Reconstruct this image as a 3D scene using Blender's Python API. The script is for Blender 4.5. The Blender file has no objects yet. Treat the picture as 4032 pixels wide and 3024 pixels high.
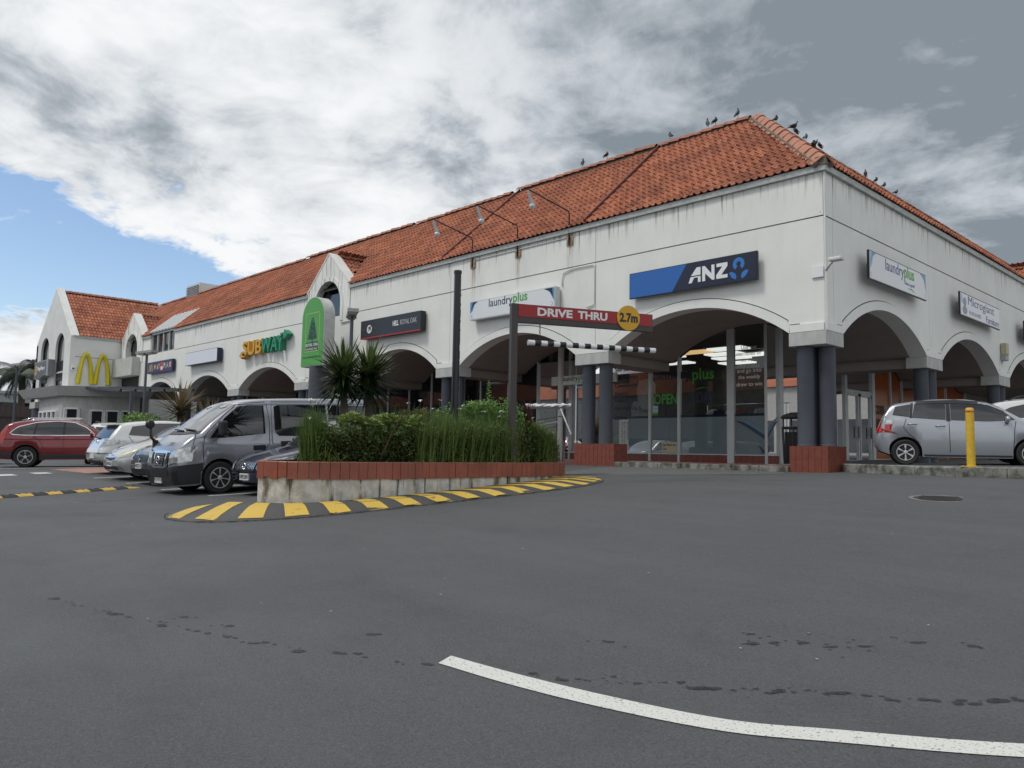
import bpy, bmesh, math, random
import numpy as np
from mathutils import Vector, Matrix
from mathutils.bvhtree import BVHTree
random.seed(7)
RND = random.Random(11)
sc = bpy.context.scene
COL = sc.collection
R_ = math.radians
PI = math.pi

# ------------------------------------------------------------------ camera
cam_data = bpy.data.cameras.new('camera')
cam_data.sensor_width = 36.0
cam_data.lens = 28.024
cam_data.clip_end = 2000
cam = bpy.data.objects.new('camera', cam_data)
COL.objects.link(cam)
CAMP = Vector((8.2677, -18.0807, 1.6))
yaw, pit, rol = R_(46.1769), R_(4.9117), R_(1.0009)
_f = Vector((-math.sin(yaw) * math.cos(pit), math.cos(yaw) * math.cos(pit), math.sin(pit)))
_r = Vector((math.cos(yaw), math.sin(yaw), 0))
_u = _r.cross(_f)
_r2 = _r * math.cos(rol) + _u * math.sin(rol)
_u2 = -_r * math.sin(rol) + _u * math.cos(rol)
cm = Matrix((_r2, _u2, -_f)).transposed().to_4x4()
cm.translation = CAMP
cam.matrix_world = cm
sc.camera = cam

# ------------------------------------------------------------------ world: cloudy sky with a blue opening
SUN_EL, SUN_AZ = R_(58), R_(205)      # azimuth measured from +y towards +x
sun_dir = Vector((math.sin(SUN_AZ) * math.cos(SUN_EL), math.cos(SUN_AZ) * math.cos(SUN_EL), math.sin(SUN_EL)))
world = bpy.data.worlds.new('World'); sc.world = world; world.use_nodes = True
wn, wl = world.node_tree.nodes, world.node_tree.links
wn.clear()
def W(t, **k):
    n = wn.new(t)
    for a, b in k.items(): setattr(n, a, b)
    return n
def wmath(op, a, b=None, clamp=False):
    n = W('ShaderNodeMath', operation=op, use_clamp=clamp)
    for i, v in enumerate((a, b)):
        if v is None: continue
        if isinstance(v, (int, float)): n.inputs[i].default_value = v
        else: wl.new(v, n.inputs[i])
    return n.outputs[0]
def wramp(v, a, b, o0=0.0, o1=1.0):
    n = W('ShaderNodeMapRange', interpolation_type='SMOOTHSTEP')
    wl.new(v, n.inputs['Value'])
    for i, k in zip((1, 2, 3, 4), (a, b, o0, o1)): n.inputs[i].default_value = k
    return n.outputs[0]
wout = W('ShaderNodeOutputWorld'); wbg = W('ShaderNodeBackground'); wbg.inputs[1].default_value = 0.1
sky = W('ShaderNodeTexSky', sky_type='NISHITA', sun_disc=False)
sky.sun_elevation = SUN_EL; sky.sun_rotation = SUN_AZ; sky.altitude = 50; sky.air_density = 1.0; sky.dust_density = 0.6; sky.ozone_density = 1.6
tc = W('ShaderNodeTexCoord')
sep = W('ShaderNodeSeparateXYZ'); wl.new(tc.outputs['Generated'], sep.inputs[0])
den = wmath('ADD', wmath('MAXIMUM', sep.outputs[2], 0.0), 0.22)
comb = W('ShaderNodeCombineXYZ')
wl.new(wmath('DIVIDE', sep.outputs[0], den), comb.inputs[0]); wl.new(wmath('DIVIDE', sep.outputs[1], den), comb.inputs[1])
def wnoise(scale, detail, rough, dist=0.0, off=(0, 0, 0)):
    mp = W('ShaderNodeMapping'); wl.new(comb.outputs[0], mp.inputs[0]); mp.inputs['Location'].default_value = off
    n = W('ShaderNodeTexNoise'); wl.new(mp.outputs[0], n.inputs['Vector'])
    n.inputs['Scale'].default_value = scale; n.inputs['Detail'].default_value = detail
    n.inputs['Roughness'].default_value = rough; n.inputs['Distortion'].default_value = dist
    return n.outputs[0]
def wdot(d):
    n = W('ShaderNodeVectorMath', operation='DOT_PRODUCT'); wl.new(tc.outputs['Generated'], n.inputs[0])
    n.inputs[1].default_value = Vector(d).normalized(); return n.outputs['Value']
n_big = wnoise(0.9, 5, 0.55, 0.3, (3.1, 1.7, 0))
n_mid = wnoise(2.2, 9, 0.58, 0.5, (0.4, 5.2, 0))
n_fin = wnoise(6.5, 7, 0.6, 0.4, (7.7, 2.2, 0))
# opening in the cloud: low in the west, edge broken up by the same noise that shapes the clouds
hl_ = wmath('SQRT', wmath('ADD', wmath('MULTIPLY', sep.outputs[0], sep.outputs[0]), wmath('MULTIPLY', sep.outputs[1], sep.outputs[1])))
yy = wmath('DIVIDE', sep.outputs[1], wmath('MAXIMUM', hl_, 0.01))
nz = wmath('ADD', wmath('MULTIPLY', wmath('SUBTRACT', n_mid, 0.5), 0.22), wmath('MULTIPLY', wmath('SUBTRACT', n_fin, 0.5), 0.22))
q_ = wmath('ADD', wmath('ADD', sep.outputs[2], wmath('MULTIPLY', yy, 0.22)), nz)
hole = wramp(q_, 0.30, 0.34, 1.0, 0.0)
hole = wmath('MULTIPLY', hole, wramp(wmath('ADD', yy, wmath('MULTIPLY', nz, 1.2)), 0.40, 0.46, 1.0, 0.0))
hole = wmath('MULTIPLY', hole, wramp(sep.outputs[0], -0.5, -0.7))
low = wramp(wmath('ADD', sep.outputs[2], wmath('MULTIPLY', wmath('SUBTRACT', n_fin, 0.5), 0.16)), 0.115, 0.15)     # bank of cumulus near the skyline
hole = wmath('MULTIPLY', hole, low)
cover = wmath('SUBTRACT', 1.0, hole, True)
br = wmath('ADD', wmath('MULTIPLY', n_big, 0.55), wmath('ADD', wmath('MULTIPLY', n_mid, 0.75), wmath('MULTIPLY', n_fin, 0.34)))
br = wramp(br, 0.575, 0.955)
dark = wramp(wdot((-0.28, 0.80, 0.50)), 0.80, 0.99)
br = wmath('SUBTRACT', br, wmath('MULTIPLY', dark, 0.55), True)
cr = W('ShaderNodeValToRGB'); wl.new(br, cr.inputs[0])
e = cr.color_ramp.elements
e[0].position = 0.0; e[0].color = (0.175, 0.205, 0.235, 1)
e[1].position = 1.0; e[1].color = (0.69, 0.70, 0.71, 1)
for pos, c in ((0.30, (0.315, 0.345, 0.38, 1)), (0.62, (0.52, 0.545, 0.57, 1))):
    q = e.new(pos); q.color = c
thin = wramp(cover, 0.15, 0.75)                                                       # sunlit rims round the opening
rim = wmath('MULTIPLY', wmath('SUBTRACT', 1.0, thin), 1.0)
cmix = W('ShaderNodeMixRGB'); wl.new(rim, cmix.inputs[0]); wl.new(cr.outputs[0], cmix.inputs[1]); cmix.inputs[2].default_value = (0.76, 0.77, 0.78, 1)
up = W('ShaderNodeMixRGB', blend_type='MULTIPLY'); up.inputs[0].default_value = 1; wl.new(cmix.outputs[0], up.inputs[1]); up.inputs[2].default_value = (9.0, 9.0, 9.0, 1)
fin = W('ShaderNodeMixRGB'); wl.new(cover, fin.inputs[0]); wl.new(sky.outputs[0], fin.inputs[1]); wl.new(up.outputs[0], fin.inputs[2])
wl.new(fin.outputs[0], wbg.inputs[0]); wl.new(wbg.outputs[0], wout.inputs[0])

# ------------------------------------------------------------------ sun behind thin cloud
sd = bpy.data.lights.new('sun', 'SUN'); sd.energy = 1.1; sd.angle = R_(14); sd.color = (1.0, 0.965, 0.9)
sun = bpy.data.objects.new('sun', sd); COL.objects.link(sun)
sun.rotation_euler = sun_dir.to_track_quat('Z', 'Y').to_euler()
sc.view_settings.view_transform = 'Standard'; sc.view_settings.look = 'None'
sc.view_settings.exposure = 0.6; sc.view_settings.gamma = 1.0
sc.view_settings.use_curve_mapping = False

# ------------------------------------------------------------------ helpers
def link(o, parent=None, label=None, cat=None, group=None, kind=None):
    COL.objects.link(o)
    if parent is not None: o.parent = parent
    tag(o, label, cat, group, kind)
    return o
def tag(o, label=None, cat=None, group=None, kind=None):
    if label: o['label'] = label
    if cat: o['category'] = cat
    if group: o['group'] = group
    if kind: o['kind'] = kind
    return o
def thing(name, label, cat, loc=(0, 0, 0), rotz=0.0, group=None):
    o = bpy.data.objects.new(name, None); o.empty_display_size = 0.2
    o.location = loc; o.rotation_euler = (0, 0, rotz)
    return link(o, None, label, cat, group)

class MB:
    def __init__(s): s.v = []; s.f = []
    def add(s, vs, fs):
        b = len(s.v); s.v += [tuple(v) for v in vs]; s.f += [tuple(b + i for i in f) for f in fs]; return s
    def box(s, x0, x1, y0, y1, z0, z1, M=None):
        vs = [Vector((x, y, z)) for z in (z0, z1) for y in (y0, y1) for x in (x0, x1)]
        if M is not None: vs = [M @ v for v in vs]
        return s.add(vs, [(0, 2, 3, 1), (4, 5, 7, 6), (0, 1, 5, 4), (2, 6, 7, 3), (0, 4, 6, 2), (1, 3, 7, 5)])
    def bar(s, a, b, w, h=None):
        a, b = Vector(a), Vector(b); h = h or w; d = (b - a).normalized()
        up = Vector((0, 0, 1)) if abs(d.z) < 0.9 else Vector((1, 0, 0))
        x = d.cross(up).normalized(); y = x.cross(d)
        vs = [p + x * i * w / 2 + y * j * h / 2 for p in (a, b) for i, j in ((-1, -1), (1, -1), (1, 1), (-1, 1))]
        return s.add(vs, [(3, 2, 1, 0), (4, 5, 6, 7)] + [(i, (i + 1) % 4, 4 + (i + 1) % 4, 4 + i) for i in range(4)])
    def tube(s, pts, rs, n=10, cap=True):
        pts = [Vector(p) for p in pts]
        if isinstance(rs, (int, float)): rs = [rs] * len(pts)
        rings = []; px = None
        for i, p in enumerate(pts):
            d = (pts[min(i + 1, len(pts) - 1)] - pts[max(i - 1, 0)]).normalized()
            if px is None:
                up = Vector((0, 0, 1)) if abs(d.z) < 0.9 else Vector((1, 0, 0)); px = d.cross(up).normalized()
            x = (px - d * px.dot(d)).normalized(); y = d.cross(x); px = x
            rings.append([p + x * rs[i] * math.cos(2 * PI * k / n) + y * rs[i] * math.sin(2 * PI * k / n) for k in range(n)])
        return s.loft(rings, cap)
    def loft(s, rings, cap=True, closed=True):
        n = len(rings[0]); vs = [v for r in rings for v in r]; fs = []
        for i in range(len(rings) - 1):
            for k in range(n if closed else n - 1):
                a, b = i * n + k, i * n + (k + 1) % n
                fs.append((a, b, b + n, a + n))
        if cap: fs.append(tuple(reversed(range(n)))); fs.append(tuple((len(rings) - 1) * n + k for k in range(n)))
        return s.add(vs, fs)
    def cyl(s, p0, p1, r0, r1=None, n=16): return s.tube([p0, p1], [r0, r0 if r1 is None else r1], n)
    def prism(s, poly, M, t):            # polygon in the local u,v plane of M, thickness t along +w
        n = len(poly)
        vs = [M @ Vector((u, v, 0)) for u, v in poly] + [M @ Vector((u, v, t)) for u, v in poly]
        return s.add(vs, [tuple(reversed(range(n))), tuple(range(n, 2 * n))] + [(i, (i + 1) % n, n + (i + 1) % n, n + i) for i in range(n)])
    def ring(s, outer, inner, M, t):     # band between two polylines of equal length
        n = len(outer)
        for i in range(n - 1):
            q = [outer[i], outer[i + 1], inner[i + 1], inner[i]]
            s.prism(q, M, t)
        return s
    def build(s, name, mat=None, parent=None, smooth=False, mesh_only=False, recalc=True, **tags):
        me = bpy.data.meshes.new(name); me.from_pydata(s.v, [], s.f)
        if recalc:
            bm = bmesh.new(); bm.from_mesh(me); bmesh.ops.recalc_face_normals(bm, faces=bm.faces); bm.to_mesh(me); bm.free()
        if mat is not None: me.materials.append(mat)
        if smooth: me.polygons.foreach_set('use_smooth', [True] * len(me.polygons))
        if smooth == 'auto':
            me.set_sharp_from_angle(angle=R_(38))
        me.update()
        if mesh_only: return me
        return link(bpy.data.objects.new(name, me), parent, **tags)
def inst(name, me, parent=None, M=None, **tags):
    o = bpy.data.objects.new(name, me)
    if M is not None: o.matrix_world = M
    link(o, parent, **tags)
    if M is not None: o.matrix_basis = M
    return o
def box(name, b, mat, parent=None, bevel=0.0, **tags):
    m = MB().box(*b)
    if bevel:
        me = m.build(name, mat, mesh_only=True)
        bm = bmesh.new(); bm.from_mesh(me); bmesh.ops.bevel(bm, geom=bm.edges[:] , offset=bevel, segments=2, affect='EDGES', profile=0.6); bm.to_mesh(me); bm.free()
        return link(bpy.data.objects.new(name, me), parent, **tags)
    return m.build(name, mat, parent, **tags)
def lathe(prof, n=20, axis='Z', c=(0, 0, 0)):
    m = MB(); c = Vector(c); rings = []
    for r, h in prof:
        ring = []
        for k in range(n):
            a = 2 * PI * k / n; x, y = r * math.cos(a), r * math.sin(a)
            ring.append(c + (Vector((x, y, h)) if axis == 'Z' else Vector((x, h, y))))
        rings.append(ring)
    return m.loft(rings)
def frame(o, u, v):
    o, u, v = Vector(o), Vector(u).normalized(), Vector(v).normalized(); w = u.cross(v)
    M = Matrix((u, v, w)).transposed().to_4x4(); M.translation = o; return M
_fc = {}
def text(body, M, width=None, height=None, mat=None, parent=None, name='lettering', bold=0.0, ext=0.004, align='LEFT', shear=0.0, space=1.0):
    cu = bpy.data.curves.new('t', 'FONT'); cu.body = body; cu.size = 1.0; cu.offset = bold; cu.extrude = 0.0; cu.shear = shear; cu.space_character = space
    cu.resolution_u = 3; cu.space_line = 1.0
    cu.align_x = align
    to = bpy.data.objects.new('t', cu); COL.objects.link(to)
    dg = bpy.context.evaluated_depsgraph_get(); me = bpy.data.meshes.new_from_object(to.evaluated_get(dg))
    bpy.data.objects.remove(to); bpy.data.curves.remove(cu)
    co = np.array([v.co[:] for v in me.vertices]); mn, mx = co.min(0), co.max(0)
    sx = sy = 1.0
    if height: sy = sx = height / (mx[1] - mn[1])
    if width:
        sx = width / (mx[0] - mn[0])
        if not height: sy = sx
    for v in me.vertices:
        u = (v.co.x - mn[0]) * sx if align == 'LEFT' else (v.co.x - (mn[0] + mx[0]) / 2) * sx
        v.co = M @ Vector((u, (v.co.y - mn[1]) * sy, 0))
    bm = bmesh.new(); bm.from_mesh(me)
    r = bmesh.ops.extrude_face_region(bm, geom=bm.faces[:])
    d = (M.to_3x3() @ Vector((0, 0, 1))) * ext
    for g in r['geom']:
        if isinstance(g, bmesh.types.BMVert): g.co += d
    bmesh.ops.recalc_face_normals(bm, faces=bm.faces); bm.to_mesh(me); bm.free()
    me.polygons.foreach_set('use_smooth', [False] * len(me.polygons))
    me.name = name; me.materials.clear(); me.materials.append(mat)
    return link(bpy.data.objects.new(name, me), parent)

# ------------------------------------------------------------------ materials
MATS = {}
def nd(t, ty, **k):
    n = t.nodes.new(ty)
    for a, b in k.items(): setattr(n, a, b)
    return n
def mat(name, col, rough=0.6, metal=0.0, var=0.0, vscale=3.0, bump=0.0, bscale=40.0, coat=0.0, spec=0.5, col2=None, stretch=(1, 1, 1), emit=0.0, sub=0.0, detail=6, thr=None):
    m = bpy.data.materials.new(name); m.use_nodes = True; t = m.node_tree
    b = t.nodes['Principled BSDF']; b.inputs['Roughness'].default_value = rough; b.inputs['Metallic'].default_value = metal
    b.inputs['Coat Weight'].default_value = coat; b.inputs['Coat Roughness'].default_value = 0.03; b.inputs['Specular IOR Level'].default_value = spec
    c4 = (*col, 1); b.inputs['Base Color'].default_value = c4
    geo = nd(t, 'ShaderNodeNewGeometry')
    mp = nd(t, 'ShaderNodeMapping'); t.links.new(geo.outputs['Position'], mp.inputs[0]); mp.inputs['Scale'].default_value = stretch
    if var or col2:
        n = nd(t, 'ShaderNodeTexNoise'); t.links.new(mp.outputs[0], n.inputs['Vector']); n.inputs['Scale'].default_value = vscale; n.inputs['Detail'].default_value = detail; n.inputs['Roughness'].default_value = 0.6
        r = nd(t, 'ShaderNodeMapRange'); t.links.new(n.outputs[0], r.inputs[0])
        lo, hi = thr or (0.3, 0.7); r.inputs[1].default_value = lo; r.inputs[2].default_value = hi
        x = nd(t, 'ShaderNodeMixRGB'); t.links.new(r.outputs[0], x.inputs[0])
        c2 = col2 or tuple(max(0, k * (1 - var)) for k in col); c1 = col if col2 else tuple(k * (1 + var * 0.6) for k in col)
        x.inputs[1].default_value = (*c2, 1); x.inputs[2].default_value = (*c1, 1)
        t.links.new(x.outputs[0], b.inputs['Base Color'])
    if bump:
        n2 = nd(t, 'ShaderNodeTexNoise'); t.links.new(mp.outputs[0], n2.inputs['Vector']); n2.inputs['Scale'].default_value = bscale; n2.inputs['Detail'].default_value = 5
        bp = nd(t, 'ShaderNodeBump'); bp.inputs['Strength'].default_value = bump; bp.inputs['Distance'].default_value = 0.02
        t.links.new(n2.outputs[0], bp.inputs['Height']); t.links.new(bp.outputs[0], b.inputs['Normal'])
    if emit:
        b.inputs['Emission Color'].default_value = c4; b.inputs['Emission Strength'].default_value = emit
    if sub: b.inputs['Subsurface Weight'].default_value = sub
    MATS[name] = m
    return m
def leafmat(name, c1, c2, rough=0.45, hi=None):
    m = bpy.data.materials.new(name); m.use_nodes = True; t = m.node_tree; b = t.nodes['Principled BSDF']
    b.inputs['Roughness'].default_value = rough
    a = nd(t, 'ShaderNodeAttribute', attribute_name='var')
    x = nd(t, 'ShaderNodeMixRGB'); t.links.new(a.outputs['Fac'], x.inputs[0]); x.inputs[1].default_value = (*c1, 1); x.inputs[2].default_value = (*c2, 1)
    t.links.new(x.outputs[0], b.inputs['Base Color'])
    tr = nd(t, 'ShaderNodeBsdfTranslucent'); t.links.new(x.outputs[0], tr.inputs[0])
    mx = nd(t, 'ShaderNodeMixShader'); mx.inputs[0].default_value = 0.25
    t.links.new(b.outputs[0], mx.inputs[1]); t.links.new(tr.outputs[0], mx.inputs[2])
    t.links.new(mx.outputs[0], t.nodes['Material Output'].inputs[0])
    return m
def glassmat(name, tint=(0.75, 0.8, 0.8), ior=1.5, rough=0.0):
    m = bpy.data.materials.new(name); m.use_nodes = True; t = m.node_tree; t.nodes.remove(t.nodes['Principled BSDF'])
    fr = nd(t, 'ShaderNodeFresnel'); fr.inputs[0].default_value = ior
    tr = nd(t, 'ShaderNodeBsdfTransparent'); tr.inputs[0].default_value = (*tint, 1)
    gl = nd(t, 'ShaderNodeBsdfGlossy'); gl.inputs['Roughness'].default_value = rough; gl.inputs[0].default_value = (0.95, 0.97, 1, 1)
    mx = nd(t, 'ShaderNodeMixShader'); t.links.new(fr.outputs[0], mx.inputs[0]); t.links.new(tr.outputs[0], mx.inputs[1]); t.links.new(gl.outputs[0], mx.inputs[2])
    t.links.new(mx.outputs[0], t.nodes['Material Output'].inputs[0])
    return m
# wall paint: white render with rain streaks below the fascia and rust below the lamp brackets
def wallmat(name, base=(0.80, 0.81, 0.775), rust=()):
    m = bpy.data.materials.new(name); m.use_nodes = True; t = m.node_tree; b = t.nodes['Principled BSDF']; b.inputs['Roughness'].default_value = 0.75
    L = t.links.new
    geo = nd(t, 'ShaderNodeNewGeometry'); sp = nd(t, 'ShaderNodeSeparateXYZ'); L(geo.outputs['Position'], sp.inputs[0])
    def mth(op, a, c=None, cl=False):
        n = nd(t, 'ShaderNodeMath', operation=op, use_clamp=cl)
        for i, v in enumerate((a, c)):
            if v is None: continue
            if isinstance(v, (int, float)): n.inputs[i].default_value = v
            else: L(v, n.inputs[i])
        return n.outputs[0]
    def noise(sc_, scale, det=5, rough=0.6):
        mp = nd(t, 'ShaderNodeMapping'); L(geo.outputs['Position'], mp.inputs[0]); mp.inputs['Scale'].default_value = sc_
        n = nd(t, 'ShaderNodeTexNoise'); L(mp.outputs[0], n.inputs['Vector']); n.inputs['Scale'].default_value = scale; n.inputs['Detail'].default_value = det; n.inputs['Roughness'].default_value = rough
        return n.outputs[0]
    def rng(v, a, c, o0=0.0, o1=1.0):
        n = nd(t, 'ShaderNodeMapRange', interpolation_type='SMOOTHSTEP'); L(v, n.inputs[0])
        for i, k in zip((1, 2, 3, 4), (a, c, o0, o1)): n.inputs[i].default_value = k
        return n.outputs[0]
    def mix(f, c1, c2):
        n = nd(t, 'ShaderNodeMixRGB'); L(f, n.inputs[0])
        for i, c in ((1, c1), (2, c2)):
            if isinstance(c, tuple): n.inputs[i].default_value = (*c, 1)
            else: L(c, n.inputs[i])
        return n.outputs[0]
    col = mix(rng(noise((1, 1, 1), 0.7, 6), 0.35, 0.7), tuple(k * 0.93 for k in base), base)
    col = mix(mth('MULTIPLY', rng(noise((1, 1, 0.12), 3.0, 6), 0.5, 0.75), 0.35), col, tuple(k * 0.8 for k in base))
    # streaks: thin columns that start under the fascia and run out at different heights
    st = rng(noise((1, 1, 0.03), 9.0, 4, 0.7), 0.50, 0.66)
    ln = mth('MULTIPLY', noise((1, 1, 0.0), 5.0, 3), 1.9)
    fade = rng(mth('ADD', mth('SUBTRACT', sp.outputs[2], 8.35), ln), 0.35, 1.1)
    col = mix(mth('MULTIPLY', mth('MULTIPLY', st, fade), 0.8), col, (0.13, 0.135, 0.085))
    # small pock marks
    pk = rng(noise((1, 1, 0.7), 7.0, 2), 0.76, 0.80)
    col = mix(mth('MULTIPLY', pk, 0.5), col, (0.25, 0.25, 0.24))
    for xr in rust:
        w = rng(mth('ABSOLUTE', mth('ADD', mth('ADD', sp.outputs[0], xr), mth('MULTIPLY', mth('SUBTRACT', noise((1, 1, 0.25), 3.0), 0.5), 0.25))), 0.02, 0.17, 1.0, 0.0)
        zf = mth('MULTIPLY', rng(sp.outputs[2], 6.7, 7.9), rng(sp.outputs[2], 8.0, 8.06, 1.0, 0.0))
        rs = rng(noise((1, 1, 0.05), 14.0, 3), 0.42, 0.6)
        col = mix(mth('MULTIPLY', mth('MULTIPLY', w, zf), mth('ADD', mth('MULTIPLY', rs, 0.6), 0.12)), col, (0.33, 0.19, 0.085))
    L(col, b.inputs['Base Color'])
    bp = nd(t, 'ShaderNodeBump'); bp.inputs['Strength'].default_value = 0.15; bp.inputs['Distance'].default_value = 0.01
    L(noise((1, 1, 1), 60.0, 4), bp.inputs['Height']); L(bp.outputs[0], b.inputs['Normal'])
    return m
M_wall = wallmat('wall_paint', rust=(8.05, 10.35, 12.62))
M_wall2 = mat('wall_paint_plain', (0.70, 0.71, 0.69), 0.75, var=0.08, vscale=1.2, bump=0.1)
M_conc = mat('grey_concrete', (0.46, 0.47, 0.45), 0.8, var=0.18, vscale=4, bump=0.2, stretch=(1, 1, 0.4))
M_fascia = mat('fascia_metal', (0.42, 0.44, 0.42), 0.55, var=0.25, vscale=3.5, stretch=(1, 1, 3))
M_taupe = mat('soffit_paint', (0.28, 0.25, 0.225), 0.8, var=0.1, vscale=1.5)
M_column = mat('column_paint', (0.075, 0.085, 0.105), 0.5, var=0.12, vscale=2)
M_alu = mat('white_aluminium', (0.55, 0.57, 0.57), 0.4, var=0.08)
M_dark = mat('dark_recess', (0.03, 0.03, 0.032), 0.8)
M_brown = mat('dark_brown_steel', (0.055, 0.045, 0.042), 0.5)
M_redtile = mat('red_glazed_tile', (0.20, 0.058, 0.038), 0.35, var=0.22, vscale=7, bump=0.1, bscale=25)
M_grout = mat('grout', (0.33, 0.22, 0.18), 0.9, var=0.2)
M_floor = mat('arcade_floor', (0.16, 0.07, 0.055), 0.3, var=0.15, vscale=3)
M_glass = glassmat('shop_glass', (0.62, 0.66, 0.66), 1.55)
M_dglass = mat('dark_window_glass', (0.012, 0.014, 0.018), 0.03, spec=0.8)
M_white = mat('white_print', (0.78, 0.79, 0.8), 0.5)
M_black = mat('black_plastic', (0.016, 0.016, 0.018), 0.45)
M_navy = mat('navy_print', (0.012, 0.018, 0.055), 0.4)
M_yellow = mat('yellow_paint', (0.62, 0.40, 0.03), 0.6, var=0.15, vscale=12)
M_green = mat('green_print', (0.10, 0.36, 0.045), 0.45)
M_chrome = mat('chrome', (0.75, 0.76, 0.78), 0.12, metal=1.0)
M_galv = mat('galvanised', (0.36, 0.37, 0.37), 0.5, metal=0.3, var=0.2, vscale=8)
M_kerb = mat('kerb_concrete', (0.27, 0.265, 0.24), 0.9, var=0.0, col2=(0.06, 0.06, 0.045), vscale=4.5, thr=(0.36, 0.62), bump=0.6, bscale=18)
M_wood = mat('dark_timber', (0.075, 0.055, 0.05), 0.8, var=0.3, vscale=2.5, stretch=(4, 4, 0.3))

# roof tile: terracotta with per-tile tone, lichen and soot
def tilemat():
    m = bpy.data.materials.new('terracotta_tile'); m.use_nodes = True; t = m.node_tree; b = t.nodes['Principled BSDF']; b.inputs['Roughness'].default_value = 0.8; L = t.links.new
    geo = nd(t, 'ShaderNodeNewGeometry'); at = nd(t, 'ShaderNodeAttribute', attribute_name='var'); oi = nd(t, 'ShaderNodeObjectInfo')
    ad = nd(t, 'ShaderNodeMath', operation='ADD'); L(at.outputs['Fac'], ad.inputs[0]); L(oi.outputs['Random'], ad.inputs[1])
    fr = nd(t, 'ShaderNodeMath', operation='FRACT'); L(ad.outputs[0], fr.inputs[0])
    cr = nd(t, 'ShaderNodeValToRGB'); L(fr.outputs[0], cr.inputs[0]); e = cr.color_ramp.elements
    e[0].color = (0.29, 0.088, 0.045, 1); e[1].color = (0.45, 0.165, 0.088, 1)
    q = e.new(0.5); q.color = (0.37, 0.122, 0.062, 1)
    def noise(scale, det, rough=0.6, off=0):
        mp = nd(t, 'ShaderNodeMapping'); L(geo.outputs['Position'], mp.inputs[0]); mp.inputs['Location'].default_value = (off, off, off)
        n = nd(t, 'ShaderNodeTexNoise'); L(mp.outputs[0], n.inputs['Vector']); n.inputs['Scale'].default_value = scale; n.inputs['Detail'].default_value = det; n.inputs['Roughness'].default_value = rough
        return n.outputs[0]
    def rng(v, a, c):
        n = nd(t, 'ShaderNodeMapRange', interpolation_type='SMOOTHSTEP'); L(v, n.inputs[0]); n.inputs[1].default_value = a; n.inputs[2].default_value = c; return n.outputs[0]
    def mul(a, c):
        n = nd(t, 'ShaderNodeMath', operation='MULTIPLY'); L(a, n.inputs[0])
        if isinstance(c, float): n.inputs[1].default_value = c
        else: L(c, n.inputs[1])
        return n.outputs[0]
    def mix(f, c1, c2):
        n = nd(t, 'ShaderNodeMixRGB'); L(f, n.inputs[0]); L(c1, n.inputs[1]); n.inputs[2].default_value = (*c2, 1); return n.outputs[0]
    col = mix(mul(rng(noise(0.55, 4), 0.42, 0.62), 0.38), cr.outputs[0], (0.11, 0.035, 0.025))
    col = mix(mul(mul(rng(noise(11, 5, 0.7), 0.52, 0.66), rng(noise(0.5, 3, 0.5, 9), 0.42, 0.62)), 0.9), col, (0.03, 0.022, 0.018))
    col = mix(mul(rng(noise(7, 5, 0.7, 4), 0.62, 0.72), 0.5), col, (0.27, 0.25, 0.15))
    L(col, b.inputs['Base Color'])
    bp = nd(t, 'ShaderNodeBump'); bp.inputs['Strength'].default_value = 0.3; bp.inputs['Distance'].default_value = 0.01
    L(noise(45, 4), bp.inputs['Height']); L(bp.outputs[0], b.inputs['Normal'])
    return m
M_tile = tilemat()
M_cap = mat('ridge_tile', (0.36, 0.14, 0.085), 0.8, var=0.0, col2=(0.13, 0.075, 0.05), vscale=5, thr=(0.33, 0.55), bump=0.3)
M_mortar = mat('mortar', (0.19, 0.16, 0.13), 0.95, var=0.4, vscale=8, bump=0.6, bscale=30)

# ------------------------------------------------------------------ ground: one sheet whose heights follow the sloping car park
_ctl = np.array([[8.27, -18.08, 0.0], [2.73, -23.85, -0.12], [13.81, -12.31, 0.35], [16.93, -26.39, -0.6], [-8.41, -32.57, -0.1], [24.14, 1.34, 1.2], [0.18, 0.35, 1.26], [-7.5, -0.28, 1.25], [-3.7, 0.06, 1.26], [3.44, -1.16, 1.3], [8.58, 1.02, 1.42], [-30.29, -0.48, 0.95], [-24.63, -0.37, 1.0], [-18.51, -22.87, 0.55], [-66.18, -9.0, 1.0], [21.39, 31.7, 1.9], [-7.03, 38.19, 1.6], [-35.02, 23.47, 1.3], [-47.71, -47.52, 0.7], [-8.5, -10.7, 0.64], [-11.0, -10.5, 0.72], [-14.0, -10.5, 0.77], [-16.5, -10.5, 0.8], [-23.0, -11.0, 0.79], [-4.44, -12.1, 0.66]])
def _U(d): return np.where(d > 0, d * d * np.log(d + 1e-9), 0)
def _tps(c):
    n = len(c); K = _U(np.linalg.norm(c[:, None, :2] - c[None, :, :2], axis=2)) + np.eye(n) * 6.0
    P = np.c_[np.ones(n), c[:, :2]]
    return np.linalg.solve(np.block([[K, P], [P.T, np.zeros((3, 3))]]), np.r_[c[:, 2], 0, 0, 0])
_w = _tps(_ctl)
def gz(x, y):
    cx, cy = min(max(x, -66), 30), min(max(y, -48), 40)          # beyond the car park the ground runs on level
    d = np.hypot(_ctl[:, 0] - cx, _ctl[:, 1] - cy)
    return float(_U(d) @ _w[:-3] + _w[-3] + _w[-2] * cx + _w[-1] * cy)
def axis(lo, hi, near0, near1, step):
    a = list(np.arange(near0, near1 + 1e-6, step)); out = []; s = step; x = near0
    while x > lo: s *= 1.35; x -= s; out.insert(0, max(x, lo))
    s = step; x = near1; tail = []
    while x < hi: s *= 1.35; x += s; tail.append(min(x, hi))
    return out + a + tail
gx, gy = axis(-900, 900, -30, 16, 0.6), axis(-900, 900, -26, 6, 0.6)
g = MB(); nx = len(gx)
g.v = [(x, y, gz(x, y)) for y in gy for x in gx]
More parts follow.
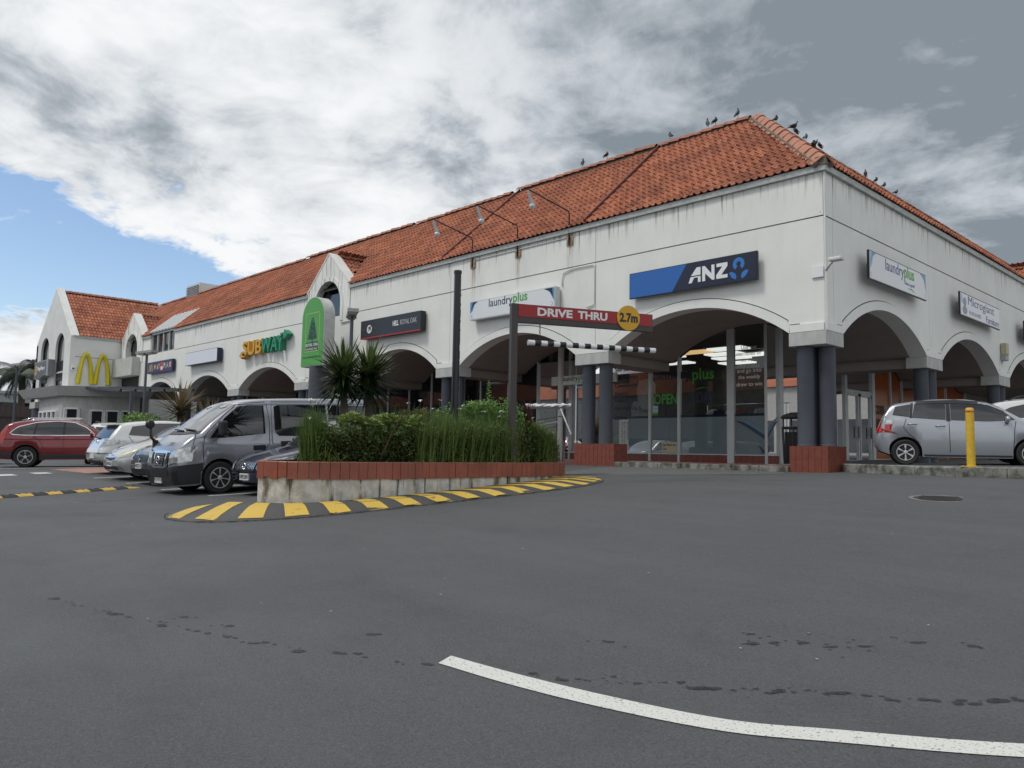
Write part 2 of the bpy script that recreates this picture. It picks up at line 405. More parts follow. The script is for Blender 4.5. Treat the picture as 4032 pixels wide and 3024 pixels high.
g.f = [(j * nx + i, j * nx + i + 1, (j + 1) * nx + i + 1, (j + 1) * nx + i) for j in range(len(gy) - 1) for i in range(nx - 1)]
def asphaltmat(name, base, dark=1.0):
    m = bpy.data.materials.new(name); m.use_nodes = True; t = m.node_tree; b = t.nodes['Principled BSDF']; L = t.links.new
    geo = nd(t, 'ShaderNodeNewGeometry')
    def noise(scale, det, rough=0.6, sc_=(1, 1, 1), ty='FBM'):
        mp = nd(t, 'ShaderNodeMapping'); L(geo.outputs['Position'], mp.inputs[0]); mp.inputs['Scale'].default_value = sc_
        n = nd(t, 'ShaderNodeTexNoise'); L(mp.outputs[0], n.inputs['Vector']); n.inputs['Scale'].default_value = scale; n.inputs['Detail'].default_value = det; n.inputs['Roughness'].default_value = rough
        return n.outputs[0]
    def rng(v, a, c, o0=0.0, o1=1.0):
        n = nd(t, 'ShaderNodeMapRange'); L(v, n.inputs[0])
        for i, k in zip((1, 2, 3, 4), (a, c, o0, o1)): n.inputs[i].default_value = k
        return n.outputs[0]
    def mixc(f, c1, c2):
        n = nd(t, 'ShaderNodeMixRGB'); L(f, n.inputs[0])
        for i, c in ((1, c1), (2, c2)):
            if isinstance(c, tuple): n.inputs[i].default_value = (*c, 1)
            else: L(c, n.inputs[i])
        return n.outputs[0]
    sc3 = lambda k: tuple(v * k for v in base)
    col = mixc(rng(noise(0.22, 6), 0.3, 0.7), sc3(0.78), sc3(1.14))
    gr = noise(70, 4, 0.85); col2 = mixc(rng(gr, 0.34, 0.68), sc3(0.50), sc3(1.55))
    mm = nd(t, 'ShaderNodeMixRGB'); mm.inputs[0].default_value = 0.75; L(col, mm.inputs[1]); L(col2, mm.inputs[2]); col = mm.outputs[0]
    sp2 = nd(t, 'ShaderNodeMath', operation='MULTIPLY'); L(rng(noise(34, 3, 0.7), 0.56, 0.66), sp2.inputs[0]); sp2.inputs[1].default_value = 0.45; col = mixc(sp2.outputs[0], col, sc3(0.42))
    sp3 = nd(t, 'ShaderNodeMath', operation='MULTIPLY'); L(rng(noise(48, 2, 0.6, (1, 1.3, 1)), 0.60, 0.70), sp3.inputs[0]); sp3.inputs[1].default_value = 0.40; col = mixc(sp3.outputs[0], col, sc3(2.0))
    pat = nd(t, 'ShaderNodeMath', operation='MULTIPLY'); L(rng(noise(0.9, 8, 0.72), 0.52, 0.68), pat.inputs[0]); pat.inputs[1].default_value = 0.30; col = mixc(pat.outputs[0], col, sc3(0.40))      # worn patches
    trk = nd(t, 'ShaderNodeMath', operation='MULTIPLY'); L(rng(noise(0.8, 5, 0.55, (0.25, 1.6, 1)), 0.5, 0.62), trk.inputs[0]); trk.inputs[1].default_value = 0.22; col = mixc(trk.outputs[0], col, sc3(1.35))
    fl = nd(t, 'ShaderNodeMath', operation='MULTIPLY'); L(rng(noise(30, 2, 0.5), 0.76, 0.79), fl.inputs[0]); fl.inputs[1].default_value = 0.7; col = mixc(fl.outputs[0], col, (0.2, 0.2, 0.19))
    L(col, b.inputs['Base Color'])
    L(rng(noise(0.5, 4), 0.3, 0.7, 0.62, 0.85), b.inputs['Roughness'])
    bp = nd(t, 'ShaderNodeBump'); bp.inputs['Strength'].default_value = 0.8; bp.inputs['Distance'].default_value = 0.012
    L(noise(95, 3, 0.8), bp.inputs['Height']); L(bp.outputs[0], b.inputs['Normal'])
    return m
M_asph = asphaltmat('asphalt', (0.080, 0.084, 0.089))
ground = g.build('ground', M_asph, smooth=True, kind='structure', label='dark grey asphalt of the sloping car park')

def paintmat(name, col, wear, under=(0.08, 0.08, 0.082)):
    return mat(name, col, 0.7, col2=under, vscale=wear[0], thr=wear[1], bump=0.3, bscale=90, detail=8)
M_wpaint = paintmat('worn_white_paint', (0.62, 0.62, 0.59), (75, (0.32, 0.44)))
M_wthin = paintmat('thin_white_paint', (0.40, 0.40, 0.39), (14, (0.46, 0.66)))
M_ypaint = paintmat('worn_yellow_paint', (0.60, 0.41, 0.07), (9, (0.28, 0.40)), (0.12, 0.10, 0.06))
M_pink = paintmat('faded_red_paint', (0.36, 0.20, 0.16), (3, (0.25, 0.5)))
M_oil = mat('oil_stain', (0.030, 0.031, 0.032), 0.6, var=0.25, vscale=20)
M_oil.node_tree.nodes['Principled BSDF'].inputs['Alpha'].default_value = 0.72

def ribbon(name, left, right, m, dz=0.005, sub=6, parent=None, **tags):
    b = MB(); rings = []
    for (p, q) in zip(left, right):
        row = []
        for k in range(sub + 1):
            x, y = p[0] + (q[0] - p[0]) * k / sub, p[1] + (q[1] - p[1]) * k / sub
            row.append((x, y, gz(x, y) + dz))
        rings.append(row)
    b.loft(rings, cap=False, closed=False)
    return b.build(name, m, parent, **tags)
def dense(pts, n):
    out = []
    pts = [Vector((*p, 0)) if len(p) == 2 else Vector(p) for p in pts]
    for i in range(len(pts) - 1):
        p0, p1, p2, p3 = pts[max(i - 1, 0)], pts[i], pts[i + 1], pts[min(i + 2, len(pts) - 1)]
        for k in range(n):
            u = k / n
            out.append(0.5 * ((2 * p1) + (p2 - p0) * u + (2 * p0 - 5 * p1 + 4 * p2 - p3) * u * u + (3 * p1 - p0 - 3 * p2 + p3) * u ** 3))
    out.append(pts[-1]); return out
# the long curved white line near the camera
lt = dense([(4.39, -14.84), (4.88, -14.79), (5.5, -14.69), (6.12, -14.53), (6.56, -14.28), (7.22, -13.87), (8.2, -13.1), (9.2, -12.1)], 6)
rt = dense([(4.44, -14.98), (5.00, -14.93), (5.58, -14.83), (6.18, -14.66), (6.62, -14.41), (7.28, -14.0), (8.28, -13.22), (9.3, -12.2)], 6)
ribbon('lane_line', lt, rt, M_wpaint, kind='structure', label='long curved white line painted across the foreground asphalt')
# parking bay hairpins (each a long narrow U), crossing squares, faded red patch
def hairpin(x, y0, y1, w=0.22, t=0.07):
    b = MB()
    def strip(ps, qs):
        b.loft([[(p[0], p[1], gz(p[0], p[1]) + 0.005), (q[0], q[1], gz(q[0], q[1]) + 0.005)] for p, q in zip(ps, qs)], cap=False, closed=False)
    ys = [y0 + 0.12 + (y1 - y0 - 0.12) * k / 8 for k in range(9)]
    for s_ in (-1, 1): strip([(x + s_ * w / 2, y) for y in ys], [(x + s_ * (w / 2 - t), y) for y in ys])
    an = [PI + PI * k / 8 for k in range(9)]
    strip([(x + w / 2 * math.cos(a), y0 + 0.12 + 0.12 * math.sin(a)) for a in an], [(x + (w / 2 - t) * math.cos(a), y0 + 0.12 + 0.06 * math.sin(a)) for a in an])
    return b
for x, nm in ((-7.24, 'between the navy sedan and the grey van'), (-9.69, 'beside the far wheels of the grey van'), (-11.94, 'in front of the small dark hatchback'), (-14.37, 'beside the white hatchback')):
    hairpin(x, -11.42, -7.0).build('bay_line', M_wpaint, kind='structure', label='white hairpin parking line ' + nm)
for (x, y), nm in (((-17.85, -11.85), 'nearer the red patch'), ((-17.29, -12.85), 'at the picture edge')):
    ribbon('crossing_mark', [(x - 0.35, y - 0.2), (x + 0.45, y - 0.2)], [(x - 0.35, y + 0.25), (x + 0.45, y + 0.25)], M_wpaint, kind='structure', label='white crossing square on the asphalt ' + nm)
ribbon('red_patch', [(-20.6, -10.9), (-18.4, -10.9), (-16.8, -10.9)], [(-21.6, -9.2), (-19.2, -9.2), (-16.8, -9.2)], M_pink, kind='structure', label='faded red painted patch behind the white hatchback')
ribbon('thin_line', [(-7.53, -13.83), (-7.66, -13.1), (-7.75, -12.47)], [(-7.47, -13.83), (-7.60, -13.1), (-7.69, -12.47)], M_wthin, kind='structure', label='thin worn white line left of the traffic island')
for x, nm in ((-22.2, 'first'), (-22.8, 'second')):
    ribbon('road_line', [(x, -12), (x + 1.9, -7)], [(x - .13, -12), (x + 1.77, -7)], M_wpaint, kind='structure', label='%s of the white lines under the red car' % nm)
# dark oil drips: two long dotted trails and loose spots
b = MB()
def blob(x, y, rx, ry, ang=0.0):
    n = 11; c = [(0, 0)]
    ph = [RND.uniform(0.7, 1.25) for _ in range(n)]
    pts = [(x, y, gz(x, y) + 0.004)]
    for k in range(n):
        a = 2 * PI * k / n; u, v = rx * ph[k] * math.cos(a), ry * ph[k] * math.sin(a)
        px, py = x + u * math.cos(ang) - v * math.sin(ang), y + u * math.sin(ang) + v * math.cos(ang)
        pts.append((px, py, gz(px, py) + 0.004))
    b.add(pts, [(0, 1 + k, 1 + (k + 1) % n) for k in range(n)])
def trail(p0, p1, n, big=()):
    d = math.atan2(p1[1] - p0[1], p1[0] - p0[0])
    for k in range(n):
        u = k / (n - 1) + RND.uniform(-0.4, 0.4) / n
        x, y = p0[0] + (p1[0] - p0[0]) * u, p0[1] + (p1[1] - p0[1]) * u
        s_ = RND.choice((0.006, 0.009, 0.014, 0.022)) * (2.0 if k in big else 1.0)
        blob(x + RND.gauss(0, 0.02), y + RND.gauss(0, 0.02), s_ * RND.uniform(1.2, 2.0), s_, d)
def trail_pl(pts, n, big):
    for k in range(len(pts) - 1):
        m_ = max(2, int(n * math.dist(pts[k], pts[k + 1]) / sum(math.dist(pts[i], pts[i + 1]) for i in range(len(pts) - 1))))
        trail(pts[k], pts[k + 1], m_)
    for q in big: blob(q[0], q[1], RND.uniform(.04, .07), RND.uniform(.022, .032), 0.75)
trail_pl([(5.01, -14.72), (5.33, -14.54), (5.52, -14.41), (5.84, -14.22), (6.1, -14.03), (6.35, -13.83), (6.59, -13.73), (6.86, -13.53), (7.08, -13.3), (7.6, -12.9)], 80, [(5.84, -14.22), (5.80, -14.25), (6.99, -13.39), (6.36, -13.83)])
trail_pl([(0.91, -16.16), (1.79, -15.97), (2.35, -15.83), (3.23, -15.56), (3.82, -15.31), (4.4, -15.06)], 46, [(1.79, -15.97), (3.61, -15.45), (3.65, -14.91), (0.91, -16.16)])
for q in ((4.92, -13.96), (5.61, -13.38), (5.7, -13.28), (5.84, -13.15), (6.0, -13.12), (6.15, -12.97), (6.36, -12.68), (6.63, -12.54), (5.5, -13.21), (2.74, -15.5), (2.26, -15.63)):
    blob(q[0], q[1], RND.uniform(0.035, 0.06), RND.uniform(0.02, 0.03), 0.75)
    for _ in range(3): blob(q[0] + RND.gauss(0, .07), q[1] + RND.gauss(0, .07), 0.014, 0.009, 0.75)
b.build('oil_spots', M_oil, ground, kind='stuff')
b = MB()
for _ in range(90):
    r_, f_ = RND.uniform(-6, 9), RND.uniform(4, 16); x, y = 8.27 + 0.692 * r_ - 0.7215 * f_, -18.08 + 0.7215 * r_ + 0.692 * f_; s_ = RND.uniform(.006, .02); a_ = RND.uniform(0, 3)
    b.add([(x + s_ * math.cos(a_), y + s_ * math.sin(a_), gz(x, y) + .006), (x - s_ * .6 * math.sin(a_), y + s_ * .6 * math.cos(a_), gz(x, y) + .009), (x - s_ * math.cos(a_), y - s_ * math.sin(a_), gz(x, y) + .006), (x + s_ * .5 * math.sin(a_), y - s_ * .5 * math.cos(a_), gz(x, y) + .006)], [(0, 1, 2, 3)])
b.build('litter_flakes', mat('litter_pale', (0.42, 0.41, 0.37), 0.8, var=.5, vscale=6), ground, kind='stuff')
# long cracks in the asphalt near the arcade and litter specks
b = MB()
def crack(p0, p1, w, n=14, jit=0.05):
    pts = [(p0[0] + (p1[0] - p0[0]) * k / n + RND.gauss(0, jit), p0[1] + (p1[1] - p0[1]) * k / n + RND.gauss(0, jit)) for k in range(n + 1)]
    nxp, nyp = -(p1[1] - p0[1]), p1[0] - p0[0]; l = math.hypot(nxp, nyp); nxp /= l; nyp /= l
    b.loft([[(x - nxp * ww, y - nyp * ww, gz(x, y) + 0.0045), (x + nxp * ww, y + nyp * ww, gz(x, y) + 0.0045)] for (x, y) in pts for ww in (w * RND.uniform(0.1, 1) / 2,)], cap=False, closed=False)
crack((-3.2, -3.5), (-0.2, -1.2), 0.03); crack((-1.6, -4.2), (0.9, -3.0), 0.05, 16, 0.08); crack((-0.9, -3.9), (1.6, -2.3), 0.025); crack((0.6, -2.2), (1.5, -1.4), 0.03)
crack((-2.4, -4.4), (2.0, -3.4), 0.02, 24, 0.06)
b.build('asphalt_crack', M_oil, ground, kind='stuff')

# lighter asphalt apron laid against the arcade kerb, with a ragged joint
ap = [(-6.15, -0.13), (-4.4, -0.13), (-2.6, -0.13), (-0.95, -0.13)]
aq = [(-5.6, -3.6), (-4.0, -3.2), (-2.1, -2.15), (-0.6, -0.95)]
ap_d, aq_d = dense(ap, 8), dense(aq, 8)
ribbon('apron', [(p.x, p.y) for p in ap_d], [(p.x + RND.gauss(0, .02), p.y + RND.gauss(0, .025)) for p in aq_d], asphaltmat('apron_asphalt', (0.118, 0.119, 0.119)), 0.004, 8, kind='structure', label='lighter asphalt apron in front of the arcade kerb')
# ------------------------------------------------------------------ shopping arcade building (corner at the origin, long front along -x, side along +y)
arcade = thing('shopping_arcade', 'white arcaded shopping building with terracotta tile roof and wide arches', 'building')
ZS, ZC, ZG, ZF, ZFT = 4.59, 5.52, 7.34, 8.41, 8.56     # arch spring, crown, groove, fascia bottom, fascia top
SLOPE = 0.885
FRONT = [(0.89, 6.51), (7.77, 13.30), (14.56, 19.56), (20.82, 23.72), (24.95, 30.72), (31.97, 37.60), (38.85, 44.40)]
SIDE = [(0.89, 6.50), (7.78, 13.52), (14.80, 20.10)]
def archz(s, arches):
    for a, b in arches:
        if a < s < b:
            h = (b - a) / 2; rise = min(ZC - ZS, h * 0.75); r = (h * h + rise * rise) / (2 * rise)
            return ZS + rise - r + math.sqrt(max(r * r - (s - (a + b) / 2) ** 2, 0))
    return ZS
def arcpts(a, b, off=0.0, n=28):
    h = (b - a) / 2; rise = min(ZC - ZS, h * 0.75); r = (h * h + rise * rise) / (2 * rise); c = (a + b) / 2; zc = ZS + rise - r
    t0 = math.asin(min(1, h / r)); R = r + off
    return [(c + R * math.sin(-t0 + 2 * t0 * k / n), zc + R * math.cos(-t0 + 2 * t0 * k / n)) for k in range(n + 1)]
def PF(s, y, z): return Vector((-s, y, z))          # front wall coordinates
def PS(s, y, z): return Vector((-y, s, z))          # side wall coordinates (y = depth into the building)
T_ = 0.45
def lower_panel(P, s0, s1, arches, ztop=ZG - 0.012):
    m = MB(); ss = sorted(set([s0, s1] + [q for a, b in arches for q in (a, b) if s0 < q < s1] + [s0 + (s1 - s0) * k / 60 for k in range(61)]))
    fr, bk = [], []
    for s in ss:
        zb = archz(s, arches)
        fr.append([P(s, 0, zb), P(s, 0, ztop)]); bk.append([P(s, T_, zb), P(s, T_, ztop)])
    for i in range(len(ss) - 1):
        a, b2, c, d = fr[i], fr[i + 1], bk[i], bk[i + 1]
        m.add([a[0], b2[0], b2[1], a[1]], [(0, 1, 2, 3)]); m.add([c[0], d[0], d[1], c[1]], [(3, 2, 1, 0)])
        m.add([a[0], b2[0], d[0], c[0]], [(3, 2, 1, 0)]); m.add([a[1], b2[1], d[1], c[1]], [(0, 1, 2, 3)])
    m.add([fr[0][0], fr[0][1], bk[0][1], bk[0][0]], [(0, 1, 2, 3)]); m.add([fr[-1][0], fr[-1][1], bk[-1][1], bk[-1][0]], [(3, 2, 1, 0)])
    return m
def pbox(P, s0, s1, y0, y1, z0, z1, m=None):
    m = m or MB(); a, b = P(s0, y0, z0), P(s1, y1, z1)
    return m.box(min(a.x, b.x), max(a.x, b.x), min(a.y, b.y), max(a.y, b.y), z0, z1)
G_ = 0.009
def lofted_arch_band(P, a, b):
    o, i = arcpts(a, b, 0.23), arcpts(a, b, 0.0)
    o = [(max(min(s, b + 0.02), a - 0.02), z) for s, z in o]
    m = MB(); y0, y1 = -0.035, 0.004
    for k in range(len(o) - 1):
        q = [i[k], i[k + 1], o[k + 1], o[k]]
        vs = [P(s, y0, z) for s, z in q] + [P(s, y1, z) for s, z in q]
        m.add(vs, [(0, 1, 2, 3), (7, 6, 5, 4)] + [(j, 4 + j, 4 + (j + 1) % 4, (j + 1) % 4) for j in range(4)])
    return m
M_groove_shade = mat('groove_shadow', (0.06, 0.06, 0.058), 0.9)
def dress(P, joints, arches, caps, wall):
    for s0, s1, ga in joints:
        lower_panel(P, s0 + G_, s1 - G_, arches).build('wall_panel', M_wall, wall)
        if not ga:
            for a_, b_ in (((s0, 39.62), (43.46, s1)) if ga == 0 and 36 < s0 < 40 and P is PF else ((s0, s1),)): pbox(P, a_ + G_, b_ - G_, -0.015, T_, ZG + 0.012, ZF).build('wall_panel', M_wall, wall)
    for a, b in arches: lofted_arch_band(P, a, b).build('arch_band', M_wall, wall, smooth='auto')
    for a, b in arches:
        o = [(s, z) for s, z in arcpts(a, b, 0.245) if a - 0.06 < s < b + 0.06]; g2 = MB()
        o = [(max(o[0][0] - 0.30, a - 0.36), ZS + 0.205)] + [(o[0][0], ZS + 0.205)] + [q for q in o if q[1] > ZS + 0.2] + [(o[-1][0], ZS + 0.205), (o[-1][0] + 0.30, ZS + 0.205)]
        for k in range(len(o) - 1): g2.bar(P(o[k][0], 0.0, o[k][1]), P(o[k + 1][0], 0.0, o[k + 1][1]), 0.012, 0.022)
        g2.build('arch_shade_line', M_groove_shade, wall)  # no groove is cut: a raised dark bar carries its shade as colour
    for a, b in caps: pbox(P, a + 0.02, b - 0.02, -0.035, 0.003, ZS + 0.005, ZS + 0.19).build('pier_band', M_wall, wall)
wall_f = box('front_wall', (-48.9, -0.03, T_ - 0.02, T_ + 0.10, ZS + 1.0, ZF), M_conc, arcade)
wall_s = box('side_wall', (-T_ - 0.10, -T_ + 0.02, 0.5, 40.0, ZS + 1.0, ZF), M_conc, arcade)
dress(PF, [(0, 7.02, 0), (7.02, 13.85, 0), (13.85, 20.50, 0), (20.50, 24.04, 1), (24.04, 31.0, 0), (31.0, 36.75, 0), (36.75, 44.77, 0)], FRONT, [(0, .89), (6.51, 7.77), (13.3, 14.56), (24.1, 24.95), (30.72, 31.97), (37.6, 38.85)], wall_f)
dress(PS, [(0.46, 6.85, 0), (6.85, 13.72, 0), (13.72, 20.50, 0), (20.50, 24.04, 1), (24.04, 40, 0)], SIDE, [(0.0, .89), (6.5, 7.78), (13.52, 14.8)], wall_s)
box('wall_panel', (-0.45, 0.0, 0.009, 0.455, ZS, ZG - 0.012), M_wall, wall_f); box('wall_panel', (-0.45, 0.015, 0.009, 0.455, ZG + 0.012, ZF), M_wall, wall_f)
# groove backing
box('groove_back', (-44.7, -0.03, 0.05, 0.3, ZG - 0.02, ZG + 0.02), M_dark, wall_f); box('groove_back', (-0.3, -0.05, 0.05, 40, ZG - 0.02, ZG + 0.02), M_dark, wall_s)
# corner trim, small conduit
m = MB(); m.box(0.016, 0.05, -0.03, 0.02, ZS, ZF); m.build('corner_bead', M_wall2, wall_f)
# fascia strips under the tiles
for a, b in ((0, 20.53), (24.0, 39.6), (43.4, 44.9)): pbox(PF, a - (0.10 if a == 0 else 0), b, -0.10, 0.12, ZF, ZFT).build('fascia', M_fascia, arcade)
for a, b in ((0.122, 20.5), (24.0, 40)): pbox(PS, a, b, -0.10, 0.12, ZF + 0.002, ZFT).build('fascia', M_fascia, arcade)
# caps, columns and plinths
def tiled_plinth(x0, x1, y0, y1, z0, z1, parent):
    pl = box('plinth', (x0 + 0.012, x1 - 0.012, y0 + 0.012, y1 - 0.012, z0 - 0.3, z1 - 0.006), M_grout, parent)
    zm = z0 + (z1 - z0) * 0.5
    for z_a, z_b in ((z0 - 0.1, zm), (zm, z1)):
        n = max(1, round((x1 - x0) / 0.155)); w = (x1 - x0) / n
        for k in range(n):
            for yy, sg in ((y0, 1), (y1, -1)):
                box('tile', (x0 + k * w + 0.004, x0 + (k + 1) * w - 0.004, min(yy, yy + sg * 0.02), max(yy, yy + sg * 0.02), z_a + 0.004, z_b - 0.004), M_redtile, pl)
        n = max(1, round((y1 - y0) / 0.155)); w = (y1 - y0) / n
        for k in range(n):
            for xx, sg in ((x0, 1), (x1, -1)):
                box('tile', (min(xx, xx + sg * 0.02), max(xx, xx + sg * 0.02), y0 + k * w + 0.004, y0 + (k + 1) * w - 0.004, z_a + 0.004, z_b - 0.004), M_redtile, pl)
    box('cap_tile', (x0, x1, y0, y1, z1 - 0.005, z1 + 0.012), M_redtile, pl)
def column(x, y, z0, parent, r=0.2):
    m = lathe([(r + 0.012, z0), (r + 0.012, z0 + 0.05), (r, z0 + 0.06), (r, 4.22), (r + 0.01, 4.24), (r + 0.01, 4.27)], 28, c=(x, y, 0))
    return m.build('column', M_column, parent, smooth='auto')
def cap_block(x0, x1, y0, y1, parent):
    return box('column_cap', (x0, x1, y0, y1, 4.262, ZS), M_conc, parent, bevel=0.012)
cap_block(-0.90, 0.03, -0.03, 0.91, arcade)
for x, y in ((-0.62, 0.25), (-0.25, 0.58), (-0.66, 0.64)): column(x, y, 1.86, arcade)
tiled_plinth(-0.92, 0.02, -0.02, 0.98, 1.26, 1.86, arcade)
for a, b in ((6.51, 7.77), (13.3, 14.56), (19.56, 20.82), (23.72, 24.95), (30.72, 31.97), (37.6, 38.85)):
    cap_block(-b - 0.02, -a + 0.02, -0.03, 0.56, arcade)
    c = (a + b) / 2; zb = gz(-c, -0.3)
    for s in (c - 0.33, c + 0.33): column(-s, 0.26, zb + 0.5 if c < 10 else zb, arcade)
    if c < 16: tiled_plinth(-b - 0.03, -a + 0.24 if c < 10 else -a, -0.02, 0.6, zb, 1.89 if c < 10 else zb + 0.6, arcade)
for a, b in ((6.5, 7.78), (13.52, 14.8)):
    cap_block(-0.56, 0.03, a - 0.02, b + 0.02, arcade)
    c = (a + b) / 2
    for s in (c - 0.33, c + 0.33): column(-0.26, s, 1.5, arcade)
# vaulted soffit of the arcade (barrel behind each arch, groin at the corner)
DEP = 3.34
def soffit(P, s0, s1, arches, y0, y1, extra=None):
    m = MB(); ss = sorted(set([s0, s1] + [s0 + (s1 - s0) * k / int((s1 - s0) * 9) for k in range(int((s1 - s0) * 9) + 1)]))
    ys = [y0 + (y1 - y0) * k / 10 for k in range(11)]
    rows = [[P(s, y, max(archz(s, arches), archz(y, extra) if extra else 0)) for y in ys] for s in ss]
    return m.loft(rows, cap=False, closed=False)
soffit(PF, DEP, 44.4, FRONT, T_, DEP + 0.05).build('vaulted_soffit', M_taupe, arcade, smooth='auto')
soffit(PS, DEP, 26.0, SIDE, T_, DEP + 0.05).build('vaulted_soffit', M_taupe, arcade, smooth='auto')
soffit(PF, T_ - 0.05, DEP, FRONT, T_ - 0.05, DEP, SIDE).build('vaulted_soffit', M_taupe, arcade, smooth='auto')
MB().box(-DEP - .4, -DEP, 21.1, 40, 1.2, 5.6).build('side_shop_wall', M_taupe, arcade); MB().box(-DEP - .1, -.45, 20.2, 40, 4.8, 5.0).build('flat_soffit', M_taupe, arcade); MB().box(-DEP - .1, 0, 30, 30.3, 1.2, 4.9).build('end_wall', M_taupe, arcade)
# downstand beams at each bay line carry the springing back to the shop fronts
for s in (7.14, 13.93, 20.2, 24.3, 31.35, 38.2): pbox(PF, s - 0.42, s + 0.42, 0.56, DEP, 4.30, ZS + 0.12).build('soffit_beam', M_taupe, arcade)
for s in (7.14, 14.16): pbox(PS, s - 0.42, s + 0.42, 0.56, DEP, 4.30, ZS + 0.12).build('soffit_beam', M_taupe, arcade)
# roof deck body, floors, back
m = MB(); zr = 11.98
m.add([(-48.9, -0.02, ZFT - 0.03), (0.02, -0.02, ZFT - 0.03), (-3.79, 3.79, zr), (-56, 3.79, zr), (0.02, 40, ZFT - 0.03), (-3.79, 40, zr), (-48.9, 0.4, ZFT - 0.03)],
      [(0, 1, 2, 3), (1, 4, 5, 2)]); m.build('roof_deck', M_dark, arcade)
m = MB().box(-48.9, -3.79, 3.9, 12, 8.4, 11.9); m.build('upper_block', M_conc, arcade)
# arcade floor: tiled slab with a concrete edge
fl = MB().box(-30, -0.02, 0.06, DEP + 0.1, 1.0, 1.40); fl.box(-DEP - 0.1, -0.02, DEP + 0.1, 26, 1.0, 1.402); fl.build('arcade_floor', M_floor, arcade)
m = MB(); n = 7
for k in range(n):
    a, b_ = -6.2 + k * (5.28 / n), -6.2 + (k + 1) * (5.28 / n) - 0.008
    box('kerb_stone', (a, b_, -0.10 - 0.01 * RND.random(), 0.07, 1.0, 1.385 + 0.008 * RND.random()), M_kerb, arcade, bevel=0.02)

# ------------------------------------------------------------------ roof tiles
tp = []      # cross-section of one tile: pan then roll
for u, h in ((0.0, 0.0), (0.05, -0.008), (0.10, -0.004), (0.122, 0.012), (0.142, 0.048), (0.168, 0.062), (0.194, 0.048), (0.214, 0.010)): tp.append((u - 0.107, h))
TW, TG = 0.21, 0.372
def tile_geo():
    v = []; f = []; n = len(tp)
    for (d, lift) in ((0.0, 0.040), (TG + 0.06, 0.0)):
        for u, h in tp: v.append((u, d, h * (1.0 if d == 0 else 0.92) + lift))
    for u, h in tp: v.append((u, 0.0, h + 0.012))
    for i in range(n - 1):
        f.append((i, i + 1, n + i + 1, n + i)); f.append((2 * n + i, 2 * n + i + 1, i + 1, i))
    return v, f
TV, TF = tile_geo(); TVA = np.array(TV)
tile_me = MB().add(TV, TF).build('tile', M_tile, mesh_only=True, recalc=False, smooth='auto')
roof = MB().box(-48, -3.9, 3.70, 3.88, 11.9, 12.08).build('roof', M_mortar, arcade)
tiles = []       # (matrix rows, s, near?)
def slope_frame(P, s, t):
    # origin on the eave plane at run t up the slope
    o = P(s, -0.13 + t / math.sqrt(1 + SLOPE ** 2), ZFT + 0.0 + t * SLOPE / math.sqrt(1 + SLOPE ** 2))
    up = (P(0, 1, SLOPE) - P(0, 0, 0)).normalized(); ux = (P(1, 0, 0) - P(0, 0, 0)).normalized()
    return o, ux, up
SL = 3.89 * math.sqrt(1 + SLOPE ** 2)
NC = int(SL / TG)
def gable_skip(s, y, c, hw, za):
    zd = za - abs(s - c) / hw * (za - 8.56)
    return abs(s - c) < hw and zd > ZFT + (y + 0.1) * SLOPE - 0.03
def run_slope(P, s1, gables, sky=None):
    k = 0
    while True:
        s = 0.05 + TW * k; k += 1
        if s > s1: break
        for c in range(NC + 1):
            t = c * TG
            if t > SL - 0.12: continue
            o, ux, up = slope_frame(P, s, t)
            y = -0.13 + t / math.sqrt(1 + SLOPE ** 2)
            if s < y + 0.19: continue
            if any(gable_skip(s, y, *g_) for g_ in gables): continue
            if sky and sky[0] < s < sky[1] and y < sky[2]: continue
            step = 0.012 * (int(s / 7.0) % 2)
            w = ux.cross(up)
            if w.z < 0: w = -w
            tiles.append((o + w * step, ux, up, w, s, P is PF))
run_slope(PF, 52.6, [(22.27, 1.78, 10.2), (46.75, 1.95, 10.3)], (39.6, 43.5, 1.3))
run_slope(PS, 40, [(22.27, 1.78, 10.2)])
tiles.sort(key=lambda q: (q[0] - CAMP).length)
for (o, ux, up, w, s, fr) in tiles[:300]:
    j = RND.gauss(0, 0.012)
    M = Matrix((ux, up, w)).transposed().to_4x4(); M = M @ Matrix.Rotation(j, 4, 'Z'); M.translation = o + w * RND.gauss(0, 0.004)
    inst('tile', tile_me, roof, M)
def tile_mass(lst, name, parent):
    V, F, A = [], [], []
    for (o, ux, up, w, s, fr) in lst:
        B = np.array([ux, up, w]); b_ = len(V) * 0
        V.append(TVA @ B + np.array(o) + np.array(w) * RND.gauss(0, 0.005)); A.append(RND.random())
    nv = len(TVA); VV = np.concatenate(V)
    FF = [tuple(i + nv * k for i in f) for k in range(len(V)) for f in TF]
    me = bpy.data.meshes.new(name); me.from_pydata(VV.tolist(), [], FF); me.materials.append(M_tile)
    me.polygons.foreach_set('use_smooth', [True] * len(me.polygons)); me.set_sharp_from_angle(angle=R_(38))
    at = me.attributes.new('var', 'FLOAT', 'POINT'); at.data.foreach_set('value', np.repeat(np.array(A, dtype=np.float32), nv))
    return link(bpy.data.objects.new(name, me), parent, kind='stuff')
tile_mass(tiles[300:], 'tile_field', roof)
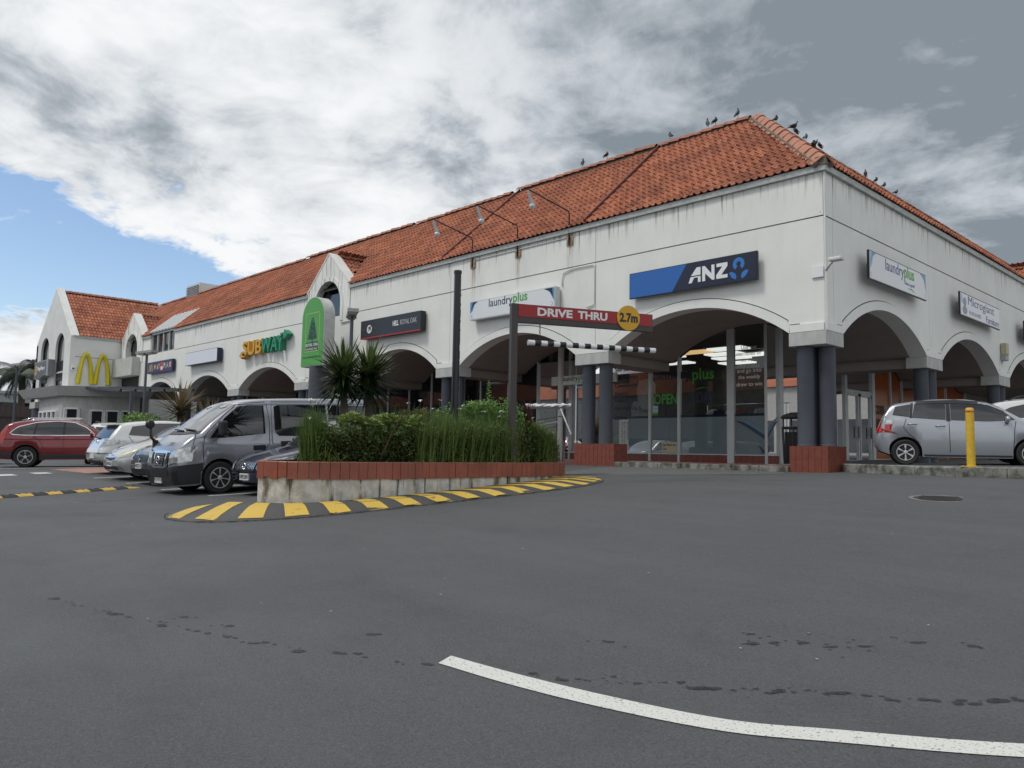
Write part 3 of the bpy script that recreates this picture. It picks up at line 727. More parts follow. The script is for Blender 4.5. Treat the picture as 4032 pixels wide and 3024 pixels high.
# ridge and hip capping tiles
def cap_tile_mesh(L=0.46, w=0.17, drop=0.11):
    m = MB(); prof = [(-w - .01, -drop - 0.02), (-w, -drop), (-0.07, 0.005), (0, 0.03), (0.07, 0.005), (w, -drop), (w + .01, -drop - 0.02)]
    a = [(u, 0.0, h + 0.035) for u, h in prof]; b2 = [(u * 0.9, L, h) for u, h in prof]; c = [(u, 0.0, h - 0.01) for u, h in prof]
    m.loft([c, a, b2], cap=False, closed=False); return m
cap_me = cap_tile_mesh().build('ridge_cap', M_cap, mesh_only=True)
hip_me = cap_tile_mesh(0.56, 0.27, 0.19).build('hip_cap', mat('hip_tile', (0.42, 0.19, 0.125), 0.8, var=0.2, vscale=3, bump=0.3), mesh_only=True)
def cap_run(me, a, b, step, name):
    a, b = Vector(a), Vector(b); d = (b - a).normalized(); n = int((b - a).length / step)
    up = Vector((0, 0, 1)); u = d.cross(up).normalized(); w = u.cross(d)
    for k in range(n):
        M = Matrix((u, d, w)).transposed().to_4x4() @ Matrix.Rotation(RND.gauss(0, 0.02), 4, 'Z'); M.translation = a + d * (k * step) + w * RND.gauss(0, 0.008)
        inst(name, me, roof, M)
cap_run(hip_me, (0.10, -0.10, ZFT + 0.13), (-3.86, 3.86, 12.24), 0.49, 'hip_cap')
for a, b, dz in ((3.9, 7.4, 0), (7.45, 14.3, 0.05), (14.3, 21, 0), (21, 31, 0.04), (31, 52.8, 0)):
    cap_run(cap_me, (-b, 3.79, 12.17 + dz), (-a, 3.79, 12.17 + dz), 0.42, 'ridge_cap')
cap_run(cap_me, (-3.79, 40, 12.17), (-3.79, 3.9, 12.17), 0.42, 'ridge_cap')
# bedding mortar below the hip caps and barge flashings at the section joints
m = MB(); m.bar((-0.10, -0.16, ZFT - 0.01), (-3.87, 3.61, 11.97), 0.10, 0.12); m.bar((0.16, 0.10, ZFT - 0.01), (-3.61, 3.87, 11.97), 0.10, 0.12); m.box(-0.13, 0.12, -0.12, 0.13, ZFT - 0.02, ZFT + 0.19); m.build('hip_mortar', M_mortar, roof)
M_barge = mat('barge_flashing', (0.12, 0.035, 0.03), 0.6)
for s in (7.38, 14.2):
    o, ux, up = slope_frame(PF, s, 0.0); MB().bar(o + Vector((0, 0, .07)), o + up * SL + Vector((0, 0, .10)), 0.05, 0.16).build('barge_flashing', M_barge, roof)

# ------------------------------------------------------------------ gabled bays
def gable_bay(P, c, hw, za, parent, win=True):
    cap_z = za
    m = MB(); ztop = 8.62; pts_o = []
    wr, wz = 1.08, 7.86                         # arched window radius and spring height
    n = 24; arc = [(c - wr * math.cos(PI * k / n), wz + wr * math.sin(PI * k / n)) for k in range(n + 1)]
    outer = []
    for k in range(n + 1):                      # matching points on the outline
        s = c - hw + 2 * hw * k / n
        outer.append((s, ztop + (za - ztop) * (1 - abs(s - c) / hw)))
    y0, y1 = -0.06, 0.40
    def slab(q):
        vs = [P(s, y0, z) for s, z in q] + [P(s, y1, z) for s, z in q]; k = len(q)
        m.add(vs, [tuple(range(k)), tuple(reversed(range(k, 2 * k)))] + [(j, k + j, k + (j + 1) % k, (j + 1) % k) for j in range(k)])
    for k in range(n): slab([arc[k], arc[k + 1], outer[k + 1], outer[k]])
    for sg in (-1, 1):
        e = c + sg * hw; w = c + sg * wr
        slab([(e, 7.0), (w, 7.0), (w, wz), (e, ztop)] if sg < 0 else [(w, 7.0), (e, 7.0), (e, ztop), (w, wz)])
    g_ = m.build('gable_wall', M_wall, parent)
    # moulding ring
    r = MB()
    for k in range(n):
        a0, a1 = PI * k / n, PI * (k + 1) / n
        q = [(c - R2 * math.cos(a), wz + R2 * math.sin(a)) for R2, a in ((wr, a0), (wr, a1), (wr + 0.2, a1), (wr + 0.2, a0))]
        vs = [P(s, y0 - 0.03, z) for s, z in q] + [P(s, y0 + 0.003, z) for s, z in q]
        r.add(vs, [(0, 1, 2, 3), (7, 6, 5, 4)] + [(j, 4 + j, 4 + (j + 1) % 4, (j + 1) % 4) for j in range(4)])
    for sg in (-1, 1): pbox(P, c + sg * wr, c + sg * (wr + 0.2), y0 - 0.03, y0 + 0.003, 7.1, wz, r)
    r.build('window_moulding', M_wall, g_)
    gl = MB(); q = [(c - wr, 7.2)] + arc + [(c + wr, 7.2)]
    gl.add([P(s, 0.28, z) for s, z in q], [tuple(range(len(q)))]); wd = gl.build('window', M_dglass, g_)
    fr = MB(); fr.ring([(s, z) for s, z in arc], [(c + (s - c) * 0.95, wz + (z - wz) * 0.95) for s, z in arc], Matrix(), 0.0) if False else None
    f2 = MB()
    for k in range(n): f2.bar(P(arc[k][0], 0.26, arc[k][1]), P(arc[k + 1][0], 0.26, arc[k + 1][1]), 0.06, 0.10)
    f2.build('window_frame', M_black, wd)
    # coping along the gable
    for sg in (-1, 1):
        MB().bar(P(c, 0.17, za + 0.03), P(c + sg * (hw + 0.04), 0.17, ztop - 0.03), 0.50, 0.07).build('gable_coping', M_wall2, g_)
    return g_
for P, par in ((PF, wall_f), (PS, wall_s)): gable_bay(P, 22.27, 1.76, 10.16, par)
gable_bay(PF, 46.75, 1.95, 10.3, wall_f)
# little tiled roofs running back from each gable to the main slope
gt = []
def gable_roof(P, c, hw, za):
    zr_, ze = za - 0.06, 8.58
    yl = (za - ZFT) / SLOPE + 0.1
    for sg in (-1, 1):
        dn = Vector(P(c + sg * hw, 0, ze) - P(c, 0, zr_)); ln = dn.length; up = -dn.normalized(); ux = (P(0, 1, 0) - P(0, 0, 0)).normalized()
        w = ux.cross(up)
        if w.z < 0: w = -w
        for i in range(12):
            for c_ in range(int(ln / TG) + 1):
                y = 0.42 + i * TW
                zt = ze + (zr_ - ze) * min(1, c_ * TG / ln)
                if zt < ZFT + (y + 0.1) * SLOPE - 0.12: continue
                gt.append((P(c + sg * hw, y, ze) + up * (c_ * TG) + w * 0.03, ux, up, w, 0, True))
        MB().add([P(c, 0.38, zr_), P(c, yl, zr_), P(c + sg * hw, 0.38, ze)], [(0, 1, 2)]).build('gable_roof_deck', M_dark, roof)
    cap_run(cap_me, P(c, 0.45, za + 0.07), P(c, yl, za + 0.07), 0.42, 'ridge_cap')
gable_roof(PF, 22.27, 1.76, 10.16); gable_roof(PS, 22.27, 1.76, 10.16); gable_roof(PF, 46.75, 1.95, 10.3)
tile_mass(gt, 'gable_tile_field', roof)

# sloping glazed bay near the far end: window strip and roof glazing bars
win = MB(); win.add([PF(39.7, 0.12, 7.35), PF(43.4, 0.12, 7.35), PF(43.4, 0.12, 8.6), PF(39.7, 0.12, 8.6)], [(0, 1, 2, 3)])
wd = win.build('strip_window', M_dglass, arcade)
for k in range(5):
    s = 39.7 + 3.7 * k / 4; MB().bar(PF(s, 0.08, 7.33), PF(s, 0.08, 8.62), 0.09, 0.10).build('mullion', M_alu, wd)
MB().bar(PF(39.65, 0.08, 7.34), PF(43.45, 0.08, 7.34), 0.12, 0.10).build('sill', M_alu, wd); MB().bar(PF(39.65, 0.05, 8.6), PF(43.45, 0.05, 8.6), 0.10, 0.10).build('head_rail', M_alu, wd)
sk = MB(); sk.add([PF(39.7, -.05, 8.64), PF(43.4, -.05, 8.64), PF(43.4, 1.4, 8.64 + 1.45 * SLOPE), PF(39.7, 1.4, 8.64 + 1.45 * SLOPE)], [(0, 1, 2, 3)])
skl = sk.build('sloped_glazing', mat('fritted_glazing', (0.07, 0.075, 0.085), 0.15), arcade)
for k in range(8):
    s = 39.7 + 3.7 * k / 7; MB().bar(PF(s, -.08, 8.70), PF(s, 1.42, 8.70 + 1.5 * SLOPE), 0.17, 0.08).build('glazing_bar', M_white, skl)
# louvred plant box standing on the roof far along the ridge
pb = thing('roof_plant_box', 'pale grey louvred ventilation box on the roof ridge', 'vent', (-46.6, 4.6, 11.3))
box('housing', (-1.1, 1.1, -0.9, 1.6, 0, 1.55), mat('plant_box', (0.55, 0.56, 0.55), 0.6), pb)
for k in range(9): MB().bar((-1.0, -0.94, 0.5 + k * 0.11), (1.0, -0.94, 0.5 + k * 0.11), 0.09, 0.05).build('louvre', M_galv, pb)

# ------------------------------------------------------------------ shop fronts behind the arcade
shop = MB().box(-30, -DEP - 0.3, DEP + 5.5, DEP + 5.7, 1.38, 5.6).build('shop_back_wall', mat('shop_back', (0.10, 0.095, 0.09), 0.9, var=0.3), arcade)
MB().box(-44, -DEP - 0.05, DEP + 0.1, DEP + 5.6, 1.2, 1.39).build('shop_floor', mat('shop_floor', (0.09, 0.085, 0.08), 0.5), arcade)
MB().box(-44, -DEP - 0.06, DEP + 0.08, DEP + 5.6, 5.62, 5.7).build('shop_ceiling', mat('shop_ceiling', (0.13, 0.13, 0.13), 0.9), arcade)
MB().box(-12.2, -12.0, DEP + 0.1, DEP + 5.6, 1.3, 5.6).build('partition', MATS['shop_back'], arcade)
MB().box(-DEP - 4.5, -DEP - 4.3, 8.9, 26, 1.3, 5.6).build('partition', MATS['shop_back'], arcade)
M_frost = mat('frosted_film', (0.55, 0.62, 0.66), 0.25, var=0.12, vscale=1.2)
M_frost.node_tree.nodes['Principled BSDF'].inputs['Alpha'].default_value = 0.80
M_band = mat('navy_film', (0.006, 0.009, 0.05), 0.3)
def shop_pane(P, s0, s1, arches, sill=1.66, film=True, glass=None, nm='shop_window', top=None):
    n = max(2, int((s1 - s0) * 8)); ss = [s0 + (s1 - s0) * k / n for k in range(n + 1)]
    tops = [min(archz(s, arches) + 0.02, top or 9) for s in ss]
    m = MB().loft([[P(s, DEP, sill), P(s, DEP, z)] for s, z in zip(ss, tops)], cap=False, closed=False)
    w = m.build(nm, glass or M_glass, arcade)
    if film:
        MB().loft([[P(s, DEP + 0.012, sill), P(s, DEP + 0.012, 2.80)] for s in (s0, s1)], cap=False, closed=False).build('frosted_film', M_frost, w)
        MB().loft([[P(s, DEP + 0.010, 2.80), P(s, DEP + 0.010, 2.88)] for s in (s0, s1)], cap=False, closed=False).build('film_stripe', M_band, w)
    if sill < 1.9:
        k = max(1, int((s1 - s0) / 0.2)); tw = (s1 - s0) / k
        for i in range(k): pbox(P, s0 + i * tw + 0.004, s0 + (i + 1) * tw - 0.004, DEP - 0.01, DEP + 0.06, 1.40, sill - 0.03).build('tile', M_redtile, w)
        pbox(P, s0, s1, DEP - 0.03, DEP + 0.06, sill - 0.03, sill).build('sill', M_alu, w)
    hd = MB()
    for i in range(n): hd.bar(P(ss[i], DEP, tops[i] - 0.02), P(ss[i + 1], DEP, tops[i + 1] - 0.02), 0.06, 0.05)
    hd.build('head_frame', M_black, w)
    return w
def mullion(P, s, w, arches, nm='mullion', m_=None, z0=1.40):
    return pbox(P, s - w / 2, s + w / 2, DEP - 0.06, DEP + 0.08, z0, archz(s, arches) + 0.02).build(nm, m_ or M_alu, arcade)
P1 = shop_pane(PF, 3.36, 4.36, FRONT); P2 = shop_pane(PF, 4.60, 6.30, FRONT); P3 = shop_pane(PF, 6.36, 7.42, FRONT); P4 = shop_pane(PF, 7.5, 9.3, FRONT)
mullion(PF, 4.48, 0.22, FRONT, 'pilaster'); mullion(PF, 6.33, 0.08, FRONT); mullion(PF, 7.46, 0.08, FRONT); mullion(PF, 9.34, 0.08, FRONT)
MB().box(-DEP - 0.03, -DEP + 0.03, DEP - 0.03, DEP + 0.03, 1.4, 5.5).build('corner_mullion', M_alu, arcade)
Q1 = shop_pane(PS, 3.38, 4.05, SIDE); Q2 = shop_pane(PS, 4.30, 6.6, SIDE); Q3 = shop_pane(PS, 6.7, 8.6, SIDE)
mullion(PS, 4.17, 0.24, SIDE, 'pilaster'); mullion(PS, 6.65, 0.08, SIDE); mullion(PS, 8.68, 0.16, SIDE, 'pilaster'); mullion(PS, 10.95, 0.24, SIDE, 'pilaster')
# glazed entrance in the side arcade
MB().loft([[PS(s, DEP, 3.95), PS(s, DEP, archz(s, SIDE))] for s in (8.78, 9.3, 9.9, 10.4, 10.82)], cap=False, closed=False).build('fanlight', M_glass, arcade)
pbox(PS, 8.76, 10.83, DEP - 0.04, DEP + 0.06, 3.84, 3.95).build('transom', M_alu, arcade)
for a, b in ((8.80, 9.76), (9.84, 10.80)):
    d_ = MB().loft([[PS(s, DEP + 0.02, 1.42), PS(s, DEP + 0.02, 3.84)] for s in (a, b)], cap=False, closed=False).build('glass_door', M_glass, arcade)
    fr = MB()
    for s in (a + 0.04, b - 0.04): fr.bar(PS(s, DEP, 1.42), PS(s, DEP, 3.84), 0.08, 0.06)
    for z in (1.5, 3.80): fr.bar(PS(a, DEP, z), PS(b, DEP, z), 0.06, 0.09)
    fr.build('door_frame', M_alu, d_)
    MB().bar(PS(b - 0.14, DEP - 0.06, 2.3), PS(b - 0.14, DEP - 0.06, 2.7), 0.03, 0.03).build('handle', M_black, d_)
# orange covered shop front further along the side
M_orange = mat('orange_film', (0.34, 0.085, 0.02), 0.18, var=0.2, vscale=1.5)
for a, b in ((11.1, 12.5), (12.6, 13.6), (13.7, 16), (16.1, 18.5), (18.6, 21)):
    w = shop_pane(PS, a, b, SIDE, 1.6, False, M_orange, 'covered_window'); mullion(PS, b + 0.05, 0.09, SIDE)
for k_, tx in enumerate(('CORE', 'LAUNDRY')): text(tx, frame(PS(11.2, DEP - 0.012, 3.2 - 0.5 * k_), (0, 1, 0), (0, 0, 1)), (0.8, 1.2)[k_], 0.34, M_black, arcade, 'window_lettering', bold=0.03)
for (a, b, z0, z1) in ((12.0, 12.45, 2.9, 3.55), (12.62, 12.95, 2.9, 3.55), (12.0, 12.45, 2.2, 2.8)):
    pbox(PS, a, b, DEP - 0.014, DEP - 0.006, z0, z1).build('paper_notice', mat('paper_pale', (0.45, 0.30, 0.24), 0.8), arcade)
# dark glazing left of the laundry
k = 9.42
while k < 43.8:
    e_ = min(k + 1.55, 43.9)
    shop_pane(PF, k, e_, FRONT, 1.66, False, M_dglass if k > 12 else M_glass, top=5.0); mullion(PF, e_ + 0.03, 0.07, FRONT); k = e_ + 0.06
# arcade-width corner poles of pale render seen behind the columns
for s in (11.15, 16.6, 26.5, 29.0, 34.0):
    m = lathe([(0.11, 1.2), (0.11, 5.4)], 16, c=(-s, DEP - 0.35, 0)); m.build('slim_post', M_wall2, arcade, smooth='auto')
# ceiling light panels inside the laundry (they are switched on)
M_lamp = mat('light_panel', (1.0, 0.98, 0.92), 0.5, emit=0.85)
M_lampw = mat('light_panel_warm', (1.0, 0.62, 0.28), 0.5, emit=0.7)
for i, (s, y) in enumerate(((5.2, 4.4), (6.6, 4.5), (8.0, 5.0), (5.0, 6.2), (6.4, 6.6), (8.8, 6.8), (4.4, 7.8), (7.0, 8.0), (10.2, 6.0), (6.0, 5.5))):
    l = thing('ceiling_light', 'lit warm orange ceiling panel in the corner shop' if i == 1 else 'lit white ceiling panel of the corner shop, %s' % ('front right', '', 'front left by the service list', 'second row right', 'second row middle', 'second row left', 'back right', 'back middle', 'far left', 'centre, lowest seen')[i], 'light', (-s, y, 5.0), 0, 'ceiling panels inside the corner shop')
    MB().box(-0.62, 0.62, -0.3, 0.3, 0.0, 0.05).build('diffuser', M_lampw if i == 1 else M_lamp, l)
    MB().box(-0.65, 0.65, -0.33, 0.33, 0.052, 0.09).build('tray', M_galv, l); MB().bar((0, 0, 0.08), (0, 0, 0.63), 0.02).build('hanger', M_galv, l)
# ------------------------------------------------------------------ gabled wing at the far end
wing = thing('gabled_wing', 'white gabled end wing with twin arched windows and tile roof', 'building', (0, 0, 0))
XW, XL, YG = -48.9, -57.3, -3.15
XC = (XW + XL) / 2
m = MB().box(XW - 0.4, XW + 0.006, YG + 0.02, 0.5, 4.6, ZG - 0.0); wl_ = m.build('wing_side_wall', M_wall2, wing)
MB().box(XW - 0.4, XW + 0.012, YG + 0.02, 0.5, ZG + 0.03, 8.62).build('wall_panel', M_wall2, wl_)
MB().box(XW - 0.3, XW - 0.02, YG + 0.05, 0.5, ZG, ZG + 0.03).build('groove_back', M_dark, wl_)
MB().box(XW - 0.1, XW + 0.10, YG + 0.3, 0.5, 8.60, 8.76).build('fascia', M_fascia, wl_)
MB().box(XL, XL + 0.4, YG, 10, 1, 8.7).build('wing_far_wall', M_wall2, wing)
# front gable with two tall arched openings
gm = MB(); cs = (-51.33, -55.0); wr, wz, zb = 1.05, 8.05, 4.9
def gslab(q):
    k = len(q); vs = [(x, YG, z) for x, z in q] + [(x, YG + 0.32, z) for x, z in q]
    gm.add(vs, [tuple(range(k)), tuple(reversed(range(k, 2 * k)))] + [(j, k + j, k + (j + 1) % k, (j + 1) % k) for j in range(k)])
def ztop_(x): return 8.75 + (12.4 - 8.75) * (1 - abs(x - XC) / (XW - XC))
xs = [XL, cs[1] - wr, cs[1] + wr, cs[0] - wr, cs[0] + wr, XW]
for a, b in ((0, 1), (2, 3), (4, 5)):
    q = [(xs[a], 4.6), (xs[b], 4.6), (xs[b], ztop_(xs[b]))]
    if xs[a] < XC < xs[b]: q.append((XC, 12.4))
    gslab(q + [(xs[a], ztop_(xs[a]))])
for c in cs:
    for k in range(16):
        a0, a1 = PI * k / 16, PI * (k + 1) / 16
        x0, x1 = c - wr * math.cos(a0), c - wr * math.cos(a1)
        gslab([(x0, wz + wr * math.sin(a0)), (x1, wz + wr * math.sin(a1)), (x1, ztop_(x1)), (x0, ztop_(x0))])
gw = gm.build('gable_wall', M_wall2, wing)
for c in cs:
    q = [(c - wr, zb)] + [(c - wr * math.cos(PI * k / 16), wz + wr * math.sin(PI * k / 16)) for k in range(17)] + [(c + wr, zb)]
    w = MB().add([(x, YG + 0.20, z) for x, z in q], [tuple(range(len(q)))]).build('arched_window', M_dglass, gw)
    f2 = MB()
    for k in range(len(q) - 1): f2.bar((q[k][0], YG + 0.18, q[k][1]), (q[k + 1][0], YG + 0.18, q[k + 1][1]), 0.08, 0.12)
    f2.build('window_frame', M_black, w); MB().bar((c - wr, YG + 0.15, 6.45), (c + wr, YG + 0.15, 6.45), 0.12, 0.12).build('transom', M_alu, w)
    MB().box(c - wr, c + wr, YG + 0.12, YG + 0.19, 5.9, 7.2).build('spandrel', M_black, w)
for sg in (-1, 1): MB().bar((XC, YG + 0.28, 12.42), (XC + sg * (XW - XC + 0.1), YG + 0.28, 8.70), 0.36, 0.14).build('gable_coping', M_wall2, gw)
for c in (XL + 0.45, (cs[0] + cs[1]) / 2, XW - 0.55):
    MB().box(c - 0.75, c + 0.75, YG - 0.15, YG + 0.7, 4.15, 4.6).build('column_cap', M_conc, wing)
    lathe([(0.45, 0.8), (0.45, 4.15)], 20, c=(c, YG + 0.3, 0)).build('column', M_column, wing, smooth='auto')
# tiled slope facing the car park and its ridge
wroof = MB().add([(XW + 0.05, YG + 0.5, 8.72), (XW + 0.05, 2.2, 8.72), (XC, 3.8, 12.2), (XC, YG + 0.5, 12.2)], [(0, 1, 2, 3)]).build('wing_roof', M_dark, wing)
up = Vector((XC - XW - 0.05, 0, 12.2 - 8.72)); ln = up.length; up.normalize(); ux = Vector((0, 1, 0)); w_ = ux.cross(up); w_ = -w_ if w_.z < 0 else w_
wt = []
for i in range(34):
    for c in range(int(ln / TG)):
        y = YG + 0.62 + i * TW; z = 8.72 + (12.2 - 8.72) * c * TG / ln
        if y > -0.1 and z < ZFT + (y + 0.05) * SLOPE: continue
        wt.append((Vector((XW + 0.10, y, 8.72)) + up * (c * TG) + w_ * 0.02, ux, up, w_, 0, True))
tile_mass(wt, 'tile_field', wroof)
def wcap(a, b):
    a, b = Vector(a), Vector(b); d = (b - a).normalized(); u = d.cross(Vector((0, 0, 1))).normalized(); w = u.cross(d)
    for k in range(int((b - a).length / 0.42)):
        M = Matrix((u, d, w)).transposed().to_4x4(); M.translation = a + d * 0.42 * k; inst('ridge_cap', cap_me, wroof, M)
wcap((XC, 3.7, 12.3), (XC, YG + 0.55, 12.3))
# boxed balcony under the second gable and dark recess below it
box('balcony_box', (-49.0, -45.1, -0.55, 0.1, 6.12, 7.30), M_conc, wing, bevel=0.02)
box('recess', (-48.88, -45.3, 0.12, 0.5, 1, 6.1), M_dark, wing)
box('pier', (-45.2, -44.4, -0.02, 0.4, 1.0, 7.0), M_wall2, wing)
# entrance porch with bevelled fascia and glass-bar canopy
porch = thing('entrance_porch', 'grey porch with angled fascia and white framed windows below the yellow arches', 'porch', (0, 0, 0))
pl = [(-53.5, -4.6), (-46.3, -4.3), (-43.2, -0.2), (-49.5, -0.2)]
m = MB().loft([[(x, y, 4.62) for x, y in pl], [(-54.0, -4.9, 5.2), (-46.1, -4.6, 5.2), (-42.7, -0.1, 5.2), (-49.5, -0.1, 5.2)]]); m.build('canopy_fascia', mat('porch_grey', (0.48, 0.485, 0.475), 0.6, var=0.1), porch)
pw = [(-51.5, -4.1), (-46.5, -4.0), (-43.9, -0.3), (-49.5, -0.3)]
MB().loft([[(x, y, 0.8) for x, y in pw], [(x, y, 4.62) for x, y in pw]]).build('porch_wall', M_conc, porch)
def wwin(p, q, z0, z1, n, nm):
    p, q = Vector((*p, 0)), Vector((*q, 0)); d = (q - p); nn = Vector((d.y, -d.x, 0)).normalized()
    for k in range(n):
        a, b = p + d * ((k + 0.08) / n), p + d * ((k + 0.92) / n); o = nn * 0.05
        g_ = MB().add([a + o + Vector((0, 0, z0)), b + o + Vector((0, 0, z0)), b + o + Vector((0, 0, z1)), a + o + Vector((0, 0, z1))], [(0, 1, 2, 3)]).build(nm, M_dglass, porch)
        f3 = MB(); c4 = [a + o * 1.4 + Vector((0, 0, z0)), b + o * 1.4 + Vector((0, 0, z0)), b + o * 1.4 + Vector((0, 0, z1)), a + o * 1.4 + Vector((0, 0, z1))]
        for i in range(4): f3.bar(c4[i], c4[(i + 1) % 4], 0.16, 0.10)
        f3.build('window_frame', M_white, g_)
wwin((-51.0, -4.1), (-47.3, -4.02), 1.2, 3.7, 4, 'window'); wwin((-45.6, -2.7), (-44.0, -0.45), 2.2, 3.75, 3, 'window')
wwin((-46.4, -3.9), (-45.9, -3.15), 1.2, 3.85, 1, 'door')
gc = thing('glass_canopy', 'glazed canopy with dark sloping bars beside the porch', 'canopy', (0, 0, 0))
A_, B_, C_, D_ = Vector((-46.0, -3.0, 5.12)), Vector((-44.3, -0.3, 5.25)), Vector((-34.0, -1.0, 4.55)), Vector((-36.0, -4.0, 4.45))
MB().add([A_, B_, C_, D_], [(0, 1, 2, 3)]).build('glazing', mat('canopy_glazing', (0.30, 0.33, 0.35), 0.15), gc)
for k in range(6):
    u = k / 5; MB().bar(A_.lerp(B_, u) + Vector((0, 0, .05)), D_.lerp(C_, u) + Vector((0, 0, .05)), 0.12, 0.14).build('canopy_bar', M_black, gc)
for q in (D_.lerp(C_, 0.15), D_.lerp(C_, 0.85)): MB().bar((q.x, q.y, 0.7), (q.x, q.y, q.z), 0.14).build('canopy_post', M_column, gc)
cm_ = thing('security_camera', 'small white camera box on the wall beside the yellow arches', 'camera', (XW + 0.1, -2.94, 6.45)); box('housing', (-0.1, 0.06, -0.1, 0.1, 0, 0.32), M_white, cm_, bevel=0.02); box('lens_window', (0.061, 0.07, -0.06, 0.06, 0.05, 0.15), M_black, cm_)
# ------------------------------------------------------------------ background beyond the car park
fence = thing('timber_fence', 'tall dark brown board fence left of the gabled wing', 'fence', (0, 0, 0))
for k in range(46):
    x = -60.5 - 0.03 * k; y = 9.5 - k * 0.52
    box('board', (-69.2 + 0.02 * RND.random(), -69.1, y - 0.5, y, 0.6, 4.75 + 0.06 * RND.random()), M_wood, fence)
MB().bar((-69.0, -14, 3.9), (-69.0, 9.5, 3.9), 0.08, 0.12).build('rail', M_wood, fence)
bb = thing('grey_warehouse', 'low grey building showing above the dark fence', 'building', (-92, -6, 0))
box('wall', (-6, 2, -14, 22, 0, 6.9), mat('warehouse_grey', (0.36, 0.38, 0.39), 0.8, var=0.1), bb); box('parapet', (-6.2, 2.2, -14.2, 9, 6.9, 7.2), M_conc, bb); box('window', (2.002, 2.05, 4, 14, 5.2, 6.0), M_dglass, bb)
bb = thing('white_building', 'pale building edge at the far left behind the fence', 'building', (-92, -20, 0))
box('wall', (-6, 2, -10, 4.6, 0, 8.6), M_wall2, bb); box('parapet', (-6.2, 2.2, -10.2, 4.8, 8.6, 8.9), M_conc, bb)
# ------------------------------------------------------------------ signs on the walls
def fx(s, z, y=0.0): return frame((-s, y, z), (1, 0, 0), (0, 0, 1))       # on the front: u runs to the right, w towards the car park
def sx(s, z, x=0.0): return frame((x, s, z), (0, 1, 0), (0, 0, 1))        # on the side wall
def rect(u0, v0, u1, v1): return [(u0, v0), (u1, v0), (u1, v1), (u0, v1)]
def lightbox(name, label, F, w, h, d, face, case, edge=0.03, gap=0.05):
    t = thing(name, label, 'sign', F.translation)
    L = Matrix.Translation(-F.translation) @ F
    MB().prism(rect(0, 0, w, h), L @ Matrix.Translation((0, 0, gap)), d).build('cabinet', case, t)
    MB().prism(rect(edge, edge, w - edge, h - edge), L @ Matrix.Translation((0, 0, gap + d)), 0.006).build('face', face, t)
    for u in (0.15 * w, 0.85 * w): MB().prism(rect(u - 0.05, h * 0.3, u + 0.05, h * 0.7), L @ Matrix.Translation((0, 0, -0.02)), gap + 0.03).build('bracket', M_galv, t)
    return t, L @ Matrix.Translation((0, 0, gap + d + 0.006))
def shp(poly, L, m, t, name, th=0.004, dz=0.0): return MB().prism(poly, L @ Matrix.Translation((0, 0, dz)), th).build(name, m, t)
def circ(cx_, cy_, rx, ry=None, n=28, a0=0, a1=2 * PI):
    ry = ry or rx; k = n if abs(a1 - a0 - 2 * PI) < 1e-6 else n + 1
    return [(cx_ + rx * math.cos(a0 + (a1 - a0) * i / n), cy_ + ry * math.sin(a0 + (a1 - a0) * i / n)) for i in range(k)]
def arcband(cx_, cy_, r0, r1, a0, a1, n=20): return circ(cx_, cy_, r1, None, n, a0, a1) + list(reversed(circ(cx_, cy_, r0, None, n, a0, a1)))
M_anz = mat('bank_navy', (0.006, 0.011, 0.035), 0.3); M_anzb = mat('bank_blue', (0.018, 0.12, 0.42), 0.3); M_lb = mat('bank_light_blue', (0.03, 0.18, 0.52), 0.35)
M_lightface = mat('sign_white', (0.72, 0.74, 0.76), 0.35); M_swirl = mat('swirl_blue', (0.10, 0.28, 0.48), 0.4); M_swirl2 = mat('swirl_pale', (0.36, 0.50, 0.64), 0.4)
M_lav = mat('lavender_ink', (0.30, 0.29, 0.42), 0.5)
# bank sign
t, L = lightbox('bank_sign', 'navy and bright blue bank sign above the corner arch', fx(5.60, 6.00), 3.98, 0.73, 0.07, M_anz, M_black, 0.02, 0.13)
shp([(0.02, 0.02), (1.46, 0.02), (1.92, 0.71), (0.02, 0.71)], L, M_anzb, t, 'blue_panel')
x0, y0, h = 1.98, 0.17, 0.40
shp([(x0, y0), (x0 + .10, y0), (x0 + .17, y0 + .13), (x0 + .29, y0 + .13), (x0 + .29, y0), (x0 + .37, y0), (x0 + .37, y0 + .16), (x0 + .06, y0 + .16)], L, M_white, t, 'lettering')
shp([(x0 + .075, y0 + .19), (x0 + .37, y0 + .19), (x0 + .37, y0 + h), (x0 + .25, y0 + h)], L, M_white, t, 'lettering')
shp([(x0 + .42, y0), (x0 + .51, y0), (x0 + .51, y0 + .20), (x0 + .72, y0), (x0 + .79, y0), (x0 + .79, y0 + h), (x0 + .70, y0 + h), (x0 + .70, y0 + .17), (x0 + .50, y0 + h), (x0 + .42, y0 + h)], L, M_white, t, 'lettering')
shp([(x0 + .84, y0), (x0 + 1.17, y0), (x0 + 1.17, y0 + .09), (x0 + .99, y0 + .09), (x0 + 1.17, y0 + .30), (x0 + 1.17, y0 + h), (x0 + .85, y0 + h), (x0 + .85, y0 + .31), (x0 + 1.02, y0 + .31), (x0 + .84, y0 + .10)], L, M_white, t, 'lettering')
cx_ = x0 + 1.49
shp(arcband(cx_, y0 + .30, 0.065, 0.165, R_(-55), R_(235)), L, M_lb, t, 'emblem')
shp([(cx_ - .28, y0 + .10), (cx_ - .20, y0 + .12), (cx_ - .10, y0 + .07), (cx_ - .06, y0 - .02), (cx_ - .09, y0 - .09), (cx_ - .2, y0 - .03)], L, M_lb, t, 'emblem')
shp([(cx_ + .28, y0 + .10), (cx_ + .20, y0 + .12), (cx_ + .10, y0 + .07), (cx_ + .06, y0 - .02), (cx_ + .09, y0 - .09), (cx_ + .2, y0 - .03)], L, M_lb, t, 'emblem')
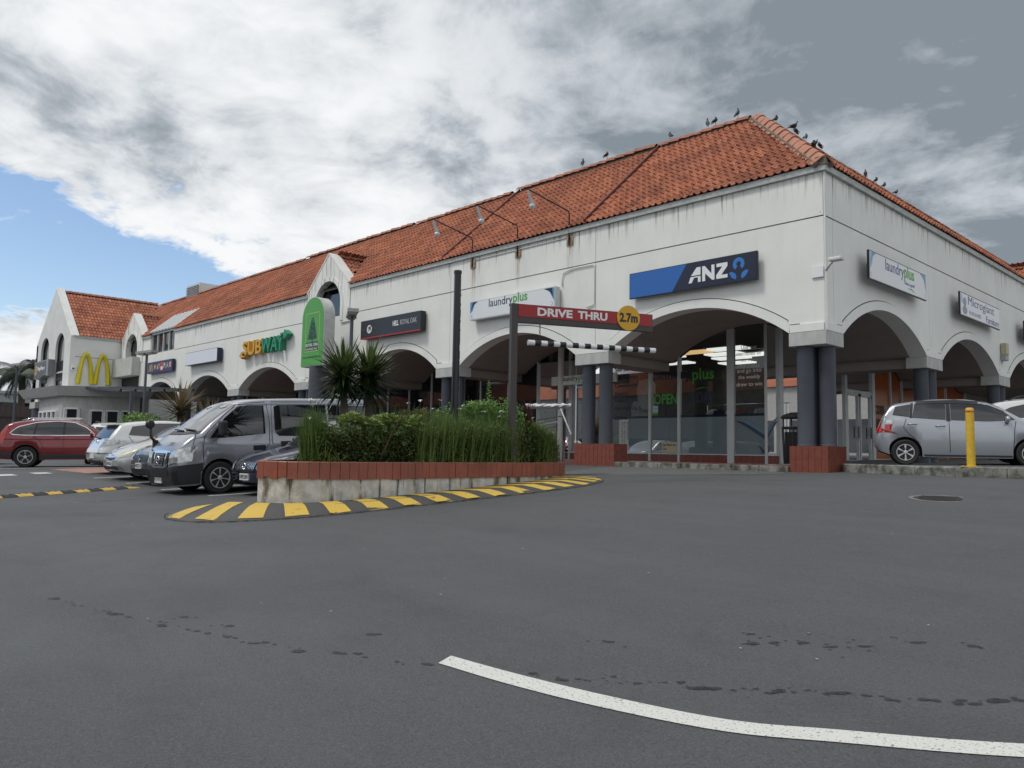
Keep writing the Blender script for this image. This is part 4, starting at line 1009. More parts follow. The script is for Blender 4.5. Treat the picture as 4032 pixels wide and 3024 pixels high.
# laundry sign on the front
def swirl(L, t, w, h, pale=False):
    a, b = (M_swirl2, M_swirl) if pale else (M_swirl, M_navy)
    shp([(0.03, h - .03), (0.42, h - .03), (0.26, h - .10), (0.16, h * .5), (0.03, h * .35)], L, a, t, 'swirl_print', 0.002)
    shp([(0.16, h - .03), (0.42, h - .03), (0.20, h - .14), (0.10, h * .55), (0.06, h * .5)], L, b, t, 'swirl_print', 0.003)
    shp([(w - .03, h - .03), (w - .5, h - .03), (w - .26, h - .12), (w - .12, h * .5), (w - .03, h * .3)], L, a, t, 'swirl_print', 0.002)
    shp([(w - .12, h - .03), (w - .46, h - .03), (w - .2, h - .16), (w - .08, h * .5)], L, b, t, 'swirl_print', 0.003)
    shp(arcband(0.13, 0.13, 0.045, 0.06, R_(60), R_(300), 12), L, a, t, 'swirl_print', 0.003); shp(arcband(w - .15, 0.12, 0.045, 0.06, R_(-120), R_(120), 12), L, a, t, 'swirl_print', 0.003)
t, L = lightbox('laundry_sign', 'white laundry sign with blue swirls above the drive-through bar', fx(12.46, 6.12), 4.03, 0.65, 0.22, M_lightface, M_alu)
swirl(L, t, 4.03, 0.65)
text('laundry', L @ Matrix.Translation((0.98, 0.27, 0)), 1.15, None, M_navy, t, bold=0.004); text('plus', L @ Matrix.Translation((2.16, 0.27, 0)), 0.66, None, M_green, t, bold=0.02)
# pizza shop sign
t, L = lightbox('pizza_sign', 'long black shop sign with white swirl emblem and red lower line', fx(19.2, 6.06), 3.98, 0.74, 0.24, mat('sign_charcoal', (0.022, 0.024, 0.032), 0.4), M_black, 0.0)
MB().prism(rect(0, -0.01, 3.98, 0.045), L, 0.01).build('red_line', mat('red_line', (0.35, 0.015, 0.02), 0.4), t)
shp(arcband(0.62, 0.37, 0.11, 0.17, R_(60), R_(400)), L, M_white, t, 'emblem'); shp(arcband(0.66, 0.36, 0.05, 0.10, R_(150), R_(350)), L, M_white, t, 'emblem')
for u in (0.22, 1.02): shp([(u - .05, .40), (u + .05, .40), (u, .34)], L, mat('red_chip', (0.3, 0.02, 0.02), 0.5), t, 'red_mark')
text('HELL', L @ Matrix.Translation((2.22, 0.33, 0)), 0.38, 0.20, M_white, t, bold=0.03); text('ROYAL OAK', L @ Matrix.Translation((2.70, 0.33, 0)), 1.05, 0.20, mat('grey_print', (0.42, 0.43, 0.44), 0.5), t, bold=0.01)
# sandwich shop letters: separate built-up letters on the wall
M_sy = mat('letter_yellow', (0.60, 0.32, 0.02), 0.4); M_sg = mat('letter_green', (0.012, 0.23, 0.12), 0.4)
t = thing('sandwich_shop_letters', 'built-up yellow and green sandwich shop lettering with arrow ends', 'sign', (-30.2, 0, 6.1))
L = frame((0, 0, 0), (1, 0, 0), (0, 0, 1)) @ Matrix.Translation((0, 0, 0.05))
text('SUB', L @ Matrix.Translation((0.35, 0.08, 0)), 2.0, 0.72, M_sy, t, 'letters', bold=0.02, ext=0.28)
text('WAY', L @ Matrix.Translation((2.35, 0.08, 0)), 2.2, 0.72, M_sg, t, 'letters', bold=0.02, ext=0.28)
MB().prism([(0.0, 0.12), (0.28, -0.06), (0.28, 0.02), (0.62, 0.02), (0.62, 0.2), (0.28, 0.2), (0.28, 0.30)], L, 0.28).build('arrow', M_sy, t)
MB().prism([(4.35, 0.66), (4.6, 0.66), (4.6, 0.56), (4.98, 0.80), (4.6, 1.02), (4.6, 0.90), (4.2, 0.88)], L, 0.28).build('arrow', M_sg, t)
# blank sign, play area sign
t, L = lightbox('blank_sign', 'blank white light box with navy end above an arch', fx(37.0, 6.16), 4.2, 0.72, 0.28, mat('blank_face', (0.70, 0.73, 0.80), 0.4), M_navy, 0.02)
t, L = lightbox('play_sign', 'purple play area sign with small yellow arches near the porch', fx(43.15, 6.06), 3.95, 0.70, 0.18, mat('sign_violet', (0.028, 0.024, 0.11), 0.4), M_navy, 0.0)
M_gold = mat('arch_yellow', (0.60, 0.50, 0.012), 0.45); M_pale = mat('pale_yellow', (0.68, 0.52, 0.22), 0.5)
def arches(L, t, w, h, tk, dep, m, name='arch'):
    # two narrow parabolic arches, outer legs lower than the centre
    def leg(c, hw):
        n = 18; o, i = [], []
        for k in range(n + 1):
            u = -1 + 2 * k / n; f_ = 1 - abs(u) ** 2.3
            o.append((c + u * hw, h * f_)); ui = u * (hw - tk * (0.9 if abs(u) < 0.5 else 1.0)) / hw
            i.append((c + u * (hw - tk), (h - tk * 0.75) * f_))
        MB().ring(o, i, L, dep).build(name, m, t, smooth=False)
    leg(w * 0.27, w * 0.27); leg(w * 0.73, w * 0.27)
arches(L @ Matrix.Translation((0.25, 0.12, 0)), t, 0.62, 0.45, 0.07, 0.006, M_pale)
cols = [(0.65, 0.50, 0.25), (0.55, 0.12, 0.08), (0.62, 0.6, 0.5), (0.6, 0.45, 0.2)]
for k, c in enumerate('PLAY'): text(c, L @ Matrix.Translation((1.10 + 0.24 * k, 0.20 + 0.04 * (k % 2), 0)), 0.22, 0.30, mat('print_%d' % k, cols[k], 0.5), t, bold=0.05)
shp(rect(2.12, 0.10, 2.56, 0.60), L, mat('red_square', (0.5, 0.06, 0.05), 0.5), t, 'red_panel')
shp(rect(2.18, 0.14, 2.50, 0.34), L, M_white, t, 'white_panel', 0.006)
for k, c in enumerate('PLACE'): text(c, L @ Matrix.Translation((2.64 + 0.23 * k, 0.20 + 0.04 * ((k + 1) % 2), 0)), 0.21, 0.30, MATS['print_%d' % ((k + 2) % 4)] if k != 1 else mat('print_blue', (0.1, 0.35, 0.45), 0.5), t, bold=0.05)
# big yellow arches on the wing
t = thing('yellow_arches', 'large yellow double arch letter M on the wing wall', 'sign', (XW + 0.02, -2.75, 5.62))
Lm = frame((0, 0, 0), (0, 1, 0), (0, 0, 1)) @ Matrix.Translation((0, 0, 0.03))
def big_arch(c, hw, h0, hh):
    n = 22; o, i, r = [], [], []
    for k in range(n + 1):
        u = -1 + 2 * k / n; f_ = 1 - abs(u) ** 2.4
        tk = 0.29
        o.append((c + u * hw, hh * f_)); i.append((c + u * (hw - tk), (hh - 0.30) * f_)); r.append((c + u * (hw - tk / 2), (hh - 0.14) * f_))
    m = MB(); P3 = lambda q, d: Lm @ Vector((q[0], q[1], d))
    m.loft([[P3(a, 0), P3(a, 0.10), P3(q, 0.22), P3(b, 0.10), P3(b, 0)] for a, b, q in zip(o, i, r)])
    m.build('arch', M_gold, t)
big_arch(0.56, 0.56, 0, 2.06); big_arch(1.60, 0.56, 0, 2.06)
# parking company sign on the gable
t = thing('payment_sign', 'dark grey hanging sign with wavy lower edge between the arched windows', 'sign', (-55.6, YG - 0.05, 6.2))
Lp = frame((0, 0, 0), (1, 0, 0), (0, 0, 1))
wave = [(3.5 * k / 14, 0.12 * math.sin(-2 * PI * k / 14)) for k in range(15)]
MB().prism(wave + [(3.5, 1.15), (0, 1.15)], Lp, 0.4).build('cabinet', mat('sign_grey', (0.22, 0.235, 0.245), 0.4), t)
MB().prism([(u + (0.06 if u == 0 else 0), v + 0.05) for u, v in wave[:-2]] + [(2.95, 1.08), (0.06, 1.08)], Lp @ Matrix.Translation((0, 0, 0.4)), 0.01).build('face', mat('sign_slate', (0.035, 0.04, 0.05), 0.4), t)
shp(circ(0.50, 0.55, 0.28, 0.36), Lp @ Matrix.Translation((0, 0, 0.41)), mat('amber', (0.62, 0.33, 0.05), 0.5), t, 'emblem'); shp(rect(0.44, 0.38, 0.56, 0.74), Lp @ Matrix.Translation((0, 0, 0.415)), M_black, t, 'emblem_mark')
text('PlayPlace', Lp @ Matrix.Translation((0.9, 0.42, 0.41)), 1.8, 0.34, M_white, t, bold=0.03)
# ------------------------------------------------------------------ signs on the side wall
t, L = lightbox('laundry_sign', 'pale laundry sign on the side wall nearest the corner', sx(1.86, 6.08), 3.95, 0.74, 0.05, M_lightface, M_black, 0.025, 0.24)
swirl(L, t, 3.95, 0.74, True)
text('laundry', L @ Matrix.Translation((1.02, 0.30, 0)), 1.25, None, mat('indigo_print', (0.06, 0.07, 0.22), 0.4), t, bold=0.004); text('plus', L @ Matrix.Translation((2.29, 0.30, 0)), 0.72, None, M_green, t, bold=0.02)
text('Clean, is good!', L @ Matrix.Translation((2.30, 0.20, 0)), 0.72, None, MATS['indigo_print'], t, 'small_lettering'); shp([(2.5, 0.14), (2.8, 0.17), (3.05, 0.08), (2.8, 0.13)], L, M_green, t, 'swash')
t, L = lightbox('furniture_sign', 'white furniture shop sign in the middle of the side wall', sx(8.70, 6.08), 4.1, 0.74, 0.05, M_lightface, M_black, 0.03, 0.24)
text('Microgiant', L @ Matrix.Translation((0.75, 0.33, 0)), 2.7, 0.36, MATS['indigo_print'], t, bold=0.0); text('Furniture', L @ Matrix.Translation((2.55, 0.07, 0)), 1.4, 0.22, MATS['indigo_print'], t, bold=0.005)
text('Ph: 09 624 0955', L @ Matrix.Translation((0.85, 0.12, 0)), 1.15, 0.12, M_lav, t, 'small_lettering')
shp(circ(0.42, 0.46, 0.15, 0.14), L, M_lav, t, 'emblem'); shp(circ(0.42, 0.20, 0.22, 0.13), L, M_lav, t, 'emblem'); shp(rect(0.06, 0.4, 0.22, 0.66), L, M_swirl2, t, 'swirl_print', 0.002)
t, L = lightbox('blue_sign', 'bright blue sign cut off by the picture edge on the side wall', sx(15.9, 6.08), 4.0, 0.74, 0.05, M_anzb, M_black, 0.03, 0.24)
# small laundry fascia behind the columns and the window texts
t = thing('laundry_board', 'small white laundry board seen behind the second column pair', 'sign', (-11.6, DEP - 0.3, 4.04)); Lb = frame((0, 0, 0), (1, 0, 0), (0, 0, 1))
MB().prism(rect(0, 0, 3.0, 0.32), Lb, 0.06).build('board', M_wall2, t)
text('laundry', Lb @ Matrix.Translation((0.55, 0.08, 0.06)), 0.72, None, M_navy, t, bold=0.01); text('plus', Lb @ Matrix.Translation((1.29, 0.08, 0.06)), 0.42, None, M_green, t, bold=0.02); shp([(1.2, .06), (1.6, .075), (1.75, .04), (1.5, .055)], Lb @ Matrix.Translation((0, 0, .06)), M_navy, t, 'swash')
def wtext(body, s, z, w, h, m, pane, name='window_lettering', **k): return text(body, frame((-s, DEP - 0.006, z), (1, 0, 0), (0, 0, 1)), w, h, m, pane, name, ext=0.002, **k)
for k, ln_ in enumerate(('Self Service', 'Full Service', 'Commercial', 'Duvets', 'Ironing', 'We Pick-Up &', 'Deliver')):
    wtext(ln_, 8.95, 4.42 - 0.275 * k, {0: .98, 1: .98, 2: .98, 3: .55, 4: .58, 5: 1.13, 6: .60}[k], None, M_navy, P4, bold=0.012)
M_wgreen = mat('window_green', (0.06, 0.30, 0.03), 0.5)
wtext('laundry', 7.34, 3.92, 1.45, None, M_navy, P3, bold=0.005); wtext('plus', 5.84, 3.86, 0.78, None, M_wgreen, P2, bold=0.015); wtext('OPEN', 7.30, 3.24, 0.90, 0.34, M_wgreen, P3, bold=0.03); wtext('7 DAY', 5.95, 3.24, 0.95, 0.34, M_navy, P2, bold=0.03)
shp([(0, 0), (.35, .07), (.74, .02), (.35, .045)], frame((-5.84, DEP - 0.006, 3.66), (1, 0, 0), (0, 0, 1)), M_wgreen, P2, 'swash', 0.002)
M_wsoft = mat('window_white', (0.80, 0.80, 0.78), 0.5)
for k, ln_ in enumerate(('Use our', 'machines or', 'services', 'this month', 'and go into', 'the weekly', 'draw to win')):
    text(ln_, frame((-3.87, DEP - 0.006, 4.80 - 0.185 * k), (1, 0, 0), (0, 0, 1)), (.52, .82, .52, .72, .80, .72, .84)[k], None, M_wsoft, P1, 'window_lettering', ext=0.002, align='CENTER', bold=0.006)
# paper notices stuck inside the frosted glass, water splash print at the corner
M_paper = mat('paper', (0.50, 0.54, 0.50), 0.8); M_pcream = mat('cream_paper', (0.50, 0.46, 0.30), 0.8)
def notice(s0, s1, z0, z1, m, par, nm='notice', y=-0.004): return MB().box(-s0, -s1, DEP + y - 0.003, DEP + y, z0, z1).build(nm, m, par)
n_ = notice(8.75, 8.35, 1.7, 2.78, M_paper, P4)
for k, ln_ in enumerate(('laundryplus', '$6 for 18kg Machine Load', 'All washing dry')): text(ln_, frame((-8.45 - 0.11 * k, DEP - 0.008, 2.70), (0, 0, -1), (1, 0, 0)), (.6, .98, .72)[k], None, mat('faint_ink', (0.1, 0.13, 0.16), 0.6) if k == 0 else MATS['faint_ink'], n_, 'small_lettering', ext=0.002)
n_ = notice(7.0, 6.42, 1.68, 2.02, M_pcream, P3); text('Last Wash & Dry\n6 pm', frame((-6.96, DEP - 0.008, 1.74), (1, 0, 0), (0, 0, 1)), .5, .24, M_black, n_, 'small_lettering', ext=0.002, bold=0.01)
notice(7.36, 7.15, 2.98, 3.10, M_paper, P3); notice(7.36, 7.15, 2.90, 2.98, M_wgreen, P3); notice(7.36, 7.15, 3.11, 3.2, M_swirl2, P3)
M_splash = mat('splash_print', (0.02, 0.045, 0.085), 0.4); M_splash2 = mat('splash_print_pale', (0.12, 0.20, 0.27), 0.4)
def splash(Fm, par, w):
    shp([(0, .98), (w * .35, .80), (w, .40), (w, .52), (w * .5, .82), (w * .3, .92)], Fm, M_splash, par, 'splash_print', 0.002)
    shp([(0, 1.1), (w * .5, .95), (w, .62), (w, .50), (w * .5, .80), (w * .1, 1.02)], Fm, M_splash2, par, 'splash_print', 0.001)
    shp([(w * .72, .22), (w * .8, .18), (w * .9, .0), (w * .98, .05), (w * .84, .2)], Fm, M_splash, par, 'splash_print', 0.002)
splash(frame((-4.36, DEP - 0.006, 1.7), (1, 0, 0), (0, 0, 1)), P1, 1.0)
splash(frame((-DEP + 0.006, 4.05, 1.7), (0, -1, 0), (0, 0, 1)), Q1, 0.66)
# clothes on hangers, rail and curtain inside the corner shop
rail = thing('clothes_rail', 'clothes rail standing inside the corner shop window', 'rail', (-4.6, 4.6, 1.40))
for x in (-1.5, 1.3): MB().cyl((x, 0, 0), (x, 0, 1.85), 0.02).build('upright', M_chrome, rail); MB().cyl((x, -.3, .03), (x, .3, .03), 0.02).build('foot', M_chrome, rail)
MB().cyl((-1.55, 0, 1.84), (1.35, 0, 1.84), 0.018).build('rail_bar', M_chrome, rail)
def garment(loc, w, l, m, label, rz=0.0, nm='hanging_garment'):
    t = thing(nm, label, 'garment', loc, rz, 'laundered clothes in the shop window')
    rings = []
    for k in range(9):
        v = k / 8; ww = w * (0.16 if k == 0 else 0.32 + 0.2 * min(1, v * 5) + 0.05 * v); dd = 0.04 + 0.05 * v
        rings.append([(ww * math.cos(a) * (1 + .06 * math.sin(5 * a + k)), dd * math.sin(a) * (1 + .25 * math.sin(7 * a)), -l * v) for a in (2 * PI * j / 18 for j in range(18))])
    MB().loft(rings).build('cloth', m, t, smooth=True)
    for sg in (-1, 1): MB().tube([(sg * w * .34, 0, -.05), (sg * w * .5, .01, -.22), (sg * w * .52, .02, -l * .55)], [.055, .06, .05], 10).build('sleeve', m, t, smooth=True)
    MB().tube([(0, 0, -.02), (0, 0, .05), (.03, 0, .09), (0, 0, .12), (-.03, 0, .10)], .006, 6).build('hanger', M_black, t)
    return t
M_cw = mat('white_cotton', (0.62, 0.61, 0.58), 0.9, var=0.12, vscale=9); M_cp = mat('plastic_wrapped', (0.42, 0.44, 0.46), 0.35, var=0.25, vscale=12); M_cn = mat('navy_cloth', (0.02, 0.025, 0.05), 0.9); M_cr = mat('rust_cloth', (0.22, 0.06, 0.04), 0.9)
garment((-7.95, 3.75, 4.15), 0.62, 1.05, M_cw, 'large cream shirt hanging in the window behind the service list')
garment((-8.3, 3.9, 3.45), 0.62, 1.35, M_cw, 'lower cream shirt hanging beside the large shirt')
for k, (u, mm, nm) in enumerate(((-1.25, M_cw, 'white'), (-1.0, M_cn, 'navy'), (-0.55, M_cp, 'plastic wrapped pale'), (-0.3, M_cr, 'rust coloured'), (0.45, M_cp, 'plastic wrapped white'), (0.85, M_cw, 'pale wrapped'), (1.1, M_cp, 'last clear wrapped'))):
    garment((-4.6 + u, 4.6, 3.11), 0.5, 1.0 + 0.2 * (k % 3), mm, '%s garment on the rail in the corner shop' % nm, R_(60))
# ------------------------------------------------------------------ vehicles
def cat1(pts, x):
    # smooth monotone-ish interpolation through (x, v) points
    if x <= pts[0][0]: return pts[0][1]
    for i in range(len(pts) - 1):
        x0, x1 = pts[i][0], pts[i + 1][0]
        if x <= x1:
            u = (x - x0) / (x1 - x0); v0, v1 = pts[i][1], pts[i + 1][1]
            m0 = (v1 - pts[i - 1][1]) / (x1 - pts[i - 1][0]) if i > 0 else (v1 - v0) / (x1 - x0)
            m1 = (pts[i + 2][1] - v0) / (pts[i + 2][0] - x0) if i + 2 < len(pts) else (v1 - v0) / (x1 - x0)
            d = (v1 - v0) / (x1 - x0)
            if i > 0 and (v0 - pts[i - 1][1]) * d <= 0: m0 = 0
            if i + 2 < len(pts) and (pts[i + 2][1] - v1) * d <= 0: m1 = 0
            h = x1 - x0
            return v0 * (1 + 2 * u) * (1 - u) ** 2 + m0 * h * u * (1 - u) ** 2 + v1 * u * u * (3 - 2 * u) + m1 * h * u * u * (u - 1)
    return pts[-1][1]
def carpaint(name, col, metal=0.4, rough=0.3): return mat(name, col, rough, metal=metal, coat=1.0, var=0.04, vscale=2.0)
M_carglass = mat('car_glass', (0.010, 0.012, 0.014), 0.02, spec=1.0)
M_seam = mat('panel_gap', (0.006, 0.006, 0.007), 0.8); M_tyre = mat('tyre_rubber', (0.018, 0.018, 0.019), 0.8, var=0.2, vscale=20); M_alloy = mat('alloy', (0.52, 0.53, 0.55), 0.35, metal=0.3); M_hub = mat('wheel_shadow', (0.012, 0.012, 0.013), 0.7)
M_lamp_c = mat('headlamp_clear', (0.55, 0.57, 0.58), 0.08, metal=0.55, var=0.5, vscale=9); M_lamp_r = mat('tail_lamp_red', (0.42, 0.012, 0.010), 0.12, coat=1.0); M_plate = mat('number_plate', (0.66, 0.67, 0.66), 0.5); M_trim = mat('grey_plastic', (0.03, 0.031, 0.033), 0.6)
WHEELS = {}
def wheel_meshes(r, style):
    key = (round(r, 3), style)
    if key in WHEELS: return WHEELS[key]
    w = 0.105; rr = r * (0.64 if style != 'steel' else 0.60)
    ty = lathe([(rr, -w * .85), (r * .90, -w), (r * .985, -w * .78), (r, -w * .3), (r, w * .3), (r * .985, w * .78), (r * .90, w), (rr, w * .85), (rr, -w * .85)], 36, 'Y').build('wheel', M_tyre, mesh_only=True, smooth='auto')
    m = lathe([(rr, w * .80), (rr * .93, w * .86), (rr * .90, w * .55), (rr * .86, w * .1), (0.02, w * .1), (0.02, -w * .1)], 32, 'Y'); dk = m.build('rim_barrel', M_hub, mesh_only=True, smooth='auto')
    s = MB(); n = {'ten': 5, 'five': 5, 'seven': 7, 'steel': 8, 'cover': 6}[style]
    for k in range(n):
        a = 2 * PI * k / n + PI / 2
        for off in ((-0.13, 0.13) if style == 'ten' else (0,)):
            aw = {'ten': 0.085, 'five': 0.30, 'seven': 0.20, 'steel': 0.26, 'cover': 0.36}[style]
            prof = [(rr * .16, aw * 1.6), (rr * .55, aw * .72), (rr * .93, aw * .8)]
            top, bot = [], []
            for rad, ww in prof:
                for sg in (-1, 1):
                    ang = a + off * (0.4 + 0.6 * rad / rr) + sg * ww * 0.5
                    top.append(Vector((rad * math.cos(ang), w * (.80 if rad < rr * .5 else .92), rad * math.sin(ang)))); bot.append(Vector((rad * math.cos(ang), w * .35, rad * math.sin(ang))))
            s.add(top + bot, [(0, 1, 3, 2), (2, 3, 5, 4), (0, 2, 8, 6), (2, 4, 10, 8), (1, 7, 9, 3), (3, 9, 11, 5)])
    s2 = lathe([(rr, w * .75), (rr * 1.0, w * .98), (rr * .93, w * .98), (rr * .91, w * .6)], 36, 'Y'); s.add(s2.v, s2.f[:-2])
    s3 = lathe([(rr * .22, w * .4), (rr * .22, w * .88), (rr * .14, w * .95), (0.005, w * .95)], 16, 'Y'); s.add(s3.v, s3.f)
    sp = s.build('rim', M_alloy, mesh_only=True)
    WHEELS[key] = (ty, dk, sp); return WHEELS[key]

class Car:
    def __init__(s, name, label, spec, pos, fwd, paint, z=None, group='cars parked around the arcade'):
        s.sp = spec; L, Wd = spec['L'], spec['W']; s.L = L
        s.root = thing(name, label, spec.get('cat', 'car'), (pos[0], pos[1], gz(*pos) if z is None else z), math.atan2(-fwd[1], -fwd[0]), group)
        if z is None:
            f = Vector((fwd[0], fwd[1])).normalized(); e = 1.2
            s.root.rotation_euler = (0, math.atan2(gz(pos[0] + f.x * e, pos[1] + f.y * e) - gz(pos[0] - f.x * e, pos[1] - f.y * e), 2 * e), math.atan2(-fwd[1], -fwd[0]))
        s.paint = paint; s.body()
    def half(s, x): return cat1(s.sp['plan'], x) * s.sp['W'] / 2
    def sect(s, x):
        sp = s.sp; zt = cat1(sp['top'], x); zb0 = cat1(sp['low'], x); zb = zb0
        for xc in sp['axles']:
            d = abs(x - xc); Ra = sp['r'] + 0.055
            if d < Ra: zb = max(zb, sp['r'] + math.sqrt(Ra * Ra - d * d))
        w = s.half(x); belt = cat1(sp['belt'], x); zs = min(belt, zt - 0.09)
        tum = sp.get('tum', 0.32); yr = max(w * 0.5, w * 0.95 - tum * max(zt - zs - 0.10, 0))
        mid = max(zb0 + 0.48 * (zs - zb0), zb + 0.03)
        lo = min(max(zb0 + 0.14, zb + 0.015), mid - 0.005)
        hi = max(zs - 0.10, mid + 0.02)
        P = [(0, zb), (w * .84, zb), (w * (.955 if zb == zb0 else .985), zb + 0.008), (w * .985, lo), (w, mid), (w * .992, hi), (w * .965, zs - 0.015), (w * .945, zs + 0.01), (w * .945 + (yr - w * .945) * .5 + 0.012, zs + (zt - 0.085 - zs) * .5), (yr, max(zt - 0.085, zs + 0.03)), (yr - .035, zt - 0.038), (yr * .80, zt - 0.012), (yr * .42, zt + 0.008), (0, zt + 0.014)]
        return P
    def shift(s, x, z):
        for key, end in (('nose', 0.0), ('tail', s.L)):
            pr = s.sp.get(key)
            if pr:
                d = abs(x - end); R = 0.55
                if d < R: x += cat1(pr, z) * (1 - d / R) ** 1.5
        return x
    def body(s):
        L = s.L; xs = set([0.0, L])
        for d in (0.01, 0.03, 0.06, 0.10, 0.16, 0.24, 0.34): xs |= {d, L - d}
        xs |= {L * k / 44 for k in range(45)}
        for xc in s.sp['axles']:
            Ra = s.sp['r'] + 0.055; xs |= {xc + Ra * math.cos(PI * k / 14) for k in range(15)} | {xc - Ra - .004, xc + Ra + .004}
        xs |= {x for x, _ in s.sp['top']}
        xs = sorted(x for x in xs if 0 <= x <= L)
        rings = []
        for x in xs:
            P = s.sect(x); ring = [(s.shift(x, z) - L / 2, y, z) for y, z in P] + [(s.shift(x, z) - L / 2, -y, z) for y, z in reversed(P[1:-1])]
            rings.append(ring)
        m = MB().loft(rings, cap=False); n = len(rings[0])
        # end caps as flat grids between mirrored points
        for ri in (0, len(rings) - 1):
            b = ri * n; h = n // 2
            for i in range(h):
                a, c = i, i + 1; a2, c2 = (n - i) % n, (n - i - 1) % n
                q = [b + a, b + c, b + c2, b + a2]; q = list(dict.fromkeys(q))
                if len(q) > 2: m.f.append(tuple(q))
        me = m.build('body', s.paint, mesh_only=True, smooth=True); me.set_sharp_from_angle(angle=R_(50))
        s.b = link(bpy.data.objects.new('body', me), s.root)
        # underside is dark
        me.materials.append(M_seam)
        for p in me.polygons:
            if p.normal.z < -0.75: p.material_index = 1
        bm = bmesh.new(); bm.from_mesh(me); s.bvh = BVHTree.FromBMesh(bm); bm.free()
        for xc in s.sp['axles']:
            MB().box(xc - s.sp['r'] - .05 - L / 2, xc + s.sp['r'] + .05 - L / 2, -s.sp['W'] / 2 + .25, s.sp['W'] / 2 - .25, .22, min(s.sp['r'] * 2 + .05, cat1(s.sp['top'], xc) - .12)).build('wheel_housing', M_seam, s.root)
            for sg in (-1, 1):
                ty, dk, sp_ = wheel_meshes(s.sp['r'], s.sp.get('wheel', 'five'))
                M = Matrix.Translation((xc - L / 2, sg * (s.sp['W'] / 2 - 0.115), s.sp['r'])) @ (Matrix() if sg > 0 else Matrix.Rotation(PI, 4, 'Z'))
                w = inst('wheel', ty, s.root, M); inst('rim_barrel', dk, w); inst('rim', sp_, w)
    def cast(s, view, a, b, n=0):
        if view in 'LR': o, d = Vector((a - s.L / 2, 3 if view == 'L' else -3, b)), Vector((0, -1 if view == 'L' else 1, 0))
        elif view == 'F': o, d = Vector((-6, a, b)), Vector((1, 0, 0))
        elif view == 'B': o, d = Vector((6, a, b)), Vector((-1, 0, 0))
        else: o, d = Vector((a - s.L / 2, b, 6)), Vector((0, 0, -1))
        h = s.bvh.ray_cast(o, d)
        if h[0] is None and n < 30:          # just past the outline: step back on to the body
            if view in 'LR': return s.cast(view, a + (s.L / 2 - a) * 0.012, b + (0.8 - b) * 0.01, n + 1)
            return s.cast(view, a * 0.97, b + (0.7 - b) * 0.03, n + 1)
        return h[0], h[1]
    def drape(s, name, view, lower, upper, m, off=0.006, parent=None, nu=10, nv=5, thick=True):
        def res(pl, n):
            L_ = [0]
            for i in range(len(pl) - 1): L_.append(L_[-1] + math.hypot(pl[i + 1][0] - pl[i][0], pl[i + 1][1] - pl[i][1]))
            out = []
            for k in range(n + 1):
                t = L_[-1] * k / n
                for i in range(len(pl) - 1):
                    if t <= L_[i + 1] + 1e-9:
                        u = (t - L_[i]) / max(L_[i + 1] - L_[i], 1e-9); out.append((pl[i][0] + (pl[i + 1][0] - pl[i][0]) * u, pl[i][1] + (pl[i + 1][1] - pl[i][1]) * u)); break
            return out
        lo, up = res(lower, nu), res(upper, nu); rows = []
        last = None
        for p, q in zip(lo, up):
            col = []
            for k in range(nv + 1):
                u = k / nv; a, b = p[0] + (q[0] - p[0]) * u, p[1] + (q[1] - p[1]) * u
                h, nrm = s.cast(view, a, b)
                if h is None:
                    if last is None: col.append(None); continue
                    h, nrm = last
                last = (h, nrm); dv = {'L': Vector((0, 1, 0)), 'R': Vector((0, -1, 0)), 'F': Vector((-1, 0, 0)), 'B': Vector((1, 0, 0)), 'T': Vector((0, 0, 1))}[view]
                col.append(h + (nrm * 0.6 + dv * 0.4).normalized() * off)
            rows.append(col)
        fst = next(p for c in rows for p in c if p is not None)
        rows = [[p if p is not None else fst for p in c] for c in rows]
        mb = MB().loft(rows, cap=False, closed=False)
        o = mb.build(name, m, parent or s.root, smooth=True, recalc=False)
        o.data.set_sharp_from_angle(angle=R_(60))
        return o
    def both(s, name, lower, upper, m, off=0.006, **k):
        a = s.drape(name, 'L', lower, upper, m, off, **k); b = s.drape(name, 'R', lower, upper, m, off, **k); return a, b
    def seam(s, view, pts, w=0.012, m=None, off=0.005, name='panel_gap', parent=None):
        lo, up = [], []
        for i, p in enumerate(pts):
            q0, q1 = pts[max(i - 1, 0)], pts[min(i + 1, len(pts) - 1)]; dx, dz = q1[0] - q0[0], q1[1] - q0[1]; l = math.hypot(dx, dz) or 1
            lo.append((p[0] - dz / l * w / 2, p[1] + dx / l * w / 2)); up.append((p[0] + dz / l * w / 2, p[1] - dx / l * w / 2))
        return s.drape(name, view, lo, up, m or M_seam, off, nu=max(8, len(pts) * 4), nv=1, parent=parent)
    def seams(s, pts, **k): return [s.seam(v, pts, **k) for v in 'LR']
    def lbox(s, name, b, m, bevel=0.02, parent=None): return box(name, b, m, parent or s.root, bevel=bevel)
    def plate(s, view, z, txt=None, w=0.36, h=0.125, yc=0.0):
        x = (s.cast(view, yc, z)[0] or Vector((-s.L / 2 if view == 'F' else s.L / 2, 0, z))).x; sg = -1 if view == 'F' else 1
        pl = box('number_plate', (min(x, x + sg * .03), max(x, x + sg * .03), yc - w / 2, yc + w / 2, z - h / 2, z + h / 2), M_plate, s.root)
        if txt:
            F = frame((x + sg * .031, yc + (sg * -1) * w / 2 * .9, z - h * .30), (0, sg, 0), (0, 0, 1))
            text(txt, F, w * .9, h * .62, M_black, pl, 'plate_lettering', ext=0.002, bold=0.01)
        return pl
